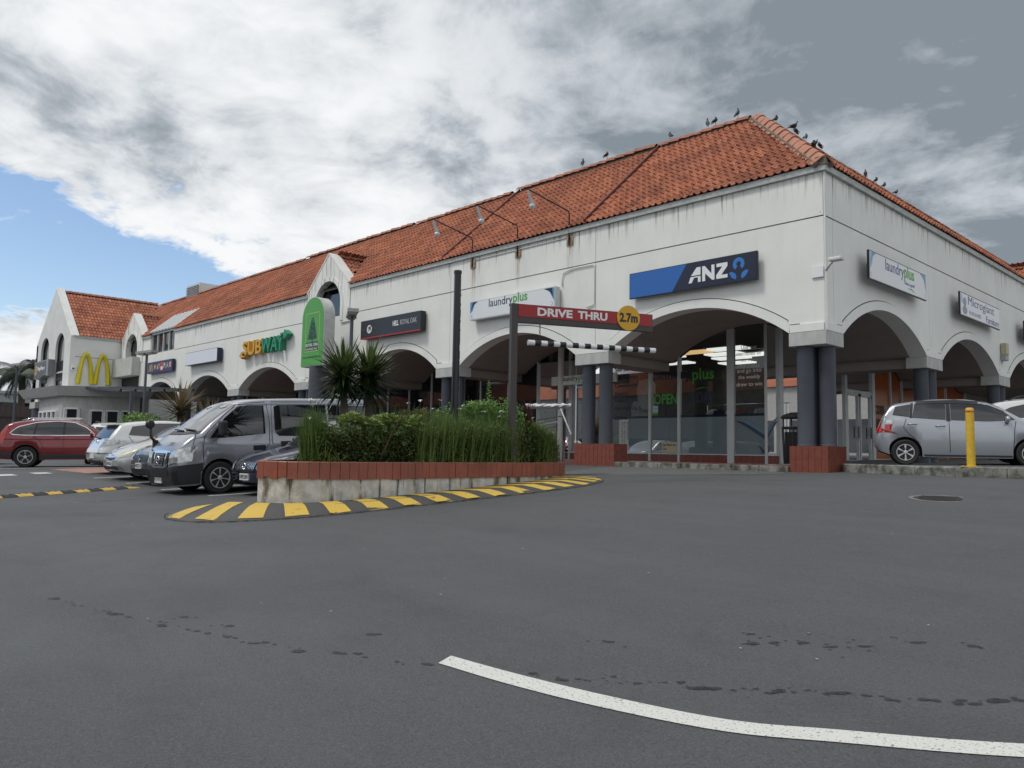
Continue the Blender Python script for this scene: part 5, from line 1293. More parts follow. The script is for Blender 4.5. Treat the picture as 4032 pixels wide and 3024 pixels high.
    def mirror(s, x, z, m, w=0.10, h=0.15, d=0.18, out=0.11):
        for sg in (-1, 1):
            hpt = s.cast('L' if sg > 0 else 'R', x, z)[0]
            y = hpt.y if hpt else sg * s.sp['W'] / 2
            mm = MB(); rings = []
            for k in range(7):
                u = -1 + 2 * k / 6; sc_ = math.sqrt(max(1 - abs(u) ** 3, 0.06))
                rings.append([(x - s.L / 2 + w / 2 * sc_ * math.cos(a), y + sg * (out + d / 2 * u), z + 0.05 + h / 2 * sc_ * math.sin(a)) for a in (2 * PI * j / 14 for j in range(14))])
            o = mm.loft(rings).build('door_mirror', m, s.root, smooth=True)
            MB().bar((x - s.L / 2, y - sg * .03, z - .01), (x - s.L / 2, y + sg * out, z + 0.02), 0.07, 0.04).build('mirror_arm', M_black, o)
    def handle(s, x, z, m, w=0.17):
        for v in 'LR':
            c = s.cast(v, x, z)[0]
            if c: sg = 1 if v == 'L' else -1; MB().tube([(x - s.L / 2 - w / 2, c.y - sg * .005, z), (x - s.L / 2 - w / 4, c.y + sg * .03, z + .005), (x - s.L / 2 + w / 4, c.y + sg * .03, z + .005), (x - s.L / 2 + w / 2, c.y - sg * .005, z)], .014, 8).build('door_handle', m, s.root, smooth=True)

PLAN = [(0, .70), (.05, .80), (.15, .885), (.35, .95), (.8, .985), (1.4, 1.0)]
def plan(L, f0=.70, r0=.74): return [(0, f0), (.05, f0 + .09), (.15, f0 + .17), (.35, .945), (.8, .985), (1.4, 1.0), (L - 1.2, 1.0), (L - .6, .975), (L - .3, .94), (L - .12, r0 + .13), (L - .04, r0 + .06), (L, r0)]

# ---- grey van
VL = 4.70
van_s = dict(L=VL, W=1.70, r=0.335, axles=(0.86, 3.42), cat='van', wheel='seven', tum=0.10,
    plan=[(0, .80), (.05, .88), (.14, .94), (.35, .985), (.9, 1), (VL - .5, 1), (VL - .1, .97), (VL, .90)],
    top=[(0, 1.00), (.10, 1.10), (.32, 1.24), (.48, 1.29), (.75, 1.52), (1.15, 1.80), (1.38, 1.91), (1.8, 1.965), (3.0, 1.985), (VL - .5, 1.98), (VL - .1, 1.955), (VL, 1.86)],
    low=[(0, .20), (.3, .20), (.5, .22), (1.4, .24), (VL - .6, .26), (VL, .34)],
    belt=[(0, .92), (.4, 1.16), (1.0, 1.08), (2.0, 1.06), (VL, 1.08)], nose=[(.2, .02), (.5, -.05), (.75, -.03), (1.0, .06), (1.2, .10)])
P_van = carpaint('van_grey', (0.28, 0.295, 0.33), 0.45, 0.3)
van = Car('parked_van', 'dark silver grey van with round mirror on its bonnet corner', van_s, (-8.60, -9.45), (0, -1), P_van)
M_bump = mat('van_bumper', (0.024, 0.025, 0.028), 0.6, var=0.1)
van.drape('bumper', 'F', [(-.80, .24), (0, .20), (.80, .24)], [(-.80, .62), (-.4, .58), (0, .56), (.4, .58), (.80, .62)], M_bump, 0.02, nu=24, nv=6)
van.both('bumper_side', [(.02, .24), (.50, .24)], [(.02, .62), (.50, .66)], M_bump, 0.014)
van.drape('lower_intake', 'F', [(-.45, .40), (.45, .40)], [(-.45, .55), (.45, .55)], M_black, 0.026, nu=12)
for k in range(4): van.drape('intake_bar', 'F', [(-.44, .415 + .036 * k), (.44, .415 + .036 * k)], [(-.44, .430 + .036 * k), (.44, .430 + .036 * k)], M_trim, 0.036, nu=12, nv=1)
van.drape('grille_surround', 'F', [(-.42, .60), (-.28, .56), (.28, .56), (.42, .60)], [(-.47, .90), (-.2, .92), (.2, .92), (.47, .90)], M_chrome, 0.03, nu=16)
van.drape('grille', 'F', [(-.20, .60), (.20, .60)], [(-.26, .86), (.26, .86)], M_black, 0.040, nu=10)
for i in range(5):
    for j in range(6):
        if 1.5 < j < 3.5 and 1 < i < 4: continue
        z = .625 + .05 * i; y = -.20 + .075 * j + (.0375 if i % 2 else 0)
        if abs(y) < .22: van.drape('grille_mesh', 'F', [(y - .028, z), (y + .028, z)], [(y - .028, z + .008), (y + .028, z + .008)], M_galv, 0.048, nu=1, nv=1)
MB().tube([Vector((van.cast('F', 0, .73)[0].x - .06, .075 * math.cos(a), .73 + .075 * math.sin(a))) for a in (2 * PI * k / 20 for k in range(21))], 0.013, 8).build('badge', M_chrome, van.root, smooth=True)
MB().bar((van.cast('F', 0, .73)[0].x - .065, -.10, .73), (van.cast('F', 0, .73)[0].x - .065, .10, .73), 0.03, 0.03).build('badge_bar', M_chrome, van.root)
for yy in (-1, 1): van.drape('grille_vent', 'F', [(yy * .32, .64), (yy * .40, .66)], [(yy * .36, .88), (yy * .43, .88)], M_black, 0.04, nu=3)
for v, sg in (('L', 1), ('R', -1)):
    van.drape('headlight', 'F', [(sg * .46, .63), (sg * .83, .70)], [(sg * .49, .88), (sg * .835, .98)], M_lamp_c, 0.02, nu=10)
    van.drape('headlight', v, [(.0, .66), (.33, .72)], [(.03, .92), (.35, 1.02)], M_lamp_c, 0.012, nu=8)
    van.drape('fog_light', 'F', [(sg * .58, .34), (sg * .74, .36)], [(sg * .58, .50), (sg * .74, .50)], M_black, 0.035, nu=4)
van.plate('F', .315, 'KJT473', yc=0.12)
van.drape('windscreen', 'F', [(-.70, 1.31), (-.4, 1.285), (0, 1.275), (.4, 1.285), (.70, 1.31)], [(-.64, 1.86), (0, 1.885), (.64, 1.86)], mat('windscreen', (0.012, 0.014, 0.016), 0.015, spec=1.0, coat=1.0), 0.008, nu=16, nv=10)
van.drape('cowl', 'F', [(-.72, 1.245), (0, 1.235), (.72, 1.245)], [(-.72, 1.305), (0, 1.275), (.72, 1.305)], M_black, 0.010, nu=14, nv=2)
for a, b, z0, z1 in ((-.55, .05, 1.30, 1.335), (.0, .62, 1.295, 1.325)):
    pa, pb = van.cast('F', a, z0)[0], van.cast('F', b, z1)[0]
    if pa and pb: MB().bar(pa + Vector((-.03, 0, .02)), pb + Vector((-.03, 0, .02)), 0.03, 0.02).build('wiper', M_black, van.root)
van.both('door', [(.50, .30), (1.30, .66), (1.42, .62), (1.78, .30), (1.80, .30)], [(.52, 1.12), (1.0, 1.14), (1.5, 1.14), (1.80, 1.14)], P_van, 0.007, nu=22, nv=10) if False else None
van.seams([(.52, .62), (.50, 1.0), (.56, 1.22), (1.02, 1.66), (1.30, 1.86), (1.92, 1.90), (1.98, 1.5), (1.97, 1.0), (1.62, .70)])
van.seams([(2.02, .30), (2.03, 1.0), (2.04, 1.90), (3.3, 1.90)])
van.seams([(0.30, 1.02), (.37, 1.2), (.46, 1.285)])
van.both('side_window', [(.66, 1.16), (.95, 1.155), (1.88, 1.22)], [(.98, 1.56), (1.28, 1.80), (1.50, 1.825), (1.86, 1.825)], M_carglass, 0.008, nu=16, nv=6)
van.both('sliding_door_window', [(2.10, 1.30), (2.16, 1.16), (3.38, 1.13)], [(2.10, 1.80), (2.2, 1.83), (3.38, 1.83)], M_carglass, 0.008, nu=14, nv=6)
van.both('rear_window', [(3.44, 1.13), (4.55, 1.16)], [(3.44, 1.83), (4.55, 1.80)], M_carglass, 0.008, nu=12, nv=6)
van.both('gutter', [(.95, 1.845), (4.6, 1.845)], [(.95, 1.86), (4.6, 1.86)], P_van, 0.02, nu=30, nv=1)
van.both('handle_recess', [(1.58, .87), (1.86, .87)], [(1.58, .97), (1.86, .97)], M_black, 0.008, nu=4, nv=2)
van.both('sliding_handle', [(2.22, .82), (2.46, .82)], [(2.22, 1.04), (2.46, 1.04)], M_black, 0.008, nu=4, nv=2)
van.both('sliding_handle_cover', [(2.38, .84), (2.46, .86)], [(2.38, 1.02), (2.46, 1.0)], P_van, 0.016, nu=3, nv=2)
for sg in (-1, 1):
    y = sg * .80
    o = box('door_mirror', (-VL / 2 + .78, -VL / 2 + .92, min(y + sg * .10, y + sg * .30), max(y + sg * .10, y + sg * .30), 1.20, 1.50), M_black, van.root, bevel=0.04)
    MB().bar((-VL / 2 + .86, y - sg * .02, 1.22), (-VL / 2 + .86, y + sg * .2, 1.26), 0.12, 0.06).build('mirror_arm', M_black, o)
# kerb-view mirror on the bonnet corner
pm = van.cast('F', .70, 1.05)[0]
km = MB().tube([pm + Vector((0, 0, .02)), pm + Vector((-.10, .03, .14)), pm + Vector((-.12, .0, .34))], [.035, .03, .028], 10).build('kerb_mirror_stalk', M_black, van.root, smooth=True)
lathe([(.02, -.05), (.07, -.045), (.095, -.01), (.095, .02), (.02, .03)], 18, 'Y', pm + Vector((-.13, 0, .42))).build('kerb_mirror', M_black, km, smooth='auto')
box('kerb_mirror_foot', (pm.x - .06, pm.x + .04, pm.y - .02, pm.y + .09, pm.z - .10, pm.z + .08), M_black, km, bevel=0.02)

# ---- helper for hatchbacks and sedans
def std_car(c, sp, roof_trim=None, chrome_line=False, dark_sill=False):
    pass
def glaze(c, front, rear, sides, seam=True):
    if front: c.drape('windscreen', 'F', front[0], front[1], M_carglass, 0.006, nu=14, nv=8)
    if rear: c.drape('rear_window', 'B', rear[0], rear[1], M_carglass, 0.006, nu=12, nv=6)
    for lo, up in sides: c.both('side_window', lo, up, M_carglass, 0.006, nu=14, nv=5)

# ---- navy sedan beside the planter
SLn = 4.56
sed_s = dict(L=SLn, W=1.76, r=0.31, axles=(0.90, 3.58), wheel='seven', plan=plan(SLn, .66, .70), tum=.42,
    top=[(0, .66), (.08, .72), (.25, .78), (.7, .87), (1.12, .945), (1.22, .965), (1.7, 1.26), (2.05, 1.43), (2.5, 1.475), (2.95, 1.46), (3.4, 1.33), (3.9, 1.06), (4.05, 1.02), (4.4, .99), (SLn, .93)],
    low=[(0, .24), (.3, .19), (SLn - .4, .21), (SLn, .30)], belt=[(0, .62), (1.1, .87), (2, .91), (3.6, .95), (SLn, .92)], nose=[(.2, .06), (.42, -.02), (.6, .0), (.75, .08)])
P_navy = carpaint('navy_paint', (0.010, 0.014, 0.045), 0.3, 0.25)
sed = Car('parked_sedan', 'navy blue sedan half hidden behind the planter', sed_s, (-6.42, -8.75), (0, -1), P_navy)
glaze(sed, ([(-.66, .99), (0, .965), (.66, .99)], [(-.55, 1.38), (0, 1.415), (.55, 1.38)]), None, [([(1.55, .96), (3.3, 1.0)], [(1.85, 1.26), (2.2, 1.385), (2.7, 1.40), (3.15, 1.30)])])
sed.drape('grille', 'F', [(-.36, .50), (0, .47), (.36, .50)], [(-.44, .67), (0, .69), (.44, .67)], M_black, 0.010, nu=14)
for k in range(13):
    y = -.38 + .063 * k; dy = .02 if y > 0 else -.02
    sed.drape('grille_bar', 'F', [(y - dy, .51), (y + .018 - dy, .51)], [(y + dy, .66), (y + .018 + dy, .66)], M_chrome, 0.018, nu=1, nv=2)
sed.drape('grille_rail', 'F', [(-.40, .575), (.40, .575)], [(-.41, .60), (.41, .60)], M_chrome, 0.022, nu=10, nv=1)
MB().tube([Vector((sed.cast('F', 0, .59)[0].x - .03, .06 * math.cos(a), .59 + .06 * math.sin(a))) for a in (2 * PI * k / 18 for k in range(19))], 0.012, 8).build('badge', M_chrome, sed.root, smooth=True)
for v, sg in (('L', 1), ('R', -1)):
    sed.drape('headlight', 'F', [(sg * .47, .53), (sg * .60, .50), (sg * .80, .58)], [(sg * .49, .66), (sg * .62, .70), (sg * .82, .74)], M_lamp_c, 0.010, nu=10)
    sed.drape('headlight', v, [(.10, .58), (.62, .74)], [(.12, .70), (.64, .80)], M_lamp_c, 0.008, nu=8)
    sed.drape('bonnet_gap', 'T', [(.12, sg * .56), (1.1, sg * .70)], [(.12, sg * .57), (1.1, sg * .712)], M_seam, 0.004, nu=12, nv=1)
sed.plate('F', .39, 'NPD509', yc=0.0); sed.drape('lower_lip', 'F', [(-.7, .24), (0, .22), (.7, .24)], [(-.7, .27), (0, .25), (.7, .27)], M_seam, 0.02, nu=14, nv=1)
sed.mirror(1.55, .97, P_navy); sed.seams([(1.2, .3), (1.18, .8), (1.3, .92)]); sed.seams([(2.35, .28), (2.38, .92)])

# ---- small dark hatchback and silver hybrid, noses to the aisle
SwL = 3.76
swi_s = dict(L=SwL, W=1.69, r=0.30, axles=(0.75, 3.14), plan=plan(SwL, .70, .76), tum=.34,
    top=[(0, .68), (.07, .78), (.2, .86), (.55, .96), (.85, 1.02), (.95, 1.05), (1.35, 1.33), (1.65, 1.47), (2.1, 1.525), (2.9, 1.50), (3.4, 1.42), (3.6, 1.2), (3.72, .92), (SwL, .78)],
    low=[(0, .24), (.3, .19), (SwL, .28)], belt=[(0, .64), (.8, .93), (2, .97), (SwL, 1.02)], nose=[(.2, .05), (.4, -.03), (.6, .0), (.8, .06)])
P_slate = carpaint('slate_paint', (0.055, 0.065, 0.085), 0.5, 0.25)
swi = Car('parked_hatchback', 'small dark grey hatchback squeezed between the hybrid and the van', swi_s, (-11.25, -9.45), (0, -1), P_slate)
glaze(swi, ([(-.64, 1.06), (0, 1.04), (.64, 1.06)], [(-.55, 1.42), (0, 1.45), (.55, 1.42)]), ([(-.6, 1.05), (.6, 1.05)], [(-.52, 1.36), (.52, 1.36)]), [([(1.2, 1.02), (3.2, 1.06)], [(1.5, 1.34), (1.8, 1.43), (2.6, 1.44), (3.1, 1.38)])])
swi.drape('grille', 'F', [(-.42, .54), (.42, .54)], [(-.46, .70), (0, .72), (.46, .70)], M_black, 0.010, nu=12)
swi.drape('lower_intake', 'F', [(-.55, .26), (.55, .26)], [(-.5, .40), (.5, .40)], M_black, 0.010, nu=12)
for k in range(3): swi.drape('intake_bar', 'F', [(-.5, .28 + .04 * k), (.5, .28 + .04 * k)], [(-.5, .292 + .04 * k), (.5, .292 + .04 * k)], M_trim, 0.018, nu=8, nv=1)
swi.drape('chrome_lip', 'F', [(-.6, .235), (0, .225), (.6, .235)], [(-.6, .25), (0, .24), (.6, .25)], M_chrome, 0.02, nu=10, nv=1)
F = frame((swi.cast('F', .05, .58)[0].x - .02, .07, .57), (0, -1, 0), (0, 0, 1)); MB().prism([(0, .05), (.05, .12), (.14, .12), (.09, .07), (.14, .03), (.09, -.03), (0, -.03), (.06, .03)], F, 0.012).build('badge', M_chrome, swi.root)
for v, sg in (('L', 1), ('R', -1)):
    swi.drape('headlight', 'F', [(sg * .50, .60), (sg * .78, .66)], [(sg * .54, .78), (sg * .80, .88)], M_lamp_c, 0.010, nu=8); swi.drape('headlight', v, [(.08, .66), (.5, .80)], [(.1, .84), (.52, .93)], M_lamp_c, 0.008)
swi.plate('F', .46, 'NPZ511'); swi.mirror(1.2, 1.04, P_slate)
PrL = 4.45
pri_s = dict(L=PrL, W=1.73, r=0.31, axles=(0.92, 3.62), plan=plan(PrL, .60, .74), tum=.38,
    top=[(0, .60), (.06, .68), (.2, .76), (.6, .90), (1.0, 1.01), (1.15, 1.06), (1.7, 1.34), (2.1, 1.46), (2.5, 1.49), (3.0, 1.46), (3.7, 1.27), (4.2, 1.08), (4.35, .98), (PrL, .80)],
    low=[(0, .23), (.3, .18), (PrL, .28)], belt=[(0, .58), (1.0, .93), (2, .96), (PrL, 1.0)], nose=[(.2, .08), (.4, -.02), (.55, -.01), (.75, .08)])
P_silver = carpaint('silver_paint', (0.50, 0.51, 0.52), 0.55, 0.3)
pri = Car('parked_hybrid', 'silver wedge-nosed car beside the white hatchback', pri_s, (-13.35, -9.1), (0, -1), P_silver)
glaze(pri, ([(-.66, 1.08), (0, 1.06), (.66, 1.08)], [(-.56, 1.42), (0, 1.45), (.56, 1.42)]), None, [([(1.4, 1.01), (3.5, 1.05)], [(1.8, 1.32), (2.2, 1.42), (2.8, 1.41), (3.3, 1.29)])])
pri.drape('upper_intake', 'F', [(-.32, .53), (0, .50), (.32, .53)], [(-.34, .57), (0, .56), (.34, .57)], M_black, 0.008, nu=10, nv=2)
pri.drape('lower_intake', 'F', [(-.62, .27), (.62, .27)], [(-.55, .36), (.55, .36)], M_black, 0.008, nu=10)
pri.drape('chrome_strip', 'F', [(-.36, .585), (0, .575), (.36, .585)], [(-.36, .605), (0, .595), (.36, .605)], M_chrome, 0.012, nu=10, nv=1)
MB().tube([Vector((pri.cast('F', 0, .64)[0].x - .01, .075 * math.cos(a), .64 + .05 * math.sin(a))) for a in (2 * PI * k / 18 for k in range(19))], 0.011, 8).build('badge', M_chrome, pri.root, smooth=True)
for v, sg in (('L', 1), ('R', -1)):
    pri.drape('headlight', 'F', [(sg * .38, .56), (sg * .72, .60)], [(sg * .44, .64), (sg * .78, .84)], mat('clouded_lamp_' + v, (0.50, 0.50, 0.43), 0.25), 0.010, nu=8); pri.drape('headlight', v, [(.08, .60), (.7, .82)], [(.1, .72), (.74, .92)], MATS['clouded_lamp_L'], 0.008)
    pri.drape('bonnet_gap', 'T', [(.12, sg * .45), (1.05, sg * .66)], [(.12, sg * .46), (1.05, sg * .672)], M_seam, 0.004, nu=12, nv=1)
pri.plate('F', .42, 'DWY656', yc=0.0); pri.mirror(1.55, 1.04, P_silver); pri.seams([(1.25, .3), (1.22, .8), (1.35, .95)])

# ---- white hatchback, tail to the camera
HL = 4.26
hat_s = dict(L=HL, W=1.76, r=0.315, axles=(0.88, 3.48), plan=plan(HL, .66, .72), tum=.36,
    top=[(0, .66), (.1, .76), (.4, .88), (.9, .99), (1.05, 1.03), (1.6, 1.34), (2.0, 1.47), (2.5, 1.515), (3.2, 1.485), (3.72, 1.42), (3.80, 1.385), (4.0, 1.16), (4.12, 1.0), (4.20, .86), (HL, .74)],
    low=[(0, .24), (.3, .19), (HL - .4, .22), (HL, .34)], belt=[(0, .62), (1, .92), (2, .95), (3, 1.0), (HL, 1.02)], tail=[(.2, -.08), (.45, .03), (.6, .05), (.8, 0), (1.0, -.04)])
P_white = carpaint('pearl_white', (0.66, 0.67, 0.67), 0.15, 0.25)
hat = Car('parked_hatchback', 'white hatchback parked nose in with its tail to the aisle', hat_s, (-16.2, -8.75), (0, 1), P_white)
glaze(hat, None, ([(-.60, 1.02), (0, 1.0), (.60, 1.02)], [(-.54, 1.36), (0, 1.375), (.54, 1.36)]), [([(1.3, .99), (2.5, 1.02), (3.62, 1.10)], [(1.7, 1.34), (2.1, 1.43), (2.8, 1.43), (3.5, 1.34)])])
box('roof_spoiler', (HL / 2 - .62, HL / 2 - .30, -.56, .56, 1.385, 1.43), P_white, hat.root, bevel=0.018)
for v, sg in (('L', 1), ('R', -1)):
    hat.drape('tail_light', 'B', [(sg * .38, .80), (sg * .60, .76), (sg * .84, .84)], [(sg * .38, .86), (sg * .62, .98), (sg * .84, .95)], M_lamp_c, 0.012, nu=10); hat.drape('tail_light', v, [(3.86, .86), (4.22, .80)], [(3.84, .97), (4.16, 1.0)], M_lamp_c, 0.01)
    for k in range(3): hat.drape('tail_light_bar', 'B', [(sg * .42, .80 + .045 * k), (sg * .82, .83 + .045 * k)], [(sg * .42, .812 + .045 * k), (sg * .82, .842 + .045 * k)], M_galv, 0.02, nu=6, nv=1)
    hat.drape('bumper_strip', 'B', [(sg * .38, .58), (sg * .78, .58)], [(sg * .38, .60), (sg * .78, .60)], M_seam, 0.012, nu=6, nv=1)
hat.drape('tailgate', 'B', [(-.50, .62), (0, .60), (.50, .62)], [(-.40, .96), (0, .97), (.40, .96)], P_white, 0.012, nu=12)
MB().tube([Vector((hat.cast('B', 0, .90)[0].x + .03, .085 * math.cos(a), .90 + .06 * math.sin(a))) for a in (2 * PI * k / 18 for k in range(19))], 0.013, 8).build('badge', M_chrome, hat.root, smooth=True)
hat.plate('B', .52, None); hat.drape('lower_valance', 'B', [(-.62, .33), (0, .31), (.62, .33)], [(-.66, .40), (0, .38), (.66, .40)], M_trim, 0.012, nu=12)
pw_ = hat.cast('B', -.1, 1.0)[0]; MB().tube([pw_ + Vector((.02, .1, 0)), pw_ + Vector((.04, -.1, .04)), pw_ + Vector((.03, -.32, .05))], [.03, .02, .012], 8).build('wiper', M_black, hat.root)
hat.seams([(2.42, .3), (2.40, .98)]); hat.seams([(3.10, .60), (3.46, .80), (3.62, 1.06)]); hat.handle(2.62, .90, P_white); hat.mirror(1.4, 1.02, P_white)

# ---- red sport utility
RL = 4.53
red_s = dict(L=RL, W=1.82, r=0.362, axles=(0.93, 3.55), wheel='ten', plan=plan(RL, .72, .80), tum=.26,
    top=[(0, .86), (.1, .96), (.5, 1.06), (1.0, 1.14), (1.2, 1.19), (1.75, 1.50), (2.1, 1.63), (2.6, 1.675), (3.3, 1.65), (3.9, 1.57), (4.15, 1.47), (4.35, 1.18), (4.46, .98), (RL, .80)],
    low=[(0, .34), (.3, .27), (RL - .4, .28), (RL, .40)], belt=[(0, .80), (1.1, 1.08), (2, 1.08), (RL, 1.10)], tail=[(.3, -.04), (.55, .05), (.8, .03), (1.2, -.02)])
P_red = carpaint('deep_red', (0.20, 0.012, 0.018), 0.35, 0.22)
red = Car('red_suv', 'dark red sport utility vehicle at the left edge', red_s, (-23.5, -9.55), (0.34, 0.94), P_red)
red.both('side_window', [(1.48, 1.13), (2.5, 1.12), (3.5, 1.12), (4.0, 1.15)], [(1.70, 1.36), (2.1, 1.545), (2.6, 1.585), (3.2, 1.54), (3.75, 1.40), (4.0, 1.20)], M_carglass, 0.008, nu=26, nv=6)
red.seams([(1.46, 1.12), (2.5, 1.105), (3.6, 1.105), (3.98, 1.13), (4.05, 1.19), (3.8, 1.40), (3.25, 1.555), (2.6, 1.605), (2.1, 1.565), (1.70, 1.38), (1.46, 1.15)], w=0.024, m=M_chrome, off=0.014, name='window_trim')
red.seams([(2.42, 1.13), (2.40, 1.58)], w=0.07, m=M_black, off=0.012, name='door_pillar'); red.seams([(3.32, 1.13), (3.24, 1.53)], w=0.05, m=M_black, off=0.012, name='door_pillar')
red.seams([(2.42, .46), (2.42, 1.10)]); red.seams([(3.0, .60), (3.12, .9), (3.34, 1.10)]); red.seams([(.7, .98), (2, .965), (3.4, .965), (4.4, .96)], w=0.02)
red.both('cladding', [(1.36, .31), (3.10, .31)], [(1.36, .46), (3.10, .46)], M_trim, 0.012, nu=14); red.both('cladding', [(3.96, .34), (4.5, .40)], [(3.96, .52), (4.5, .54)], M_trim, 0.012, nu=8)
for xc in red_s['axles']:
    for v in 'LR': red.seam(v, [(xc + .445 * math.cos(a), .362 + .445 * math.sin(a)) for a in (R_(-5 + 190 * k / 14) for k in range(15))], w=0.05, m=M_trim, off=0.014, name='arch_trim')
red.handle(2.62, 1.02, P_red); red.handle(3.35, 1.02, P_red); red.mirror(1.55, 1.10, P_red)
for v, sg in (('L', 1), ('R', -1)): red.drape('tail_light', v, [(4.22, .82), (4.50, .80)], [(4.08, 1.44), (4.24, 1.40)], M_lamp_r, 0.012, nu=5, nv=8)
for v, sg in (('L', 1), ('R', -1)): red.drape('tail_light', 'B', [(sg * .62, .85), (sg * .86, .85)], [(sg * .60, 1.40), (sg * .72, 1.40)], M_lamp_r, 0.012, nu=4, nv=8)
red.drape('rear_window', 'B', [(-.58, 1.13), (.58, 1.13)], [(-.54, 1.46), (.54, 1.46)], M_carglass, 0.008); red.drape('windscreen', 'F', [(-.68, 1.22), (.68, 1.22)], [(-.58, 1.58), (.58, 1.58)], M_carglass, 0.008)
for sg in (-1, 1): MB().tube([(-.45, sg * .60, 1.66), (-.3, sg * .60, 1.72), (1.2, sg * .60, 1.70), (1.45, sg * .60, 1.62)], .018, 8).build('roof_rail', M_chrome, red.root, smooth=True)

# ---- white car beyond, its tail to the right; pale car at the far left edge
est = dict(red_s); est['wheel'] = 'five'; P_white2 = carpaint('plain_white', (0.68, 0.69, 0.69), 0.05, 0.3)
w2 = Car('white_estate', 'white car facing away in the row behind the white hatchback', est, (-27.2, -6.95), (-0.93, 0.36), P_white2)
w2.both('side_window', [(1.48, 1.13), (2.5, 1.12), (3.9, 1.15)], [(1.70, 1.36), (2.1, 1.545), (2.6, 1.585), (3.2, 1.56), (3.9, 1.45)], M_carglass, 0.008, nu=26, nv=6)
w2.drape('rear_window', 'B', [(-.58, 1.13), (.58, 1.13)], [(-.54, 1.46), (.54, 1.46)], M_carglass, 0.008)
for v, sg in (('L', 1), ('R', -1)): w2.drape('tail_light', v, [(4.10, 1.10), (4.34, 1.10)], [(4.02, 1.52), (4.14, 1.46)], M_lamp_r, 0.014); w2.drape('tail_light', 'B', [(sg * .64, 1.10), (sg * .84, 1.10)], [(sg * .60, 1.48), (sg * .72, 1.48)], M_lamp_r, 0.012)
w2.seams([(2.42, 1.13), (2.40, 1.58)], w=0.06, m=P_white2, off=0.012, name='door_pillar'); w2.mirror(1.5, 1.10, M_black); MB().tube([(.9, -.3, 1.62), (1.15, -.3, 1.9)], .006, 6).build('aerial', M_black, w2.root)
for sg in (-1, 1): MB().tube([(-.45, sg * .60, 1.66), (-.3, sg * .60, 1.72), (1.2, sg * .60, 1.70), (1.45, sg * .60, 1.62)], .018, 8).build('roof_rail', M_black, w2.root, smooth=True)
pl_ = Car('pale_car', 'pale silver car cut off by the left edge behind the red vehicle', dict(pri_s), (-29.0, -12.6), (0.34, 0.94), P_silver)
glaze(pl_, None, ([(-.55, 1.1), (.55, 1.1)], [(-.5, 1.3), (.5, 1.3)]), [([(1.4, 1.01), (3.5, 1.05)], [(1.8, 1.32), (2.2, 1.42), (2.8, 1.41), (3.3, 1.29)])])

# ---- silver small car and white utility vehicle on the raised bay at the right
FL_ = 3.83
fit_s = dict(L=FL_, W=1.675, r=0.292, axles=(0.78, 3.23), wheel='cover', plan=plan(FL_, .70, .80), tum=.30,
    top=[(0, .66), (.1, .78), (.4, .90), (.75, 1.0), (.9, 1.07), (1.3, 1.31), (1.65, 1.455), (2.1, 1.52), (2.7, 1.515), (3.25, 1.455), (3.50, 1.40), (3.62, 1.24), (3.72, 1.04), (3.79, .84), (FL_, .60)],
    low=[(0, .24), (.3, .18), (FL_ - .4, .20), (FL_, .32)], belt=[(0, .62), (.9, .92), (2, .97), (3, 1.05), (FL_, 1.08)], tail=[(.2, -.10), (.45, .03), (.65, .05), (.9, 0), (1.1, 0)])
P_sil2 = carpaint('silver_blue_paint', (0.36, 0.38, 0.42), 0.5, 0.28)
HF = Vector((0.925, 0.38)).normalized()
hx, hy = 2.25, 2.30
fit = Car('silver_hatchback', 'silver small hatchback behind the yellow bollard', fit_s, (hx, hy), HF, P_sil2, z=1.47)
fit.both('side_window', [(1.06, 1.03), (1.55, 1.0), (2.30, 1.03)], [(1.30, 1.24), (1.62, 1.36), (2.30, 1.415)], M_carglass, 0.008, nu=14); fit.both('side_window', [(2.40, 1.035), (3.08, 1.085)], [(2.40, 1.415), (3.02, 1.40)], M_carglass, 0.008); fit.both('quarter_window', [(3.14, 1.10), (3.48, 1.15)], [(3.10, 1.395), (3.42, 1.34)], M_carglass, 0.008)
fit.seams([(2.35, 1.0), (2.35, 1.45)], w=0.08, m=M_black, off=0.010, name='door_pillar'); fit.seams([(3.11, 1.08), (3.07, 1.42)], w=0.05, m=M_black, off=0.010, name='door_pillar')
fit.seams([(1.25, 1.25), (1.6, 1.40), (2.2, 1.45), (3.0, 1.43)], w=0.07, m=mat('weather_shield', (0.03, 0.03, 0.032), 0.2), off=0.02, name='weather_shield')
fit.seams([(2.33, .30), (2.34, 1.0)]); fit.seams([(2.92, .50), (3.16, .72), (3.26, .86), (3.20, 1.06)]); fit.seams([(1.12, .32), (1.08, .85), (1.05, 1.0)]); fit.seams([(3.36, .70), (3.78, .82)])
fit.handle(2.52, .89, P_sil2, .20); fit.handle(3.08, .93, P_sil2, .20); fit.mirror(1.22, .99, P_sil2)
fit.both('sill', [(1.14, .21), (2.85, .21)], [(1.14, .25), (2.85, .25)], M_trim, 0.01, nu=12, nv=1)
for v, sg in (('L', 1), ('R', -1)):
    fit.drape('tail_light', v, [(3.52, .79), (3.66, .79)], [(3.49, .93), (3.64, .93)], M_lamp_r, 0.010, nu=4); fit.drape('tail_light_clear', v, [(3.49, .93), (3.64, .93)], [(3.45, 1.05), (3.59, 1.05)], M_lamp_c, 0.010, nu=4)
    fit.drape('tail_light', 'B', [(sg * .66, .74), (sg * .80, .74)], [(sg * .62, 1.04), (sg * .72, 1.04)], M_lamp_r, 0.01)
glaze(fit, ([(-.62, 1.08), (0, 1.06), (.62, 1.08)], [(-.54, 1.40), (0, 1.44), (.54, 1.40)]), ([(-.55, 1.08), (.55, 1.08)], [(-.5, 1.36), (.5, 1.36)]), [])
suv_s = dict(red_s); suv_s['wheel'] = 'five'
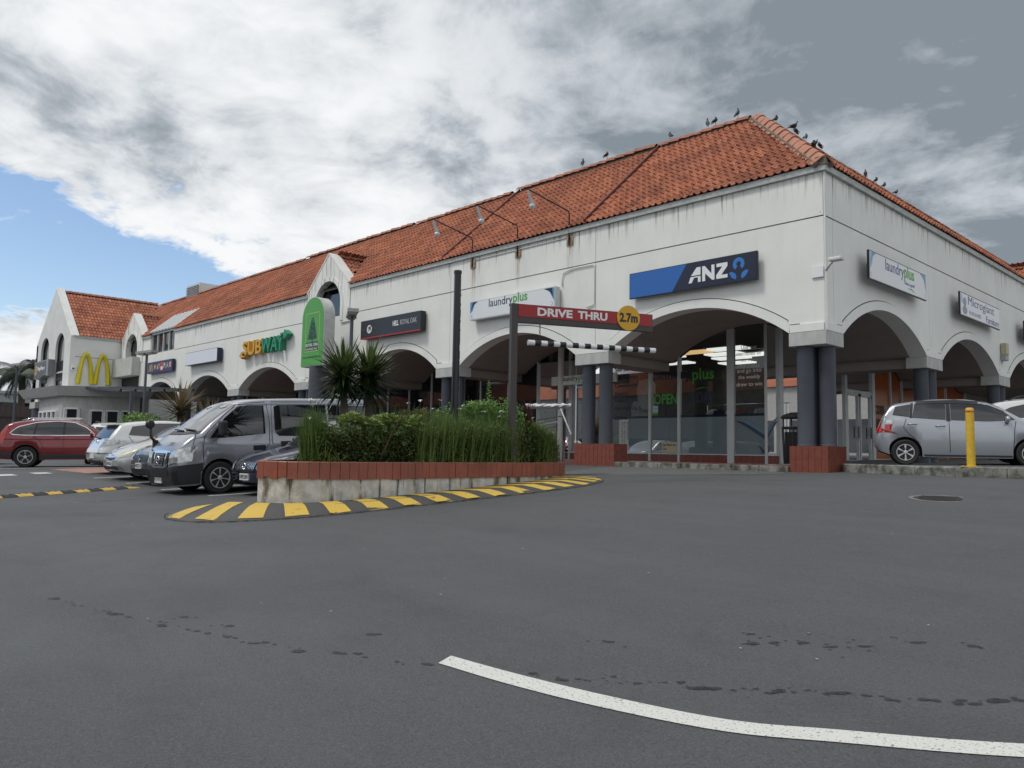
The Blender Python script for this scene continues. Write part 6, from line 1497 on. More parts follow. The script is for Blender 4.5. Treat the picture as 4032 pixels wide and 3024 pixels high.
ws = Car('white_suv', 'white sport utility vehicle behind the silver hatchback', suv_s, (3.5, 6.3), HF, P_white2, z=1.55)
ws.both('side_window', [(1.48, 1.13), (4.0, 1.15)], [(1.70, 1.36), (2.1, 1.545), (2.6, 1.585), (3.2, 1.54), (3.75, 1.40), (4.0, 1.20)], M_carglass, 0.008, nu=26, nv=6); ws.drape('windscreen', 'F', [(-.68, 1.22), (.68, 1.22)], [(-.58, 1.58), (.58, 1.58)], M_carglass, 0.008)
ws.seams([(1.3, 1.30), (2.0, 1.62), (2.8, 1.67), (3.9, 1.57)], w=0.02, m=M_chrome, off=0.02, name='roof_rail')
for sg in (-1, 1): MB().tube([(-.45, sg * .60, 1.66), (-.3, sg * .60, 1.72), (1.2, sg * .60, 1.70), (1.45, sg * .60, 1.62)], .018, 8).build('roof_rail', M_black, ws.root, smooth=True)
# ------------------------------------------------------------------ traffic island with painted stripes
isl = [(-3.41, -13.66), (-2.98, -13.62), (-2.50, -13.40), (-2.07, -12.70), (-1.86, -11.95), (-1.80, -11.1), (-1.82, -10.24), (-1.82, -9.26), (-1.84, -8.28), (-1.90, -7.18), (-2.08, -6.05), (-2.56, -5.0), (-3.4, -4.3), (-4.2, -4.3), (-4.9, -4.6), (-5.1, -6.0), (-5.1, -9.0), (-5.0, -11.4), (-4.6, -12.7), (-4.0, -13.4), (-3.41, -13.66)]
out = dense(isl, 6)[:-1]
IH = 0.035
cen = Vector((-3.5, -9.0, 0))
m = MB(); rings = []
for f_, dz in ((1.0, -0.25), (1.0, IH - 0.02), (0.988, IH), (0.80, IH + 0.085), (0.5, IH + .085), (0.15, IH + .085)):
    ring = []
    for p in out:
        q = cen + (p - cen) * f_; n_ = 0.012 * math.sin(p.y * 9) * (1 if f_ == 1 else 0)
        ring.append((q.x + n_, q.y, gz(p.x, p.y) * 1.0 + (gz(q.x, q.y) - gz(p.x, p.y)) + dz))
    rings.append(ring)
m.loft(rings)
island = m.build('traffic_island', asphaltmat('island_top', (0.075, 0.075, 0.074)), smooth='auto', kind='structure', label='low raised kerbed island with yellow stripes round the planter')
m = MB(); 
ring0 = [(p.x + (p.x - cen.x) * 0.006, p.y + (p.y - cen.y) * 0.003, 0) for p in out]
m.loft([[(x, y, gz(x, y) - 0.1) for x, y, _ in ring0], [(x, y, gz(x, y) + IH - 0.008 - 0.015 * abs(math.sin(7 * y))) for x, y, _ in ring0]], cap=False); m.build('kerb_face', mat('kerb_dark', (0.045, 0.045, 0.042), 0.9, var=0.0, col2=(0.18, 0.17, 0.14), vscale=7, thr=(0.60, 0.35), bump=0.8, bscale=25), island)
# diagonal yellow stripes from the planter wall out to the kerb
pout = [(-3.55, -12.22), (-2.95, -12.05), (-2.65, -11.55), (-2.55, -10.8), (-2.57, -10.0), (-2.65, -9.1), (-2.76, -8.1), (-2.92, -7.0), (-3.12, -6.1), (-3.5, -5.2)]
def polyat(pl, u):
    L_ = [0]
    for i in range(len(pl) - 1): L_.append(L_[-1] + math.dist(pl[i], pl[i + 1]))
    t = u * L_[-1]
    for i in range(len(pl) - 1):
        if t <= L_[i + 1] + 1e-9: k = (t - L_[i]) / (L_[i + 1] - L_[i]); return (pl[i][0] + (pl[i + 1][0] - pl[i][0]) * k, pl[i][1] + (pl[i + 1][1] - pl[i][1]) * k)
    return pl[-1]
outer = [(p[0] + .015, p[1]) for p in isl[:14]]
def zi(x, y, v): return gz(x, y) + IH + 0.010 + 0.095 * min(1, v)
NS = 18
def inner_pt(u):
    # the near (left) stripes start on the open tip of the island, the rest at the planter foot
    pl = [(-4.30, -13.0), (-4.15, -12.75), (-3.85, -12.45), (-3.55, -12.32)] + [(q[0] + .02, q[1] - 0.03) for q in pout[1:]] + [(-3.75, -4.72)]
    return polyat(pl, u)
bm = bmesh.new(); bm.from_mesh(island.data); IB = BVHTree.FromBMesh(bm); bm.free()
def itop(x, y):
    h = IB.ray_cast(Vector((x, y, 4)), Vector((0, 0, -1)))[0]
    return (h.z if h else gz(x, y) + IH) + 0.007
for k in range(NS):
    u0, u1 = (k + 0.02) / NS, (k + 0.55) / NS
    rows = []
    for i in range(5):
        u = u0 + (u1 - u0) * i / 4
        o = polyat(outer, u); n_ = inner_pt(min(1, u * 1.0 + 0.012)); col = []
        for j in range(6):
            v = 0.02 + 0.94 * j / 5; x, y = o[0] + (n_[0] - o[0]) * v, o[1] + (n_[1] - o[1]) * v; col.append((x, y, itop(x, y)))
        rows.append(col)
    MB().loft(rows, cap=False, closed=False).build('stripe', M_ypaint, island, recalc=True)
# ------------------------------------------------------------------ planter with red tile band
planter = thing('raised_planter', 'long raised planter faced with dark red tiles over stained concrete', 'planter', (0, 0, 0))
pl = pout + [(-4.0, -4.95), (-4.6, -5.1), (-4.95, -5.8), (-4.98, -7.5), (-4.95, -9.5), (-4.9, -10.7), (-4.65, -11.25), (-4.25, -11.68), (-3.8, -12.05), (-3.55, -12.22)]
pd = dense(pl, 10)
def stainmat():
    m = bpy.data.materials.new('stained_concrete'); m.use_nodes = True; t = m.node_tree; b = t.nodes['Principled BSDF']; b.inputs['Roughness'].default_value = 0.9; L = t.links.new
    geo = nd(t, 'ShaderNodeNewGeometry')
    def noise(scale, sc_, det=5):
        mp = nd(t, 'ShaderNodeMapping'); L(geo.outputs['Position'], mp.inputs[0]); mp.inputs['Scale'].default_value = sc_
        n = nd(t, 'ShaderNodeTexNoise'); L(mp.outputs[0], n.inputs['Vector']); n.inputs['Scale'].default_value = scale; n.inputs['Detail'].default_value = det; return n.outputs[0]
    def rng(v, a, c):
        n = nd(t, 'ShaderNodeMapRange', interpolation_type='SMOOTHSTEP'); L(v, n.inputs[0]); n.inputs[1].default_value = a; n.inputs[2].default_value = c; return n.outputs[0]
    def mix(f, c1, c2):
        n = nd(t, 'ShaderNodeMixRGB'); L(f, n.inputs[0])
        for i, c in ((1, c1), (2, c2)):
            if isinstance(c, tuple): n.inputs[i].default_value = (*c, 1)
            else: L(c, n.inputs[i])
        return n.outputs[0]
    c = mix(rng(noise(6, (1, 1, 1)), .3, .7), (0.40, 0.39, 0.35), (0.60, 0.59, 0.56))
    c = mix(rng(noise(4.2, (1, 1, .35)), .50, .68), c, (0.13, 0.11, 0.075)); c = mix(rng(noise(9, (1, 1, .12)), .55, .70), c, (0.035, 0.033, 0.027))
    c = mix(rng(noise(14, (1, 1, .8)), .66, .74), c, (0.62, 0.61, 0.57))
    L(c, b.inputs['Base Color'])
    bp = nd(t, 'ShaderNodeBump'); bp.inputs['Strength'].default_value = 0.5; bp.inputs['Distance'].default_value = 0.02; L(noise(30, (1, 1, 1)), bp.inputs['Height']); L(bp.outputs[0], b.inputs['Normal'])
    return m
PT = 1.405
MB().loft([[(p.x, p.y, 0.4) for p in pd[:-1]], [(p.x, p.y, PT - 0.03) for p in pd[:-1]]]).build('concrete_wall', stainmat(), planter, smooth='auto')
M_ptile = mat('planter_tile', (0.27, 0.080, 0.050), 0.42, var=0.25, vscale=2.5, bump=0.15, bscale=20)
LL = [0]
for i in range(len(pd) - 1): LL.append(LL[-1] + (pd[i + 1] - pd[i]).length)
nt = int(LL[-1] / 0.158)
def along(t):
    t = t % LL[-1]
    for i in range(len(pd) - 1):
        if t <= LL[i + 1]: k = (t - LL[i]) / max(LL[i + 1] - LL[i], 1e-9); return pd[i].lerp(pd[i + 1], k)
    return pd[-1]
for k in range(nt):
    a, b = along(k * LL[-1] / nt + 0.0035), along((k + 1) * LL[-1] / nt - 0.0035)
    d = (b - a).normalized(); nrm = Vector((d.y, -d.x, 0)); ch = RND.gauss(0, .003)
    if (a - cen).dot(nrm) < 0: nrm = -nrm
    zb = 1.135 + RND.gauss(0, .004) + (0.03 if k < 4 and k % 2 else 0)
    zb = max(zb, gz(a.x, a.y) - .05)
    m = MB(); o = [a + nrm * (.028 + ch), b + nrm * (.028 + ch), b - nrm * .01, a - nrm * .01]; i_ = [a + nrm * (.018 + ch), b + nrm * (.018 + ch), b - nrm * .01, a - nrm * .01]
    m.loft([[Vector((p.x, p.y, zb)) for p in o], [Vector((p.x, p.y, PT - .012)) for p in o], [Vector((p.x, p.y, PT)) for p in i_]])
    m.build('tile', M_ptile, planter)
m = MB(); inn = [cen + (p - cen) * 0.985 for p in pd[:-1]]
m.loft([[(p.x, p.y, PT - .035) for p in pd[:-1]], [(p.x, p.y, PT + 0.004) for p in pd[:-1]], [(p.x + (cen.x - p.x) * .06, p.y + (cen.y - p.y) * .03, PT + .004) for p in pd[:-1]]], cap=False); m.build('coping', mat('coping_grey', (0.22, 0.19, 0.16), 0.9, var=.3, vscale=9), planter)
MB().add([(p.x, p.y, PT - 0.03) for p in pd[:-1]], [tuple(range(len(pd) - 1))]).build('soil', mat('soil', (0.035, 0.026, 0.018), 0.95, var=.4, vscale=12, bump=.8), planter)

# ------------------------------------------------------------------ drive-through height bar
dt = thing('drive_through_bar', 'brown drive-through gantry with red name board and yellow height disc', 'height bar', (-3.03, -7.22, 1.35), math.atan2(.907, .419))
box('post', (-.065, .065, -.065, .065, -.05, 3.20), M_brown, dt)
box('beam', (.066, 3.08, -.06, .06, 2.83, 2.935), M_brown, dt)
box('board_back', (.066, 3.08, -.05, .05, 2.937, 3.20), M_brown, dt); box('board', (.075, 3.06, -.062, -.05, 2.945, 3.19), mat('board_red', (0.33, 0.012, 0.016), 0.35), dt)
text('DRIVE', frame((.48, -.062, 2.985), (1, 0, 0), (0, 0, 1)), .76, .165, M_white, dt, bold=.035); text('THRU', frame((1.36, -.062, 2.985), (1, 0, 0), (0, 0, 1)), .66, .165, M_white, dt, bold=.035)
d_ = MB().cyl((2.50, -.085, 3.08), (2.50, -.066, 3.08), .262, n=36).build('height_disc', mat('disc_amber', (0.66, 0.36, 0.015), 0.4), dt)
text('2.7m', frame((2.29, -.086, 2.985), (1, 0, 0), (0, 0, 1)), .42, .20, M_black, d_, bold=.04)
hb = thing('striped_height_tube', 'black and white striped tube hanging on chains under the gantry', 'height bar', (-3.03, -7.22, 1.35), math.atan2(.907, .419))
nst = 21
for k in range(nst):
    a, b = .30 + 2.85 * k / nst, .30 + 2.85 * (k + 1) / nst
    MB().tube([(a, -.02, 2.44), (b, -.02, 2.44)], .055, 14, cap=(k in (0, nst - 1))).build('tube_band', M_black if k % 2 else M_white, hb, smooth='auto')
for x in (.55, 2.85):
    for k in range(7):
        zc = 2.52 + .05 * k; M = Matrix.Translation((x, -.02, zc)) @ Matrix.Rotation(PI / 2 * (k % 2), 4, 'Z')
        MB().tube([M @ Vector((.016 * math.cos(a), 0, .032 * math.sin(a))) for a in (2 * PI * j / 10 for j in range(11))], .005, 5).build('chain_link', M_black, hb)
# ------------------------------------------------------------------ tall black totem in the planter
to = thing('totem_sign', 'slender black totem sign standing in the planter', 'sign', (-3.87, -7.99, 1.35), R_(62))
m = MB(); n = 20
el = [(.07 * math.cos(2 * PI * k / n), .088 * math.sin(2 * PI * k / n)) for k in range(n)]
m.loft([[(x, y, 0) for x, y in el], [(x, y, 3.80) for x, y in el]]); m.build('shaft', mat('totem_black', (0.012, 0.013, 0.018), 0.3), to, smooth='auto')
MB().loft([[(x * 1.12, y * 1.12, 3.801) for x, y in el], [(x * 1.12, y * 1.12, 3.86) for x, y in el]]).build('top_cap', M_black, to, smooth='auto')
text('DRIVE THRU', frame((.0705, -.0, 1.2), (0, 0, 1), (0, -1, 0)) @ Matrix.Translation((0, -0.03, 0)), 2.2, .06, mat('faded_white', (0.35, 0.36, 0.38), 0.5), to, bold=.02)
# ------------------------------------------------------------------ green mall sign on its column
gs = thing('mall_sign', 'bright green round-topped mall sign on a grey column', 'sign', (-21.0, -1.45, 0))
lathe([(.30, .7), (.30, 5.0)], 24, c=(0, .25, 0)).build('column', M_column, gs, smooth='auto')
w = .88; hs = 2.0
outl = [(-w, 0), (w, 0), (w, hs)] + [(w * math.cos(PI * k / 20), hs + w * math.sin(PI * k / 20)) for k in range(1, 20)] + [(-w, hs)]
Fg = frame((0, 0, 5.0), (1, 0, 0), (0, 0, 1))
M_casing = mat('sign_casing', (0.50, 0.51, 0.50), 0.5, var=.2, vscale=4)
MB().prism(outl, Fg @ Matrix.Translation((0, 0, -.5)), .5).build('casing', M_casing, gs)
Fs = Fg @ Matrix.Scale(.965, 4)
MB().prism([(u * .965, v * .98 + .03) for u, v in outl], Fg, .012).build('face', mat('mall_green', (0.075, 0.33, 0.045), 0.4, var=.06, vscale=2), gs)
M_leafp = mat('dark_green_print', (0.012, 0.055, 0.04), 0.5); M_gold2 = mat('thin_gold', (0.40, 0.50, 0.18), 0.5)
F2 = Fg @ Matrix.Translation((0, 0, .012))
for r_ in (rect(-.55, .62, -.52, 2.22), rect(.52, .62, .55, 2.22), rect(-.55, 2.19, .55, 2.22), rect(-.55, .60, .55, .63)): shp(r_, F2, M_gold2, gs, 'border_line')
tree = []
for k in range(26):
    v = k / 25; wd = .05 + .34 * (1 - v) ** .8 * (1 if k % 3 else .72); tree.append((wd, 1.12 + .90 * v))
shp([(-.03, 1.0), (.03, 1.0), (.03, 1.1)] + tree + [(-u, v) for u, v in reversed(tree)] + [(-.03, 1.1)], F2, M_leafp, gs, 'tree_print')
for k in range(34):
    v = RND.random(); u = RND.uniform(-1, 1) * (.05 + .26 * (1 - v)); zz = 1.16 + .8 * v; shp([(u - .03, zz), (u + .035, zz + .012), (u + .01, zz + .035)], F2, MATS['mall_green'], gs, 'tree_gap', .006)
shp(rect(-.52, .78, .52, 1.0), F2, M_leafp, gs, 'name_panel'); shp(rect(-.52, .64, .52, .75), F2, M_leafp, gs, 'name_panel')
F3 = F2 @ Matrix.Translation((0, 0, .004))
text('ROYAL OAK', F3 @ Matrix.Translation((-.48, .82, 0)), .96, .13, M_white, gs, bold=.01); text('SHOPPING MALL', F3 @ Matrix.Translation((-.46, .665, 0)), .92, .07, M_white, gs, 'small_lettering'); text('www.royaloakmall.co.nz', F2 @ Matrix.Translation((-.72, .30, 0)), 1.44, .14, M_leafp, gs, 'small_lettering')
# ------------------------------------------------------------------ lamp posts
def lamp_post(loc, label, hgt=4.55, rz=0.0):
    t = thing('lamp_post', label, 'lamp post', (loc[0], loc[1], gz(*loc)), rz, 'car park lamp posts')
    lathe([(.075, -.1), (.075, .4), (.055, .42), (.05, hgt)], 14).build('pole', M_column, t, smooth='auto')
    for sg in (-1, 1):
        h = MB().loft([[(sg * x, y, z + hgt) for x, y in ((.02, -.13), (.62, -.16), (.62, .16), (.02, .13))] for z in (.0, .10)]); h.build('lamp_head', M_galv, t)
        MB().box(min(sg * .1, sg * .56), max(sg * .1, sg * .56), -.11, .11, hgt - .05, hgt + .001).build('diffuser', mat('lamp_diffuser_%s%d' % (label[:5], sg), (0.40, 0.36, 0.28), 0.3), t)
lamp_post((-11.54, -5.57), 'twin-headed lamp post beside the green mall sign', rz=R_(-30)); lamp_post((-25.87, -6.29), 'lamp post in front of the purple play area sign', rz=R_(10)); lamp_post((-36.5, -8.67), 'lamp post at the far left before the palm', rz=R_(10))
# wall floodlights above the front fascia: arm, bracket and lamp
for s in (8.05, 10.35, 12.62):
    t = thing('sign_lamp', {8.05: 'wall sign lamp nearest the bank sign on a bent arm', 10.35: 'middle of the three bent arm sign lamps', 12.62: 'farthest of the three bent arm sign lamps'}[s], 'lamp', (-s, -.02, 8.05), 0, 'bent arm sign lamps on the front wall')
    box('bracket', (-.13, .13, -.03, 0, -.02, .30), mat('rusty_plate_%d' % int(s), (0.40, 0.33, 0.25), .8, col2=(0.20, 0.09, 0.035), vscale=14, thr=(.4, .6)), t)
    MB().tube([(0, -.06, .0), (0, -.06, .95), (0, -.10, 1.05), (-.25, -1.55, 1.42), (-.26, -1.62, 1.40)], .022, 8).build('arm', M_black, t, smooth=True)
    l = MB().tube([(-.26, -1.62, 1.40), (-.25, -1.60, 1.30), (-.22, -1.52, 1.08), (-.20, -1.49, 1.0)], [.03, .045, .06, .075], 12).build('lamp_holder', M_galv, t, smooth='auto')
    lathe([(.07, .02), (.095, -.02), (.09, -.08), (.05, -.125), (.01, -.135)], 14, c=(-.20, -1.485, .98)).build('bulb', mat('bulb_glass_%d' % int(s), (0.55, 0.57, 0.58), .12), l, smooth=True)
t = thing('wall_conduit', 'painted electrical conduit looping down the front wall', 'conduit', (0, 0, 0))
def con(pts): MB().tube([(-s, -.035, z) for s, z in pts], .018, 8).build('pipe', M_wall2, t, smooth=True)
con([(12.5, 8.30), (10.4, 8.30), (7.9, 8.30)]); con([(8.35, 6.78), (8.36, 7.0), (8.30, 7.2), (8.0, 7.27), (7.95, 7.28), (7.2, 7.28), (7.05, 7.27), (7.05, 7.2), (7.05, 6.1), (7.1, 6.05), (7.35, 6.0)])
t = thing('corner_floodlight', 'small white floodlight arm fixed on the building corner', 'floodlight', (0.05, 0.0, 5.98)); box('plate', (-.35, -.06, -.045, -.022, -.12, .14), M_white, t); MB().tube([(0, -.02, .02), (.12, -.12, .10), (.30, -.26, .18)], .03, 8).build('arm', M_wall2, t, smooth=True); box('lamp_head', (.22, .52, -.42, -.2, .13, .22), M_wall2, t, bevel=.03); MB().tube([(0.02, -.03, 0), (.02, -.03, -.3), (.02, -.03, -1.35)], .014, 6).build('cable', M_wall2, t)
t = thing('alarm_box', 'small cream alarm siren on the side wall between arches', 'alarm', (.02, 14.0, 5.15)); box('housing', (0, .18, -.16, .16, .2, .62), mat('cream_plastic', (0.45, 0.42, 0.28), .5), t, bevel=.02); box('base', (0, .16, -.17, .17, 0, .2), M_galv, t, bevel=.02)
t = thing('dome_camera', 'small dome camera under the corner vault', 'camera', (-2.2, 1.4, 5.25)); lathe([(.14, .25), (.14, .05), (.09, 0), (.05, -.06), (.01, -.08)], 16).build('housing', M_wall2, t, smooth='auto'); box('base', (-.2, .2, -.12, .12, .2, .26), M_wall2, t)
# ------------------------------------------------------------------ raised bay kerb, bollard, cover, litter bin
kl = [(0.08, .85), (.55, .45), (1.2, .0), (2.2, -.55), (3.3, -.98), (4.6, -1.30), (6.5, -1.55), (10, -1.8)]
kd = dense(kl, 5); ko = [Vector((p.x - .05, p.y - .17, 0)) for p in kd]
def kz(x): return 1.475 if x < 3 else 1.475 + (x - 3) * .012
plat = MB(); plat.add([(p.x, p.y, kz(p.x) - .012) for p in kd] + [(14, -1.9, 1.60), (26, 20, 1.9), (0.05, 26, 1.46), (0.05, 1.0, 1.46)], [tuple(range(len(kd) + 4))]); plat.build('raised_bay', M_asph, kind='structure', label='asphalt of the raised parking bay beside the side arcade')
n = len(kd) // 4
for k in range(n):
    i0, i1 = k * (len(kd) - 1) // n, (k + 1) * (len(kd) - 1) // n
    a, b, c, d = ko[i0], ko[i1], kd[i1], kd[i0]; sh = (b - a) * .006; rr = [a + sh, b - sh, c - sh, d + sh]
    m = MB().loft([[(p.x, p.y, .9) for p in rr], [(p.x, p.y, kz(p.x) - .02 + RND.gauss(0, .004)) for p in rr], [(p.x + (.015 if j > 1 else .03), p.y + (.0 if j > 1 else .03), kz(p.x)) for j, p in enumerate(rr)]])
    m.build('kerb_stone', M_kerb, kind='structure', label='worn concrete kerb stone %s along the raised bay' % ('next to the red plinth' if k == 0 else 'below the yellow bollard' if k == 3 else 'number %d from the red plinth' % (k + 1)))
t = thing('bollard', 'yellow steel bollard with a red band on the kerb', 'bollard', (3.28, -.98, 1.474)); lathe([(.075, 0), (.075, 1.09), (.07, 1.125), (.05, 1.145), (.005, 1.15)], 20).build('post', M_yellow, t, smooth='auto'); lathe([(.0765, 1.055), (.0765, 1.085)], 20).build('red_band', M_lamp_r, t); MB().box(-.15, .15, -.15, .15, 0, .014).build('base_plate', M_yellow, t)
for x in (-.11, .11):
    for y in (-.11, .11): MB().cyl((x, y, .0141), (x, y, .03), .015, n=6).build('bolt', M_galv, t)
t = thing('manhole_cover', 'round iron access cover with pale concrete ring in the asphalt', 'cover', (4.15, -5.41, gz(4.15, -5.41)))
sl = math.atan2(gz(4.15, -4.9) - gz(4.15, -5.9), 1.0); sxl = math.atan2(gz(4.65, -5.41) - gz(3.65, -5.41), 1.0); t.rotation_euler = (sl, -sxl, R_(20))
lathe([(.36, -.02), (.36, .006), (.42, .006), (.42, -.02)], 36).build('ring', mat('ring_concrete', (0.19, 0.185, 0.175), .9, var=.3, vscale=12), t); lathe([(.005, .0), (.005, .004), (.355, .004), (.355, -.02)], 36).build('lid', mat('cast_iron', (0.035, 0.034, 0.033), .6, var=.4, vscale=30), t)
for k in range(-3, 4): MB().box(-.3 + .02 * abs(k), .3 - .02 * abs(k), k * .09 - .02, k * .09 + .02, .0045, .010).build('lid_rib', MATS['cast_iron'], t)
t = thing('litter_bin', 'black slatted litter bin with lid behind the corner columns', 'bin', (-1.55, 1.55, 1.40)); lathe([(.26, .05), (.27, .85)], 20).build('drum', M_black, t)
for k in range(20):
    a = 2 * PI * k / 20; MB().bar((.29 * math.cos(a), .29 * math.sin(a), .04), (.33 * math.cos(a), .33 * math.sin(a), .95), .035, .012).build('slat', M_black, t)
lathe([(.36, 1.20), (.37, 1.24), (.30, 1.30), (.12, 1.36), (.01, 1.37)], 20).build('lid', M_black, t, smooth='auto'); lathe([(.335, .93), (.345, .98), (.335, .99)], 20).build('rim', M_black, t)
for k in range(4):
    a = PI / 4 + PI / 2 * k; MB().bar((.31 * math.cos(a), .31 * math.sin(a), .95), (.31 * math.cos(a), .31 * math.sin(a), 1.22), .03).build('lid_post', M_black, t)
# ------------------------------------------------------------------ rubber speed hump in alternating blocks
sh_ = thing('speed_hump', 'yellow and black rubber speed hump across the aisle', 'speed hump', (0, 0, 0))
A0, A1 = Vector((-9.35, -15.6)), Vector((-10.66, -11.62)); nb = 14
M_rub = mat('hump_black', (0.03, 0.03, 0.031), .8, var=.3, vscale=20); M_hy = mat('hump_yellow', (0.55, 0.36, 0.05), .6, var=.25, vscale=12)
dv = (A1 - A0).normalized(); nv = Vector((dv.y, -dv.x))
for k in range(nb):
    rings = []
    for u in ((k + .01) / nb, (k + .99) / nb):
        p = A0.lerp(A1, u); ring = []
        for a, h in ((-.17, -.02), (-.17, .008), (-.09, .04), (0, .05), (.09, .04), (.17, .008), (.17, -.02)):
            if k in (0, nb - 1) and (u > .98 or u < .02): h *= .3
            x, y = p.x + nv.x * a, p.y + nv.y * a; ring.append((x, y, gz(x, y) + h))
        rings.append(ring)
    o = MB().loft(rings).build('hump_block', M_hy if k % 2 else M_rub, sh_)
    if k % 2 == 0: pass
    c = A0.lerp(A1, (k + .5) / nb)
    for q in (-.04, .05):
        x, y = c.x + dv.x * q * 1.6, c.y + dv.y * q * 1.6
        lathe([(.03, .045), (.03, .056), (.005, .056)], 8, c=(x, y, gz(x, y))).build('bolt_cap', M_black, o)
# ironing-table bundle: a trestle stall wrapped in pale plastic outside the laundry
t = thing('wrapped_trestle', 'trestle table wrapped in crumpled white plastic outside the laundry', 'table', (-4.95, -4.2, gz(-4.95, -4.2)), R_(46))
m = MB(); rings = []
for k in range(13):
    u = k / 12; ring = []
    for j in range(14):
        a = 2 * PI * j / 14; r_ = 1 + .16 * math.sin(5 * a + 3 * k) + RND.gauss(0, .05); ring.append((-.55 + 1.1 * u, .24 * math.cos(a) * r_, 1.66 + .055 * math.sin(a) * r_ + .012 * math.sin(k * 2.7) + .02 * u))
    rings.append(ring)
m.loft(rings).build('wrapped_top', mat('white_plastic', (0.55, 0.56, 0.56), .35, var=.2, vscale=12), t)
for x in (-.45, .4): MB().bar((x, -.25, 0), (x, .2, 1.55), .05).build('leg', M_brown, t); MB().bar((x, .25, 0), (x, -.2, 1.55), .05).build('leg', M_brown, t)
for k in range(4): MB().bar((-.5 + .08 * k, -.2, .9 + .14 * k), (.1 + .1 * k, -.2, 1.05 + .13 * k), .022).build('folded_slat', M_brown if k % 2 else M_galv, t)
MB().tube([(.3, -.3, 1.6), (.42, -.34, 1.3), (.55, -.32, 1.0)], .018, 8).build('strap', M_white, t)
t = thing('white_pole', 'thin white pole beside the second column pair', 'pole', (-8.55, .9, 1.4)); MB().cyl((0, 0, 0), (0, 0, 2.4), .018).build('shaft', M_white, t); MB().cyl((0, 0, .55), (0, 0, .60), .05).build('collar', M_white, t)
# buildings round the car park that show only as reflections in glass and paint
def block(name, label, x0, x1, y0, y1, h, roof_h, m):
    t = thing(name, label, 'building', ((x0 + x1) / 2, (y0 + y1) / 2, gz((x0 + x1) / 2, (y0 + y1) / 2) - .5)); a, b = (x1 - x0) / 2, (y1 - y0) / 2
    box('wall', (-a, a, -b, b, 0, h), m, t); MB().loft([[(-a - .3, -b - .3, h), (a + .3, -b - .3, h), (a + .3, b + .3, h), (-a - .3, b + .3, h)], [(-a * .2, -b * .7, h + roof_h), (a * .2, -b * .7, h + roof_h), (a * .2, b * .7, h + roof_h), (-a * .2, b * .7, h + roof_h)]]).build('roof', M_tile, t)
    for k in range(int(b * 2 / 4)):
        for sx_ in (-1, 1): box('window', (sx_ * a - .02 if sx_ < 0 else a, sx_ * a if sx_ < 0 else a + .02, -b + 1 + 4 * k, -b + 3.6 + 4 * k, .6, 3.2), M_dglass, t)
    for k in range(int(a * 2 / 4)):
        for sy_ in (-1, 1): box('window', (-a + 1 + 4 * k, -a + 3.6 + 4 * k, sy_ * b - .02 if sy_ < 0 else b, sy_ * b if sy_ < 0 else b + .02, .6, 3.2), M_dglass, t)
block('neighbour_shop', 'pale shop building at the end of the side lane, outside the picture', 9, 44, 44, 58, 6.0, 3.2, mat('neighbour_wall', (0.38, 0.37, 0.34), 0.8, var=.1))
block('opposite_shop', 'long shop row opposite the arcade, outside the picture', -150, 20, -66, -54, 8.5, 3.0, mat('opposite_wall', (0.20, 0.20, 0.19), 0.8, var=.3))
# ------------------------------------------------------------------ planting
def vcol(me, vals):
    at = me.attributes.new('var', 'FLOAT', 'POINT'); at.data.foreach_set('value', np.array(vals, dtype=np.float32))
class Leaves:
    def __init__(s): s.v = []; s.f = []; s.a = []
    def quad(s, p, d, w, n, var, bend=0.0, taper=0.35):
        # a leaf: pointed quad pair, base p along d
        d = Vector(d); n = Vector(n); side = d.cross(n).normalized() * w; b = len(s.v); mid = Vector(p) + d * .5 + n.normalized() * bend * d.length
        s.v += [tuple(p), tuple(mid - side), tuple(Vector(p) + d), tuple(mid + side)]; s.f.append((b, b + 1, b + 2, b + 3)); s.a += [var] * 4
    def blade(s, p, d0, length, w, droop, var, seg=4, base_var=None):
        p = Vector(p); d = Vector(d0).normalized(); hz = Vector((d.x, d.y, 0)); side = d.cross(Vector((0, 0, 1)))
        if side.length < .05: side = Vector((math.cos(p.x * 50), math.sin(p.x * 50), 0))
        side = side.normalized(); b = len(s.v); step = length / seg
        for k in range(seg + 1):
            ww = w * (1 - (k / seg) ** 2.2) + .0008; s.v += [tuple(p - side * ww), tuple(p + side * ww)]
            vv = var if base_var is None else base_var + (var - base_var) * min(1, k / seg * 2.2); s.a += [vv, vv]
            if k < seg: s.f.append((b + 2 * k, b + 2 * k + 1, b + 2 * k + 3, b + 2 * k + 2))
            p = p + d * step; d = (d + Vector((hz.x * .4, hz.y * .4, -1)) * droop / seg).normalized()
    def build(s, name, m, parent=None, **tags):
        me = bpy.data.meshes.new(name); me.from_pydata(s.v, [], s.f); me.materials.append(m); vcol(me, s.a); me.update()
        return link(bpy.data.objects.new(name, me), parent, **tags)
L_iris = leafmat('iris_leaf', (0.045, 0.098, 0.024), (0.19, 0.26, 0.06)); L_hedge = leafmat('hedge_leaf', (0.042, 0.075, 0.020), (0.16, 0.215, 0.045)); L_pit = leafmat('pale_shrub_leaf', (0.06, 0.12, 0.03), (0.26, 0.34, 0.09)); L_bush = leafmat('bright_bush_leaf', (0.06, 0.14, 0.03), (0.20, 0.35, 0.07)); L_brown = leafmat('brown_twig', (0.05, 0.03, 0.018), (0.11, 0.07, 0.035), .8)
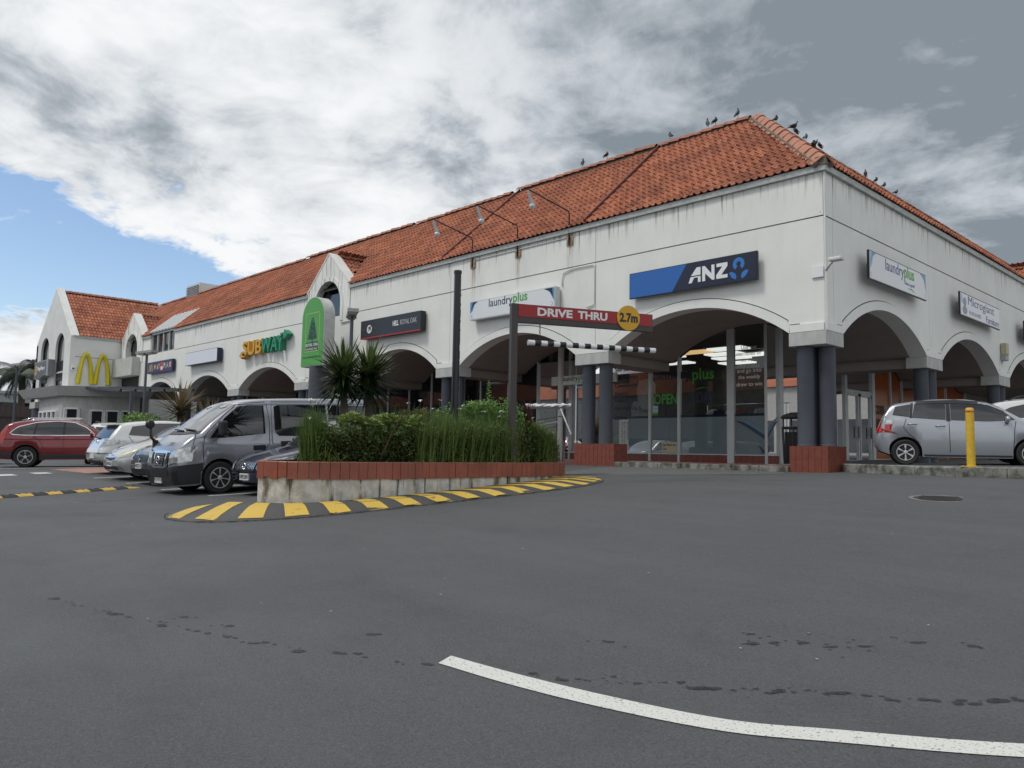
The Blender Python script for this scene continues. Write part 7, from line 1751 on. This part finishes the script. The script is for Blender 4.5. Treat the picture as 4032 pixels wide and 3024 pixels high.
L_yuc = leafmat('yucca_leaf', (0.016, 0.040, 0.017), (0.12, 0.17, 0.05), .35); L_flax = leafmat('dry_flax_leaf', (0.06, 0.045, 0.025), (0.24, 0.18, 0.09), .7); L_con = leafmat('golden_conifer', (0.06, 0.065, 0.012), (0.19, 0.17, 0.03)); L_red = leafmat('red_cordyline', (0.055, 0.012, 0.012), (0.16, 0.035, 0.03)); L_palm = leafmat('palm_leaf', (0.014, 0.030, 0.016), (0.06, 0.085, 0.04))
M_bark = mat('bark', (0.10, 0.075, 0.055), .95, var=.4, vscale=12, bump=.8)
SOIL = PT - .03
def pin(u, inset):        # a point inside the planter: u along the visible front edge, inset towards the back
    u = .10 + .90 * u; inset = inset + .5 * max(0, 1 - u / .2)
    p = polyat(pout, min(max(u, 0), 1)); q = polyat([(-3.75, -11.9), (-3.70, -10), (-3.72, -8), (-3.9, -6)], min(max(u, 0), 1))
    v = Vector((q[0] - p[0], q[1] - p[1])).normalized(); return Vector((p[0] + v.x * inset, p[1] + v.y * inset, SOIL))
def top_h(u):
    return cat1([(0, .45), (.06, .64), (.14, .70), (.33, .72), (.6, .80), (.8, .82), (.93, .74), (1, .45)], u)
def sphere_dir():
    while True:
        v = Vector((RND.uniform(-1, 1), RND.uniform(-1, 1), RND.uniform(-1, 1)))
        if .05 < v.length < 1: return v.normalized()
# clipped hedge body: small leaves in a shell with brown twigs showing through
hl = Leaves(); tw = Leaves()
for _ in range(30000):
    u = RND.random(); h = top_h(u) * cat1([(0, .7), (.5, .92), (1, 1)], RND.random()) 
    ins = RND.choice((RND.uniform(.05, .30), RND.uniform(.05, 2.1))); edge = min(1, (ins + .02) / .22)
    z = RND.random() ** .7
    if ins < .35: zz = h * z * (0.78 + .22 * edge)
    else: zz = h * RND.uniform(.72, 1.0)
    lump = .05 * math.sin(u * 41) + .04 * math.sin(u * 23 + ins * 9)
    p = pin(u, ins + RND.gauss(0, .02)); p.z += zz + lump * z
    n = sphere_dir(); n.z = abs(n.z) * .9 + .25; n.normalize(); d = sphere_dir(); d = (d - n * d.dot(n)).normalized() * RND.uniform(.028, .06)
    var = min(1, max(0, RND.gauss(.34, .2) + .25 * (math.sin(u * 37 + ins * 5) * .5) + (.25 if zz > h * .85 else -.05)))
    if .28 < u < .42 or u > .86: var = min(1, var + .1)
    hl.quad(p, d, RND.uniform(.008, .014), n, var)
for _ in range(2600):
    u = RND.random(); p = pin(u, RND.uniform(.08, .3)); p.z += RND.uniform(.05, .6) * top_h(u); d = sphere_dir(); d.z = abs(d.z); tw.blade(p, d, RND.uniform(.08, .22), .004, .1, RND.random(), 2)
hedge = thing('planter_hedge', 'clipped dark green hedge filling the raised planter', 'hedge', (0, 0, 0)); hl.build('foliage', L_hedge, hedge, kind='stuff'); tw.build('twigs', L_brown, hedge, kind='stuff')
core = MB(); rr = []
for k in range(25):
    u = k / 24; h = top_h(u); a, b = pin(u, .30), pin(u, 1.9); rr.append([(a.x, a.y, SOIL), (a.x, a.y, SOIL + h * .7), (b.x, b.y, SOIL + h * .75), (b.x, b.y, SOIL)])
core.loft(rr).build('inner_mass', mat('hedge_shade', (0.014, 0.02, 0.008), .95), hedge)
# iris clumps along the front: long thin blades, paler at the base; white flowers
il = Leaves()
clumps = [(.02 + .005 * k, .10 + .05 * (k % 4), 100, .84) for k in range(5)] + [(.035, .35, 110, .9), (.01, .5, 90, .8), (.06, .22, 80, .88)] + [(.33 + .012 * k, .10 + .06 * (k % 3), 34 if k < 22 else 15, .92) for k in range(36)] + [(.42 + .02 * k, .42 + .12 * (k % 3), 60, .98) for k in range(16)] + [(.84 + .015 * k, .14, 40, .75) for k in range(9)] + [(.22 + .03 * k, .55, 30, 1.02) for k in range(6)]
for u, ins, n, hh in clumps:
    c = pin(u + RND.gauss(0, .006), ins)
    for _ in range(n):
        a = RND.uniform(0, 2 * PI); t = abs(RND.gauss(0, .20)); p = c + Vector((RND.gauss(0, .035), RND.gauss(0, .035), 0))
        il.blade(p, (math.cos(a) * t, math.sin(a) * t, 1), hh * RND.uniform(.6, 1.08), RND.uniform(.0045, .008), RND.uniform(.05, .38), min(1, max(0, RND.gauss(.38, .22))), 5, .95 if RND.random() < .3 else None)
for _ in range(150):                                  # splayed bases spilling over the tile edge
    u = RND.choice((RND.uniform(.0, .1), RND.uniform(.3, .95))); c = pin(u, .05); fr = (pin(u, 0) - pin(u, .3)).normalized()
    il.blade(c, (fr.x * RND.uniform(.2, .9) + RND.gauss(0, .5), fr.y * RND.uniform(.2, .9) + RND.gauss(0, .5), RND.uniform(.5, 1)), RND.uniform(.2, .5), .007, RND.uniform(.4, 1.1), RND.uniform(.4, 1), 4, 1.0)
il.build('iris_leaves', L_iris, None, kind='stuff', label='long narrow iris leaves growing in clumps through the planter')
# pale rosette-leaved shrub near the left end
pl_ = Leaves()
for _ in range(900):
    u = RND.uniform(.10, .34); ins = RND.uniform(.04, .95); h = top_h(u) + .05 * math.sin(u * 60) + .03
    zz = h * (RND.uniform(.86, 1.04) if ins > .2 or RND.random() < .5 else RND.uniform(.35, .95)); c = pin(u, ins); c.z += zz
    ax = Vector((RND.gauss(0, .3), RND.gauss(0, .3), 1)).normalized() if zz > h * .8 else (Vector((.6, -.5, .6)) + sphere_dir() * .4).normalized()
    if zz < h * .6 and RND.random() < .55: continue
    var = min(1, max(0, RND.gauss(.62, .16) - (.45 if zz < h * .8 else 0)))
    for k in range(8):
        a = 2 * PI * k / 8 + RND.random(); s1 = ax.orthogonal().normalized(); s2 = ax.cross(s1); d = (s1 * math.cos(a) + s2 * math.sin(a)) * .9 + ax * RND.uniform(.3, .8)
        pl_.quad(c, d.normalized() * RND.uniform(.05, .075), .013, ax, var, .05)
ps = thing('pale_shrub', 'pale green shrub with rosettes of leaves at the planter left end', 'shrub', tuple(pin(.2, .5))); o = pl_.build('foliage', L_pit, ps, kind='stuff'); o.location = -pin(.2, .5)
stm = MB()
for k in range(5): b = Vector((RND.gauss(0, .1), RND.gauss(0, .1), 0)); stm.tube([b, b * 3 + Vector((0, 0, .5)), b * 5 + Vector((0, 0, .85))], [.02, .014, .006], 6)
stm.build('stems', M_bark, ps, kind='stuff')
# white iris flowers
ftot = [(.015, .2, 1.02), (.03, .12, .92), (.04, .3, .98), (.025, .1, .72), (.05, .15, .66), (.09, .6, 1.12), (.31, .45, 1.06), (.36, .4, 1.12), (.38, .25, .98), (.44, .5, 1.16), (.5, .35, 1.02), (.55, .5, 1.1), (.6, .3, 1.0), (.66, .25, .92), (.7, .4, 1.04), (.74, .2, .85), (.79, .3, 1.02), (.83, .2, .6), (.88, .35, .96), (.94, .3, .9), (.06, .4, .4)]
fm = []
def flower_mesh():
    m = MB()
    for k in range(6):
        a = 2 * PI * k / 6; d = Vector((math.cos(a), math.sin(a), .35 if k % 2 else -.1)); s_ = Vector((-math.sin(a), math.cos(a), 0)) * .018; L_ = .05 if k % 2 == 0 else .042
        m.add([Vector((0, 0, 0)), d * L_ * .6 + s_, d * L_ + Vector((0, 0, -.012)), d * L_ * .6 - s_], [(0, 1, 2, 3)])
    return m.build('petals', mat('white_petal', (0.78, 0.77, 0.74), .6), mesh_only=True)
FM = flower_mesh(); M_stem = mat('stem_green', (0.05, 0.10, 0.025), .6)
ORD = 'first second third fourth fifth sixth seventh eighth ninth tenth eleventh twelfth thirteenth fourteenth fifteenth sixteenth seventeenth eighteenth nineteenth twentieth twenty-first'.split()
for i, (u, ins, h) in enumerate(sorted(ftot)):
    c = pin(u, ins); where = ('%s ' % ('tall', 'low', 'middle')[i % 3]) * 0 + 'at the left end of the planter' if u < .1 else 'in the middle of the planter' if u < .62 else 'towards the right end of the planter'
    t = thing('iris_flower', ORD[i] + ' white iris flower counted from the left end of the planter', 'flower', c, RND.uniform(0, 6), 'white iris flowers ' + where)
    MB().tube([(0, 0, 0), (.02, .01, h * .6), (.03, 0, h)], .004, 5).build('stem', M_stem, t); inst('petals', FM, t, Matrix.Translation((.03, 0, h)) @ Matrix.Rotation(RND.uniform(-.5, .5), 4, 'X'))
# yuccas behind: spiky heads on short trunks
def spiky(name, label, cat, base, head, n, L_, w, m, up=.0, droop=.35, trunk=.07, spread=1.0, zmin=-.5):
    t = thing(name, label, cat, base); lv = Leaves(); h = Vector(head) - Vector(base)
    for k in range(n):
        a = RND.uniform(0, 2 * PI); z = RND.uniform(zmin, 1.0); r_ = math.sqrt(max(0, 1 - z * z)) * spread
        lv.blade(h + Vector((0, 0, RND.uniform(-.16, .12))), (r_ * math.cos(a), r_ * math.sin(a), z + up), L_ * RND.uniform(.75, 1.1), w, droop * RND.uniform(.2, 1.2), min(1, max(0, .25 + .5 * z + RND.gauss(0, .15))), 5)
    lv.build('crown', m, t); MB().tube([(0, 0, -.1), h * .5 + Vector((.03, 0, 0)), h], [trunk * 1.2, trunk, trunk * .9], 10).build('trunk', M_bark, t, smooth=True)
    return t
spiky('yucca', 'dark spiky yucca head nearer the height bar', 'yucca', (-4.68, -9.46, SOIL), (-4.70, -9.48, 2.98), 300, .80, .033, L_yuc, .10, .30, zmin=-.8)
spiky('yucca', 'dark spiky yucca head overlapping the green mall sign', 'yucca', (-4.50, -10.10, SOIL), (-4.52, -10.14, 2.95), 270, .74, .031, L_yuc, .05, .35, zmin=-.8)
spiky('red_cordyline', 'dark red upright cordyline behind the hedge', 'plant', (-3.40, -6.42, SOIL), (-3.40, -6.42, 2.05), 46, .62, .018, L_red, 1.6, .12, .03, .45, .1)
spiky('dry_flax', 'dry brown spiky plant behind the grey van', 'plant', (-18.9, -7.5, .8), (-18.9, -7.5, 2.75), 130, 1.25, .035, L_flax, .25, .5, .12)
spiky('dry_flax', 'smaller dry plant right of the taller brown one', 'plant', (-17.6, -7.0, .8), (-17.6, -7.0, 2.2), 60, 1.2, .03, L_flax, .5, .5, .10, .8, -.1)
# bushes
def bush(name, label, cen_, rad, n, m, leaf=.06, lumps=9, spire=0, base=None):
    t = thing(name, label, 'bush', (cen_[0], cen_[1], base if base is not None else cen_[2] - rad[2])); o0 = Vector(t.location); lv = Leaves(); cs_ = []
    for _ in range(lumps):
        d = sphere_dir(); cs_.append((Vector(cen_) + Vector((d.x * rad[0] * .6, d.y * rad[1] * .6, d.z * rad[2] * .5)), RND.uniform(.42, .62)))
    for _ in range(n):
        c, r_ = RND.choice(cs_); d = sphere_dir(); rr_ = RND.uniform(.75, 1.08)
        p = c + Vector((d.x * rad[0] * r_, d.y * rad[1] * r_, d.z * rad[2] * r_)) * rr_ - o0
        nn = (d + sphere_dir() * .7).normalized(); q = sphere_dir(); q = (q - nn * q.dot(nn)).normalized()
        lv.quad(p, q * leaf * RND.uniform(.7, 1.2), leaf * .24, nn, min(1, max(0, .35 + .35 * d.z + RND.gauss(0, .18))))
    for k in range(spire):
        z = k / max(1, spire); a = k * 2.4; c = Vector((cen_[0] - .12, cen_[1], cen_[2] + rad[2] * .5)) - o0
        lv.quad(c + Vector((0, 0, z * .55)), Vector((math.cos(a), math.sin(a), .5)) * leaf * 1.5 * (1.2 - z), leaf * .3, Vector((0, 0, 1)), .8)
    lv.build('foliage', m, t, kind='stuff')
    st = MB()
    for k in range(5):
        e = Vector((RND.gauss(0, rad[0] * .4), RND.gauss(0, rad[1] * .4), rad[2] * RND.uniform(.9, 1.4))); st.tube([(0, 0, -.05), e * .5 + Vector((0, 0, .05)), e], [.03, .02, .008], 6)
    st.build('stems', M_bark, t, kind='stuff')
bush('bright_bush', 'bright green leafy bush with a tall shoot behind the hedge', (-3.90, -6.95, 2.35), (.62, .75, .42), 2600, L_bush, .075, 12, 40, SOIL)
bush('bright_bush', 'smaller bright green bush beside the black totem', (-4.1, -7.9, 2.20), (.4, .45, .32), 1100, L_bush, .07, 8, 0, SOIL)
bush('golden_conifer', 'low golden conifer clump in the planter', (-4.2, -8.75, 2.25), (.34, .38, .22), 1800, L_con, .05, 8, 0, SOIL)
bush('car_park_bush', 'rounded green bush beyond the white hatchback roof', (-19.6, -8.6, 2.15), (1.0, .9, .62), 2600, L_bush, .10, 10, 0, .75)
bush('car_park_bush', 'yellowish bush between the flax and the white hatchback', (-18.3, -8.2, 2.1), (.9, .8, .50), 2200, L_pit, .09, 9, 0, .75)
gl = Leaves()                                         # rounded fine-leaved shrub at the right end
for _ in range(5200):
    u = RND.uniform(.80, 1.0); ins = RND.uniform(.02, .9); c = pin(u, ins); h = top_h(u); zz = h * RND.uniform(.05, 1.0) if ins < .25 else h * RND.uniform(.7, 1.0)
    c.z += zz; f_ = (pin(u, 0) - pin(u, .4)).normalized(); d = Vector((f_.x * .8 + RND.gauss(0, .5), f_.y * .8 + RND.gauss(0, .5), RND.uniform(.2, 1.2)))
    gl.blade(c - f_ * .05, d, RND.uniform(.08, .18), .0055, RND.uniform(.1, .5), min(1, max(0, RND.gauss(.5, .2) + (.2 if zz > .8 * h else -.1))), 3)
gs2 = thing('tufted_shrub', 'rounded fine-leaved shrub at the right end of the planter', 'shrub', tuple(pin(.92, .4))); o = gl.build('foliage', L_iris, gs2, kind='stuff'); o.location = -pin(.92, .4)
# palm behind the wing
pm_ = thing('palm_tree', 'dark feathery palm left of the gabled wing', 'palm', (-78.4, 0.6, 1.0)); lv = Leaves()
def frond(o, d, L_, droop):
    p = Vector(o); d = Vector(d).normalized(); seg = 14; st = L_ / seg
    for k in range(seg):
        q = p + d * st; side = d.cross(Vector((0, 0, 1)))
        side = side.normalized() if side.length > .01 else Vector((1, 0, 0))
        for sg in (-1, 1):
            for j in (0, .33, .66):
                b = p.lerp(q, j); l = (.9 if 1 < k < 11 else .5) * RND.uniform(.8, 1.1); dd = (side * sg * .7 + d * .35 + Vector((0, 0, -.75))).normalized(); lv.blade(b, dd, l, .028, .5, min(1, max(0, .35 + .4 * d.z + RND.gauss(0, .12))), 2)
        b0 = len(lv.v); lv.v += [tuple(p - side * .03), tuple(p + side * .03), tuple(q + side * .03), tuple(q - side * .03)]; lv.f.append((b0, b0 + 1, b0 + 2, b0 + 3)); lv.a += [.6] * 4
        p = q; d = (d + Vector((0, 0, -droop / seg))).normalized()
for cc, nn, LL_ in (((0, 0, 7.2), 30, 4.2), ((-1.9, 1.6, 8.2), 24, 3.6)):
    for k in range(nn):
        a = 2 * PI * k / nn + RND.uniform(-.2, .2); e_ = RND.uniform(-.25, 1.0); frond(cc, (math.cos(a), math.sin(a), e_), LL_ * RND.uniform(.8, 1.05), RND.uniform(1.1, 2.0))
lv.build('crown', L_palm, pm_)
MB().tube([(0, 0, 0), (.1, .1, 3), (0, 0, 7.3)], [.34, .28, .3], 12).build('trunk', M_bark, pm_, smooth=True); MB().tube([(-1.7, 1.5, 0), (-1.9, 1.6, 8.2)], [.32, .26], 12).build('trunk', M_bark, pm_, smooth=True)
# ------------------------------------------------------------------ pigeons on the roof
def bird_mesh(pose):
    # body as one continuous skin from tail tip to beak; pose: 0 level, 1 upright, 2 hunched
    tilt = (.25, .85, .55)[pose]; c, s_ = math.cos(tilt), math.sin(tilt)
    spine = [(-.20, -.01, .012, .035), (-.13, .0, .018, .04), (-.09, .005, .04, .045), (-.03, .01, .065, .06), (.03, .012, .07, .062), (.08, .03, .055, .05), (.105, .055, .034, .034), (.115, .085, .03, .03), (.125, .105, .031, .029), (.148, .108, .02, .018), (.165, .102, .006, .006), (.178, .098, .002, .002)]
    if pose == 2: spine = spine[:6] + [(.09, .06, .04, .04), (.075, .085, .033, .032), (.07, .098, .03, .028), (.05, .105, .02, .018), (.035, .10, .006, .006), (.022, .097, .002, .002)]
    rings = []
    for x, z, rz, ry in spine:
        X, Z = x * c - z * s_, x * s_ + z * c
        rings.append([Vector((X - math.sin(a) * rz * s_, math.cos(a) * ry, Z + math.sin(a) * rz * c + .17)) for a in (2 * PI * k / 12 for k in range(12))])
    m = MB().loft(rings)
    return m.build('body', None, mesh_only=True, smooth=True)
M_b1 = mat('pigeon_black', (0.016, 0.017, 0.02), .45, var=.3, vscale=30); M_b2 = mat('pigeon_grey', (0.07, 0.075, 0.085), .5, var=.5, vscale=25); M_leg = mat('pigeon_leg', (0.20, 0.06, 0.05), .6)
BM = []
for p_ in range(3):
    for mm in (M_b1, M_b2): me = bird_mesh(p_); me.materials.append(mm); BM.append(me)
wing_me = MB().loft([[Vector((x, .055 + .012 * math.cos(a) + k * .004, .02 + .035 * math.sin(a) * s2)) for a in (2 * PI * j / 8 for j in range(8))] for k, (x, s2) in enumerate(((.07, .3), (.03, 1), (-.05, 1), (-.13, .5), (-.19, .12)))]).build('wing', M_b1, mesh_only=True, smooth=True)
ridge_z = 12.235
birds = [((-9.35, 3.79, 12.30), 1, 'third'), ((-8.55, 3.79, 12.30), 2, 'fourth')]
def bird(loc, pose, grey, face, label):
    t = thing('pigeon', label, 'pigeon', loc, face, 'pigeons on the tile roof'); t.scale = (.86, .86, .86); me = BM[pose * 2 + grey]
    inst('body', me, t)
    tilt = (.25, .85, .55)[pose]
    for sg in (-1, 1):
        M = Matrix.Translation((0, 0, .17)) @ Matrix.Rotation(-tilt, 4, 'Y') @ Matrix.Scale(sg, 4, Vector((0, 1, 0))); inst('wing', wing_me, t, M)
        MB().tube([(-.005, sg * .03, .13), (0, sg * .03, .05), (.01, sg * .03, .0)], .006, 5).build('leg', M_leg, t)
RZ = 12.245
for s, pose, grey, fc, lb in ((10.9, 1, 0, 2.0, 'pigeon on the ridge farthest left, beyond the roof step'), (9.75, 2, 0, .4, 'pigeon on the ridge just left of the roof step'), (7.0, 2, 0, 2.6, 'pigeon hunched on the ridge right of the roof step'), (5.55, 1, 1, 2.3, 'left of the pair of pigeons on the ridge'), (5.25, 2, 0, .3, 'right of the pair of pigeons on the ridge'), (4.45, 1, 0, 1.0, 'upright pigeon nearest the hip apex on the front ridge')):
    bird((-s, 3.79, RZ + (.05 if 7.45 < s < 14.3 else 0)), pose, grey, fc, lb)
def hipz(k): return Vector((0, 0, 8.76)).lerp(Vector((-3.85, 3.85, 12.21)), k)
for y, pose, grey, fc, lb in ((5.0, 2, 0, 1.2, 'pigeon on the side ridge nearest the hip apex'), (6.3, 2, 0, -1.8, 'pigeon bending on the side ridge'), (7.05, 2, 1, 1.5, 'pigeon on the side ridge before the crowded pair'), (7.75, 0, 0, 1.2, 'first of the two touching pigeons on the side ridge'), (8.05, 2, 0, -1.9, 'second of the two touching pigeons on the side ridge'), (11.9, 1, 1, -1.2, 'pale upright pigeon starting the far group on the side ridge'), (12.9, 2, 0, .8, 'second pigeon of the far group on the side ridge'), (13.7, 2, 1, 1.0, 'third pigeon of the far group on the side ridge'), (14.9, 0, 0, 1.3, 'last pigeon of the far group on the side ridge')):
    bird((-3.79, y, RZ), pose, grey, fc, lb)
h_ = hipz(.38); bird((h_.x + .05, h_.y - .05, h_.z + .14), 0, 0, .8, 'black pigeon standing on the hip tiles'); h_ = Vector((-1.0, 1.75, 0)); bird((-1.15, 2.0, 8.56 + 1.28 * SLOPE + .12), 2, 0, -1, 'small pigeon on the side slope below the hip')
bird((-.10, 7.2, 8.60), 0, 1, -.6, 'pigeon on the side gutter edge')
